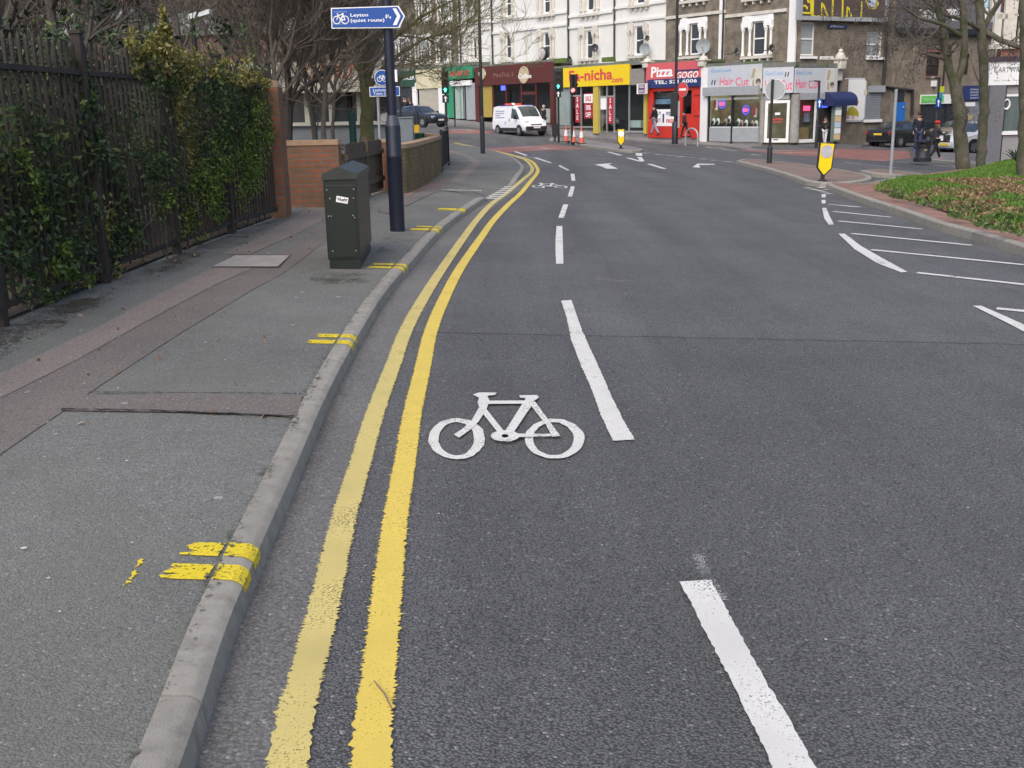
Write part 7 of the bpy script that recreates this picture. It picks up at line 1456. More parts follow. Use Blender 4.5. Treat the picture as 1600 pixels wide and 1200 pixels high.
F = Frame(q.x, q.y, 0); x0, z1 = F.Q(1467, 135); x1, z0 = F.Q(1474, 153.5); b = MB(); b.box(x0, x1, -0.03, -0.01, (z0+z1)/2-q.z, z1-q.z); b.build('yellow_notice', flat('lime_notice', (0.45, 0.5, 0.02)), t); b = MB(); b.box(x0, x1-0.06, -0.03, -0.01, z0-q.z, (z0+z1)/2-q.z-0.01); b.build('blue_notice', flat('teal_notice', (0.04, 0.25, 0.4)), t)
q = P(1391.5, 271, 0.12); t = place('grey_post', 'bare grey post standing on the small island beside the grass', 'post', q); b = MB(); b.lathe([(0.042, -0.1), (0.042, zat(1397, 140, q.y)-q.z), (0.03, zat(1397, 139.5, q.y)-q.z)], 12); b.build('pole', mat('grey_post_paint', (0.27, 0.29, 0.31), 0.5, 0.12), t, True)
# --- litter bin
q = P(1445, 253, 0.12); q.y += 0.25; k = (zat(1445, 218, q.y)-q.z); t = place('litter_bin', 'round black litter bin on the right-hand pavement corner', 'litter bin', q)
b = MB(); b.lathe([(0.31*1.0, 0), (0.31, 0.16*k), (0.275, 0.2*k), (0.25, 0.24*k), (0.25, 0.66*k), (0.27, 0.67*k), (0.27, 0.71*k), (0.25, 0.72*k), (0.25, 0.78*k)], 24); b.build('body', M_BLK, t, True)
b = MB(); b.lathe([(0.29, 0.885*k), (0.29, 0.93*k), (0.22, 0.975*k), (0.08, 1.0*k)], 24); b.build('lid', M_BLK, t, True)
for j in range(4): b = MB(); a = j*math.pi/2+0.4; b.M = Matrix.Rotation(a, 4, 'Z'); b.box(0.2, 0.25, -0.1, 0.1, 0.77*k, 0.89*k); b.build('lid_post', M_BLK, t)
b = MB(); b.box(-0.05, 0.05, -0.256, -0.25, 0.5*k, 0.58*k); b.build('badge', flat('gold_badge', (0.3, 0.25, 0.12)), t)
# --- notice pillar by the canopy
F = FB; u0_, zz0 = FB.Q(1301, 221.5, -1.1); u1_ = FB.Q(1312, 221.5, -1.1)[0]; w_ = FB.W((u0_+u1_)/2, -1.1, zz0); zt_ = FB.Q(1306, 160, -1.1)[1]-zz0
t = thing('notice_stand', 'upright notice stand of small white flyers below the blue canopy', 'notice board', w_, FB.a); hw = (u1_-u0_)/2
b = MB(); b.box(-hw, hw, -0.03, 0.2, 0, zt_, 0.01); b.build('board', mat('stand_frame', (0.15, 0.2, 0.17), 0.5, 0.1), t)
for j in range(6):
    b = MB(); z = zt_*(0.05+0.155*j); b.box(-hw+0.04, hw-0.04, -0.045, -0.031, z, z+zt_*0.14); b.build('flyer', (M_WHITE, flat('peach_flyer', (0.7, 0.5, 0.3)), flat('pale_blue_flyer', (0.5, 0.6, 0.75)))[(j*2+1) % 3 if j else 1], t)
# --- left background bits: lamp, grey cabinet, posts, bollard
q = gp_(316, 20, 0.1); t = place('street_lamp', 'short dark street lamp with flat white head above the shrubs', 'street lamp', q); zt_ = zat(315, 31, 20)-q.z
b = MB(); b.lathe([(0.05, -0.1), (0.045, zt_)], 10); b.build('pole', M_BLK, t, True); b = MB(); b.prism([(-0.04, -0.12, zt_), (0.34, -0.12, zt_+0.09), (0.34, 0.12, zt_+0.09), (-0.04, 0.12, zt_)], (0, 0, 0.09)); b.build('lamp_head', mat('lamp_white', (0.75, 0.8, 0.8), 0.3, 0.05), t)
q = gp_(622, 30.5, 0.1); x1 = DP(645, 200, 30.5).x-q.x; zt_ = zat(633, 185, 30.5)-q.z; t = place('utility_cabinet', 'pale grey utility cabinet behind the curved brick wall', 'cabinet', q); b = MB(); b.box(0, x1, 0, 0.45, 0, zt_, 0.015); b.build('body', mat('cabinet_grey', (0.30, 0.34, 0.36), 0.5, 0.12, 3), t); b = MB(); b.box(-0.02, x1+0.02, -0.02, 0.47, zt_+0.001, zt_+0.04, 0.01); b.build('lid', MATS['cabinet_grey'], t)
q = gp_(551, 25.5, 0.1); zt_ = zat(550, 171, 25.5)-q.z; t = place('green_post', 'stout dark green post behind the timber gate', 'post', q); b = MB(); b.lathe([(0.085, -0.1), (0.085, zt_-0.1), (0.095, zt_-0.1), (0.095, zt_-0.02), (0.05, zt_)], 14); b.build('post', flat('bottle_green', (0.01, 0.06, 0.045), 0.5), t, True)
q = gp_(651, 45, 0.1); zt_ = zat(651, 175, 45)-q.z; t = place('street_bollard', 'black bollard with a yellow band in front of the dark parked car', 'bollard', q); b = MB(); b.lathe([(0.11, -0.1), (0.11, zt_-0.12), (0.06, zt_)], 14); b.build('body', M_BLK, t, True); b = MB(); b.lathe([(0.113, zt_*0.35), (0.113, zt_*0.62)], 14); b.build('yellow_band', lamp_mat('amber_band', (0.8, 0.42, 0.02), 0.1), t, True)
q = gp_(655, 31.5, 0.1); t = place('planter_bin', 'low dark green bin between the wall stretches', 'bin', q); b = MB(); b.lathe([(0.12, 0), (0.14, 0.72), (0.15, 0.73), (0.15, 0.78), (0.05, 0.8)], 14); b.build('body', MATS['bottle_green'], t, True)
q = P(711, 196, 0.1); t = place('slim_post', 'slim dark post at the far kerb before the green shop', 'post', q); b = MB(); b.lathe([(0.05, -0.1), (0.05, zat(711, 142, q.y)-q.z)], 8); b.build('pole', M_BLK, t, True)
# --- satellite dishes on the upper walls
def dish(px, py, rpx, F_, label, m, az, off=-0.45):
    u, z = F_.Q(px, py, off); w_ = F_.W(u, off, z); r = F_.Q(px, py-rpx, off)[1]-z; t = thing('satellite_dish', label, 'satellite dish', w_, az, 'satellite dishes on the upper walls')
    b = MB(); n = 18; vs = [(0, 0.12*r, 0)]; fs = []
    for i, f in enumerate((0.4, 0.75, 1.0)):
        for j in range(n): a = 2*math.pi*j/n; vs.append((f*r*math.cos(a), 0.12*r-0.3*r*f*f, f*r*math.sin(a)))
    for j in range(n): fs.append((0, 1+j, 1+(j+1) % n))
    for i in range(2):
        for j in range(n): a = 1+i*n; fs.append((a+j, a+(j+1) % n, a+n+(j+1) % n, a+n+j))
    b.add(vs, fs); b.build('reflector', m, t, True, recalc=False)
    b = MB(); b.tube([(0, 0.1*r, -r*0.7), (0, -r*0.7, -r*0.2)], 0.02, 5); b.ball((0, -r*0.72, -r*0.15), r*0.16, 8); b.build('receiver_arm', M_STEEL, t); b = MB(); b.tube([(0, 0.1, 0), (0, 0.35, -0.1), (-0.2*math.sin(az), 0.5, -0.1)], 0.025, 5); b.build('mount', M_BLK, t)
M_DG = mat('dish_grey', (0.30, 0.33, 0.34), 0.6, 0.1); M_DB = mat('dish_dark', (0.045, 0.047, 0.05), 0.6, 0.15)
for a in ((929, 75, 6.5, FA, 'dark dish by the white house window over the yellow shop', M_DB, rad(15)), (1011, 59.5, 4.5, FA, 'small dark upper dish beside the window nearest the brick house', M_DB, rad(30)), (1008, 77, 9.5, FA, 'grey dish beside the white house window left of the pizza shop', M_DG, rad(-30)), (1099, 72, 12, FA, 'large grey dish on the brick house above the pizza shop', M_DG, rad(-25)), (1150, 81, 6, FA, 'dark dish on bare brick left of the corner house window', M_DB, rad(40)), (1205, 75, 6, FA, 'dark dish at the right of the corner house window', M_DB, rad(30)), (889, 93, 5.5, FA, 'small dark dish low above the coffee shop sign', M_DB, rad(40))): dish(*a)

# ------------------------------------------------------------------ vehicles
M_TYRE = mat('tyre', (0.018, 0.018, 0.019), 0.85, 0.2, 8); M_RIM = mat('alloy', (0.42, 0.43, 0.44), 0.3, 0.1, metal=0.7); M_CGLASS = mat('car_glass', (0.035, 0.045, 0.05), 0.04, 0.1, 2, spec=0.9); M_TRIM = mat('black_trim', (0.02, 0.02, 0.022), 0.55, 0.1)
M_LAMPC = mat('clear_lamp', (0.6, 0.62, 0.64), 0.12, 0.1, 20); M_LAMPR = mat('red_lamp', (0.35, 0.012, 0.012), 0.15, 0.1, 20); M_PLW = flat('white_plate', (0.75, 0.75, 0.7)); M_PLY = flat('yellow_plate', (0.75, 0.55, 0.05))
def vehicle(name, label, cat, q, ang, paint, st, wx, wr, side, screens, ry=None, sc=1.0, group='cars and van in the street'):
    t = thing(name, label, cat, q, ang, group); t.scale = (sc, sc, sc)
    def at(x):
        for a, c in zip(st, st[1:]):
            if a[0] <= x <= c[0]: f = (x-a[0])/(c[0]-a[0]); return [a[i]+(c[i]-a[i])*f for i in range(7)]
        return list(st[0] if x < st[0][0] else st[-1])
    def prof(s_):
        x, zb, zm, be, ro, hw, hr = s_
        return [(0, zb), (hw*.9, zb), (hw*.985, zb+.10), (hw, zm), (hw*.975, be-0.02), (hw*.955, be) if ro-be > .12 else (hw*.93, be), (hr, ro-.05 if ro-be > .12 else be+(ro-be)*.5), (hr*.82, ro), (0, ro+.015)]
    xs = sorted({s_[0] for s_ in st}); fine = []
    for a, c in zip(xs, xs[1:]): k = max(1, int((c-a)/0.25)); fine += [a+(c-a)*j/k for j in range(k)]
    fine.append(xs[-1]); b = MB(); vs = []; fs = []; n = 9; m_ = 2*n-2
    for x in fine:
        p = prof(at(x)); ring_ = p+[(-y, z) for y, z in p[-2:0:-1]]; vs += [(x, y, z) for y, z in ring_]
    for i in range(len(fine)-1):
        for j in range(m_): fs.append((i*m_+j, i*m_+(j+1) % m_, (i+1)*m_+(j+1) % m_, (i+1)*m_+j))
    fs += [tuple(range(m_)), tuple(range((len(fine)-1)*m_, len(fine)*m_))[::-1]]
    b.add(vs, fs); body = b.build('body', paint, t, True, angle=30)
    for x in wx:
        for s_ in (-1, 1):
            hw = at(x)[5]; b = MB(); b.M = Matrix.Translation((x, s_*(hw-0.10), wr)) @ Matrix.Rotation(math.pi/2, 4, 'X')
            b.lathe([(wr+0.055, -0.10-0.006), (wr+0.055, 0.10+0.006)], 22); b.build('wheel_arch', M_TRIM, t)
            b = MB(); b.M = Matrix.Translation((x, s_*(hw-0.09), wr)) @ Matrix.Rotation(math.pi/2, 4, 'X'); b.lathe([(wr-0.03, -0.115), (wr, -0.09), (wr, 0.09), (wr-0.03, 0.115)], 22); ty = b.build('wheel', M_TYRE, t, True)
            b = MB(); b.M = Matrix.Translation((x, s_*(hw-0.09), wr)) @ Matrix.Rotation(math.pi/2, 4, 'X'); b.lathe([(wr*.64, -0.12), (wr*.64, 0.12)], 16); rm = b.build('rim', M_RIM, ty)
            b = MB(); b.M = Matrix.Translation((x, s_*(hw-0.09), wr)) @ Matrix.Rotation(math.pi/2, 4, 'X')
            for k in range(5): a = 2*math.pi*k/5+.3; c_, d_ = math.cos(a), math.sin(a); b.prism([(c_*wr*.58-d_*.03, d_*wr*.58+c_*.03, -.123), (c_*wr*.58+d_*.05, d_*wr*.58-c_*.05, -.123), (c_*wr*.2, d_*wr*.2, -.123)], (0, 0, .246))
            b.build('spoke_gaps', M_TRIM, rm)
    def sp(x, f, s_, o=0.012):
        a = at(x); hb, zb_ = a[5]*.955, a[3]; ht, zt_ = a[6], a[4]-.05; return (x, s_*(hb+(ht-hb)*f+o), zb_+(zt_-zb_)*f)
    for (xa0, xa1, xb1, xb0) in side:
        for s_ in (-1, 1): b = MB(); b.add([sp(xa0, .08, s_), sp(xb0, .08, s_), sp(xb1, .88, s_), sp(xa1, .88, s_)], [(0, 1, 2, 3)]); b.build('side_window', M_CGLASS, t, recalc=False)
    for x0, x1 in screens:
        b = MB(); vs = []; n_ = 5
        for i in range(n_):
            f = 0.06+0.88*i/(n_-1); x = x0+(x1-x0)*f; a = at(x); vs += [(x, -a[6]*.84, a[4]+.012), (x, 0, a[4]+.03), (x, a[6]*.84, a[4]+.012)]
        b.add(vs, [(3*i+j, 3*i+j+1, 3*i+4+j, 3*i+3+j) for i in range(n_-1) for j in range(2)]); b.build('windscreen', M_CGLASS, t, recalc=False)
    def bit(nm, m, x0, x1, y0, y1, z0, z1, both=True, bev=0.015):
        for s_ in ((-1, 1) if both else (1,)): b = MB(); b.box(x0, x1, s_*y0, s_*y1, z0, z1, bev); b.build(nm, m, t)
    return t, at, bit
SEDAN = [(-2.27, .42, .62, .84, .86, .66, .56), (-2.18, .30, .60, .97, 1.0, .83, .68), (-1.62, .22, .60, 1.01, 1.05, .90, .72), (-0.98, .20, .60, .97, 1.36, .90, .62), (-.15, .2, .60, .94, 1.43, .91, .62), (.42, .2, .60, .93, 1.37, .91, .60), (1.15, .2, .60, .92, .95, .90, .74), (2.0, .22, .55, .78, .82, .86, .66), (2.2, .3, .5, .66, .69, .75, .58), (2.28, .42, .5, .58, .60, .62, .5)]
SW = [(-1.25, -.85, -.42, -.42), (-.36, -.36, .30, .72)]
M_BLKCAR = mat('black_car_paint', (0.012, 0.013, 0.014), 0.18, 0.1, 2, coat=0.6); M_SILV = mat('champagne_paint', (0.37, 0.34, 0.29), 0.28, 0.05, 2, metal=0.5, coat=0.6); M_WCAR = mat('white_car_paint', (0.72, 0.74, 0.76), 0.25, 0.04, 2, coat=0.5)
def rear(bit, plate, lm=M_LAMPR):
    bit('tail_light', lm, -2.245, -2.05, .48, .80, .74, .90); bit('number_plate', plate, -2.29, -2.265, -.26, .26, .70, .81, False, 0.003); bit('bumper', M_TRIM, -2.30, -2.2, -.62, .62, .33, .44, False)
def front(bit, plate):
    bit('headlight', M_LAMPC, 2.02, 2.21, .46, .74, .58, .72); bit('number_plate', plate, 2.275, 2.30, -.26, .26, .40, .51, False, 0.003); bit('grille', M_TRIM, 2.2, 2.285, -.36, .36, .54, .62, False)
ang = math.atan2(.60, .80); q = P(1385, 230); S1 = 38.5*q.y/1650/1.43; c = q+Vector((1.15, 1.3, 0)); q = Vector((c.x, c.y, Zg(c.x, c.y)))
t, at, bit = vehicle('parked_car', 'black saloon car with yellow rear plate parked by the brick flank wall', 'car', q, ang, M_BLKCAR, SEDAN, (-1.38, 1.36), .32, SW, [(-1.62, -.98), (1.15, .42)], sc=S1); rear(bit, M_PLY); front(bit, M_PLW); bit('mirror', M_BLKCAR, .72, .9, .92, 1.06, .92, 1.05); bit('reverse_light', M_LAMPC, -2.255, -2.2, .34, .47, .80, .86)
q = P(1478, 227); S1 = 38*q.y/1650/1.43; q += Vector((1.3, 1.0, 0)); q.z = Zg(q.x, q.y)
t, at, bit = vehicle('parked_car', 'champagne silver saloon car parked behind the tree trunk', 'car', q, math.atan2(.6, .8), M_SILV, SEDAN, (-1.38, 1.36), .32, SW, [(-1.62, -.98), (1.15, .42)], sc=S1); rear(bit, M_PLW); front(bit, M_PLW); bit('mirror', M_SILV, .72, .9, .92, 1.06, .92, 1.05)
q = P(1541, 240); q.y += 0.5; q.z = Zg(q.x, q.y)
t, at, bit = vehicle('parked_car', 'white car half hidden between the two tree trunks', 'car', q, math.atan2(-.35, -.93), M_WCAR, SEDAN, (-1.38, 1.36), .32, SW, [(-1.62, -.98), (1.15, .42)]); rear(bit, M_PLY); front(bit, M_PLY); bit('mirror', M_WCAR, .72, .9, .92, 1.06, .92, 1.05)
q = P(653, 201.5); q.y = 62; q.x = DP(655, 190, 62).x; q.z = zat(655, 198, 62)
t, at, bit = vehicle('dark_car', 'dark blue-black car with white front plate driving in front of the shuttered shop', 'car', q, math.atan2(-.70, .71), mat('blue_black_paint', (0.014, 0.016, 0.026), 0.15, 0.1, 2, coat=0.7), SEDAN, (-1.38, 1.36), .32, SW, [(-1.62, -.98), (1.15, .42)], sc=0.82); rear(bit, M_PLY); front(bit, M_PLW); bit('mirror', M_TRIM, .72, .9, .92, 1.06, .92, 1.05)
# the white van
VAN = [(-2.40, .45, .8, 1.02, 1.78, .86, .74), (-2.33, .32, .8, 1.05, 1.93, .93, .80), (-1.9, .28, .8, 1.06, 1.97, .95, .82), (.3, .26, .8, 1.06, 1.98, .95, .82), (.85, .26, .8, 1.06, 1.93, .95, .80), (1.25, .26, .8, 1.05, 1.66, .95, .80), (1.72, .26, .75, 1.04, 1.16, .94, .80), (2.12, .28, .7, .94, 1.0, .90, .70), (2.32, .32, .62, .76, .80, .80, .60), (2.40, .42, .55, .62, .64, .66, .5)]
fx = P(836, 213.3); hd = Vector((.47, -.88, 0)); sc = 0.91; q = fx-hd*2.15*sc; q.z = Zg(q.x, q.y)
t, at, bit = vehicle('white_van', 'white van with blue writing on its side and an orange roof sign', 'van', q, math.atan2(hd.y, hd.x), mat('van_white', (0.80, 0.81, 0.82), 0.3, 0.04, 2, coat=0.4), VAN, (-1.50, 1.58), .33, [(.42, .46, .98, 1.62)], [(1.72, .85)], sc=sc)
bit('headlight', mat('van_headlamp', (0.66, 0.68, 0.7), 0.15, 0.1, 15), 1.95, 2.27, .52, .83, .76, .96, True, 0.03); bit('bumper', M_TRIM, 2.05, 2.44, -.80, .80, .34, .60, False, 0.06); bit('number_plate', M_PLW, 2.435, 2.455, -.26, .26, .46, .57, False, 0.003); bit('grille', M_TRIM, 2.2, 2.40, -.42, .42, .66, .74, False); bit('lower_trim', M_TRIM, -1.1, 1.2, .93, .965, .28, .5, True, 0.01); bit('rear_bumper', M_TRIM, -2.44, -2.2, -.8, .8, .34, .52, False, 0.03); bit('mirror', M_TRIM, 1.22, 1.4, .98, 1.16, 1.06, 1.36, True, 0.03); bit('door_handle', M_TRIM, .22, .28, .945, .975, .92, 1.12, True, 0.008); bit('wiper_panel', M_TRIM, 1.70, 1.84, -.3, .3, 1.06, 1.12, False, 0.01)
M_VBLUE = flat('van_lettering', (0.16, 0.19, 0.34))
for s_ in (-1, 1):
    for k, L in enumerate((1.25, 1.15, 0.72, 1.15)):
        b = MB(); r7 = random.Random(k); x = -1.9
        while x < -1.9+L: w_ = r7.uniform(.08, .2); zz = 1.62-.15*k; hy = at(x)[5]*.955+(at(x)[6]-at(x)[5]*.955)*((zz-1.06)/(0.87)); b.box(x, x+w_, s_*(hy+.004), s_*(hy+.012), zz-.028, zz+.028); x += w_+.04
        b.build('side_lettering', M_VBLUE, t)
b = MB(); b.disc(0, 0, 0.1, 0, 0.01, 12); b.M = None
bit('side_emblem', flat('pale_blue_emblem', (0.4, 0.5, 0.75)), -.45, -.25, .945, .958, .72, .92, True, 0.004)
bit('roof_sign', flat('orange_roof_sign', (0.70, 0.10, 0.03)), -1.0, -.86, -.62, .62, 2.0, 2.13, False, 0.01); bit('sign_light', M_LWHT, -.99, -.85, -.1, .1, 2.0, 2.16, False, 0.01); bit('roof_bar', flat('blue_roof_edge', (0.03, 0.03, 0.2)), -1.6, .5, .70, .76, 1.96, 2.03)

# ------------------------------------------------------------------ people
def skin_mesh(name, vs, es, rs, m, parent, root=0, sub=1):
    me = bpy.data.meshes.new(name); me.from_pydata([tuple(v) for v in vs], es, []); o = bpy.data.objects.new(name, me); COL.objects.link(o)
    sk = o.modifiers.new('skin', 'SKIN'); sk.use_smooth_shade = True
    for i, r in enumerate(rs): d = me.skin_vertices[0].data[i]; d.radius = (r, r) if not isinstance(r, tuple) else r; d.use_root = (i == root)
    sb_ = o.modifiers.new('sub', 'SUBSURF'); sb_.levels = sub; sb_.render_levels = sub
    dg = bpy.context.evaluated_depsgraph_get(); m2 = bpy.data.meshes.new_from_object(o.evaluated_get(dg)); m2.materials.clear(); m2.materials.append(m); m2.name = name
    bpy.data.objects.remove(o); bpy.data.meshes.remove(me); o = bpy.data.objects.new(name, m2); COL.objects.link(o); m2.polygons.foreach_set('use_smooth', [True]*len(m2.polygons)); o.parent = parent; return o
M_SKIN = mat('skin', (0.42, 0.25, 0.18), 0.6, 0.06, 20)
def person(label, q, face, H, thigh=(0, 0), knee=(0, 0), arm=(5, 5), elb=(15, 15), top=None, legs=None, shoes=None, hair=None, hat=None, long_=False, fem=False, bag=False, lean=0.0, hair_long=False):
    """faces along +Y turned by face; thigh/arm swing in degrees (left, right), positive forward"""
    t = thing('person', label, 'person', q, face, 'pedestrians'); t.scale = (H/1.75,)*3
    def sw_(o, L, a): a = rad(a); return o+Vector((0, math.sin(a)*L, -math.cos(a)*L))
    hp = Vector((0, 0, .94)); lo = min(0, 0)
    J = {'pel': hp, 'spi': hp+Vector((0, .01+lean*.2, .2)), 'che': hp+Vector((0, .0+lean*.4, .44)), 'nec': hp+Vector((0, .01+lean*.55, .56)), 'jaw': hp+Vector((0, .035+lean*.6, .63)), 'hea': hp+Vector((0, .03+lean*.65, .71)), 'top': hp+Vector((0, .02+lean*.65, .775)), 'nos': hp+Vector((0, .135+lean*.62, .675))}
    sw2 = .17 if fem else .195
    for k, s_ in (('l', -1), ('r', 1)):
        i = 0 if k == 'l' else 1; J[k+'hip'] = hp+Vector((s_*.095, 0, -.06)); J[k+'kne'] = sw_(J[k+'hip'], .43, thigh[i]); J[k+'ank'] = sw_(J[k+'kne'], .41, thigh[i]-knee[i]); a = thigh[i]-knee[i]
        J[k+'toe'] = J[k+'ank']+Vector((s_*.02, .17*math.cos(rad(a)), -.05+.17*math.sin(rad(a)))); J[k+'hee'] = J[k+'ank']+Vector((0, -.04, -.05))
        J[k+'sho'] = J['che']+Vector((s_*sw2, -.005, .03)); J[k+'elb'] = sw_(J[k+'sho'], .29, arm[i])+Vector((s_*.05, 0, 0)); J[k+'wri'] = sw_(J[k+'elb'], .25, arm[i]+elb[i]); J[k+'pal'] = sw_(J[k+'wri'], .07, arm[i]+elb[i])
    low = min(J['lhee'].z, J['rhee'].z, J['ltoe'].z, J['rtoe'].z)-.03
    for k in J: J[k] = J[k]-Vector((0, 0, low))
    def mesh(nm, names, edges, rads, m, sub=1):
        ix_ = {n: i for i, n in enumerate(names)}; return skin_mesh(nm, [J[n] for n in names], [(ix_[a], ix_[c]) for a, c in edges], rads, m, t, 0, sub)
    names = ['pel', 'spi', 'che', 'nec', 'jaw', 'hea', 'top', 'nos']; rads = [.12, .105, .125, .052, .068, .088, .06, .016]; edges = [('pel', 'spi'), ('spi', 'che'), ('che', 'nec'), ('nec', 'jaw'), ('jaw', 'hea'), ('hea', 'top'), ('jaw', 'nos')]
    for k, s_ in (('l', -1), ('r', 1)):
        names += [k+'hip', k+'kne', k+'ank', k+'toe', k+'sho', k+'elb', k+'wri', k+'pal']; rads += [.085, .055, .036, .026, .056, .042, .028, .034]
        edges += [('pel', k+'hip'), (k+'hip', k+'kne'), (k+'kne', k+'ank'), (k+'ank', k+'toe'), ('che', k+'sho'), (k+'sho', k+'elb'), (k+'elb', k+'wri'), (k+'wri', k+'pal')]
        d = (J[k+'pal']-J[k+'wri']).normalized()
        for f, (off, L) in enumerate(((-.03, .06), (-.01, .075), (.01, .08), (.028, .072))):
            J[k+'f%d' % f] = J[k+'pal']+d*L*.6+Vector((0, off, 0)); J[k+'g%d' % f] = J[k+'f%d' % f]+d*L*.4+Vector((-s_*.018, 0, 0)); names += [k+'f%d' % f, k+'g%d' % f]; rads += [.0095, .008]; edges += [(k+'pal', k+'f%d' % f), (k+'f%d' % f, k+'g%d' % f)]
        J[k+'th'] = J[k+'pal']+Vector((-s_*.03, .035, -.01))+d*.02; names.append(k+'th'); rads.append(.011); edges.append((k+'pal', k+'th'))
    mesh('body', names, edges, rads, M_SKIN)
    sh_ = ['pel', 'spi', 'che', 'nec']; J['hem'] = J['pel']-Vector((0, 0, .12 if long_ else .04)); jn = ['che', 'spi', 'pel', 'hem', 'nec']; jr = [.15, .135, .145, .155, .068]; je = [('hem', 'pel'), ('pel', 'spi'), ('spi', 'che'), ('che', 'nec')]
    if long_: J['hm2'] = J['hem']-Vector((0, 0, .2)); jn.append('hm2'); jr.append(.165); je.append(('hem', 'hm2'))
    for k in 'lr': jn += [k+'sho', k+'elb', k+'wri']; jr += [.078, .062, .046]; je += [('che', k+'sho'), (k+'sho', k+'elb'), (k+'elb', k+'wri')]
    mesh('jacket', jn, je, jr, top)
    pn = ['pel']; pr = [.135]; pe = []
    for k in 'lr': pn += [k+'hip', k+'kne', k+'ank']; pr += [.1, .072, .058]; pe += [('pel', k+'hip'), (k+'hip', k+'kne'), (k+'kne', k+'ank')]
    mesh('trousers', pn, pe, pr, legs)
    for k in 'lr': mesh('shoe', [k+'hee', k+'toe', k+'ank'], [(k+'hee', k+'ank'), (k+'ank', k+'toe'), (k+'hee', k+'toe')], [.042, .036, .046], shoes)
    c = J['hea']; b = MB(); b.ball(c+Vector((0, -.018, .028)), .108, 12, (.92, 1.0, .98)); b.build('hair', hair, t, True)
    if hair_long: b = MB(); b.ball(c+Vector((0, -.06, -.1)), .1, 10, (.95, .7, 1.6)); b.build('hair', hair, t, True)
    for s_ in (-1, 1):
        b = MB(); b.ball(c+Vector((s_*.033, .083, -.012)), .011, 6); b.build('eye', M_LBLK, t); b = MB(); b.ball(c+Vector((s_*.09, .0, -.03)), .026, 6, (.5, .8, 1.2)); b.build('ear', M_SKIN, t)
    b = MB(); b.box(-.024, .024, J['jaw'].y+.062, J['jaw'].y+.072, J['jaw'].z-.004, J['jaw'].z+.006); b.build('mouth', mat('lips', (0.3, 0.1, 0.09), 0.6), t)
    if hat == 'beret': b = MB(); b.lathe([(.098, .0), (.135, .035), (.14, .07), (.10, .115), (.03, .13)], 16, c+Vector((0, -.02, .015))); b.build('beret', mat('red_beret', (0.62, 0.04, 0.02), 0.85, 0.15, 30), t, True)
    if hat == 'cap': b = MB(); b.lathe([(.113, .02), (.113, .06), (.08, .11), (.02, .125)], 14, c+Vector((0, -.01, .01))); b.box(-.07, .07, .08, .19, c.z+.03, c.z+.045, .006); b.build('cap', mat('dark_cap', (0.06, 0.02, 0.02), 0.8), t, True)
    if bag:
        b = MB(); p = J['rwri']+Vector((.04, -.02, -.02)); b.box(p.x-.05, p.x+.07, p.y-.16, p.y+.16, p.z-.32, p.z-.06, .03); b.tube([(p.x, p.y-.1, p.z-.07), (p.x, p.y, p.z+.1), (p.x, p.y+.1, p.z-.07)], .012, 5); b.build('bag', mat('dark_bag', (0.03, 0.028, 0.028), 0.7), t)
    return t
C_BLK = mat('black_cloth', (0.018, 0.018, 0.02), 0.9, 0.25, 20); C_NAVY = mat('navy_cloth', (0.016, 0.02, 0.032), 0.9, 0.25, 20); C_JEAN = mat('denim', (0.045, 0.065, 0.12), 0.9, 0.25, 25); C_PALEJ = mat('pale_denim', (0.25, 0.30, 0.38), 0.9, 0.2, 25); C_BRN = mat('brown_cloth', (0.045, 0.034, 0.026), 0.9, 0.25, 20); C_WHT = mat('white_cloth', (0.68, 0.68, 0.68), 0.9, 0.1, 20); C_GREY = mat('charcoal_cloth', (0.04, 0.04, 0.045), 0.9, 0.25, 20)
S_DK = mat('dark_shoe', (0.03, 0.028, 0.028), 0.6); S_BLUE = mat('blue_trainer', (0.05, 0.09, 0.4), 0.6); S_PINK = mat('pink_shoe', (0.7, 0.28, 0.32), 0.6); H_DK = mat('dark_hair', (0.02, 0.014, 0.01), 0.8, 0.3, 40); H_BR = mat('brown_hair', (0.11, 0.05, 0.025), 0.8, 0.3, 40); H_GR = mat('grey_hair', (0.4, 0.39, 0.38), 0.8, 0.2, 40)
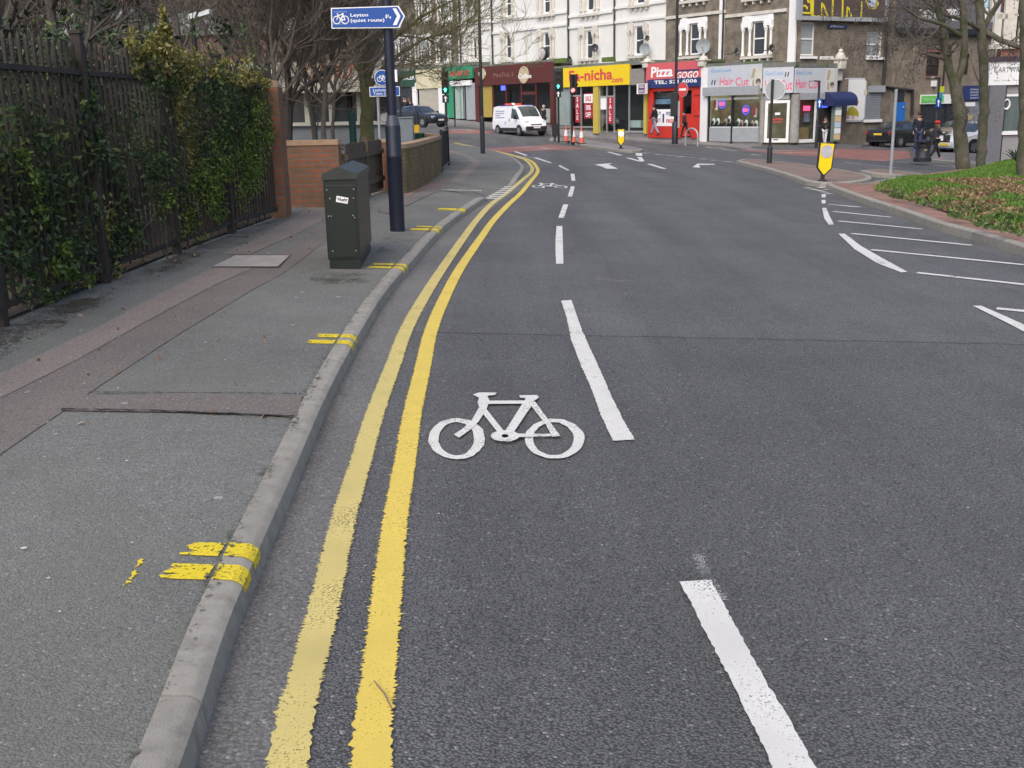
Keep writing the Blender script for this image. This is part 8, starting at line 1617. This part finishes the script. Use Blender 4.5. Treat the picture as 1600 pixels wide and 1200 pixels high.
q = P(1433, 238); person('man in dark navy jumper and jeans with a dark cap standing by the black car', q, rad(170), (zat(1440, 178, q.y)-q.z), (8, -8), (4, 8), (4, -4), (12, 20), C_NAVY, C_JEAN, S_BLUE, H_DK, 'cap')
q = P(1460, 252, 0.12); person('woman in a red beret and dark coat walking past the black litter bin', q, rad(-75), (zat(1457, 191.5, q.y)-q.z), (26, -16), (4, 22), (-12, 30), (20, 75), C_GREY, C_BLK, S_PINK, H_BR, 'beret', fem=True, bag=True, hair_long=True)
def on_shop(px, py, off): u, z = FA.Q(px, py, off); return FA.W(u, off, z)
q = on_shop(1023, 212.5, SH-0.9); person('walker in a black top and pale jeans in front of the offer poster', q, rad(55), zat(1023, 165.5, q.y)-q.z, (-14, 22), (18, 4), (14, -10), (20, 20), C_BLK, C_PALEJ, S_DK, H_DK, long_=True, lean=.1)
q = on_shop(1070, 215, SH-1.2); person('walker in a brown jacket and dark trousers by the red shop door', q, rad(60), zat(1071, 174, q.y)-q.z, (18, -18), (4, 18), (-10, 18), (20, 30), C_BRN, C_BLK, S_DK, H_DK, lean=.16)
q = P(1288, 228, 0.03); person('person in black top and white trousers under the blue canopy', q, rad(140), zat(1288, 184, q.y)-q.z, (10, -8), (4, 10), (25, 25), (60, 70), C_BLK, C_WHT, S_DK, H_DK, fem=True)
q = gp_(634, 66, 0.4); q.z = zat(634, 152, 66)-1.72; person('taller of two dark-clothed people behind the dark car', q, rad(190), 1.75, (6, -4), (2, 4), (0, 5), (15, 15), C_BLK, C_BLK, S_DK, H_DK)
q = gp_(641, 66.5, 0.4); q.z = zat(641, 155, 66.5)-1.66; person('shorter of two dark-clothed people behind the dark car', q, rad(200), 1.68, (-4, 6), (4, 2), (0, 5), (15, 15), C_NAVY, C_BLK, S_DK, H_BR)
q = gp_(850, 69.5, 0.11); person('grey-haired person in dark clothes on the pavement behind the van', q, rad(120), max(1.5, zat(848, 166.0, q.y)-q.z), (10, -10), (4, 10), (8, -6), (15, 15), C_BLK, C_BRN, S_DK, H_GR)
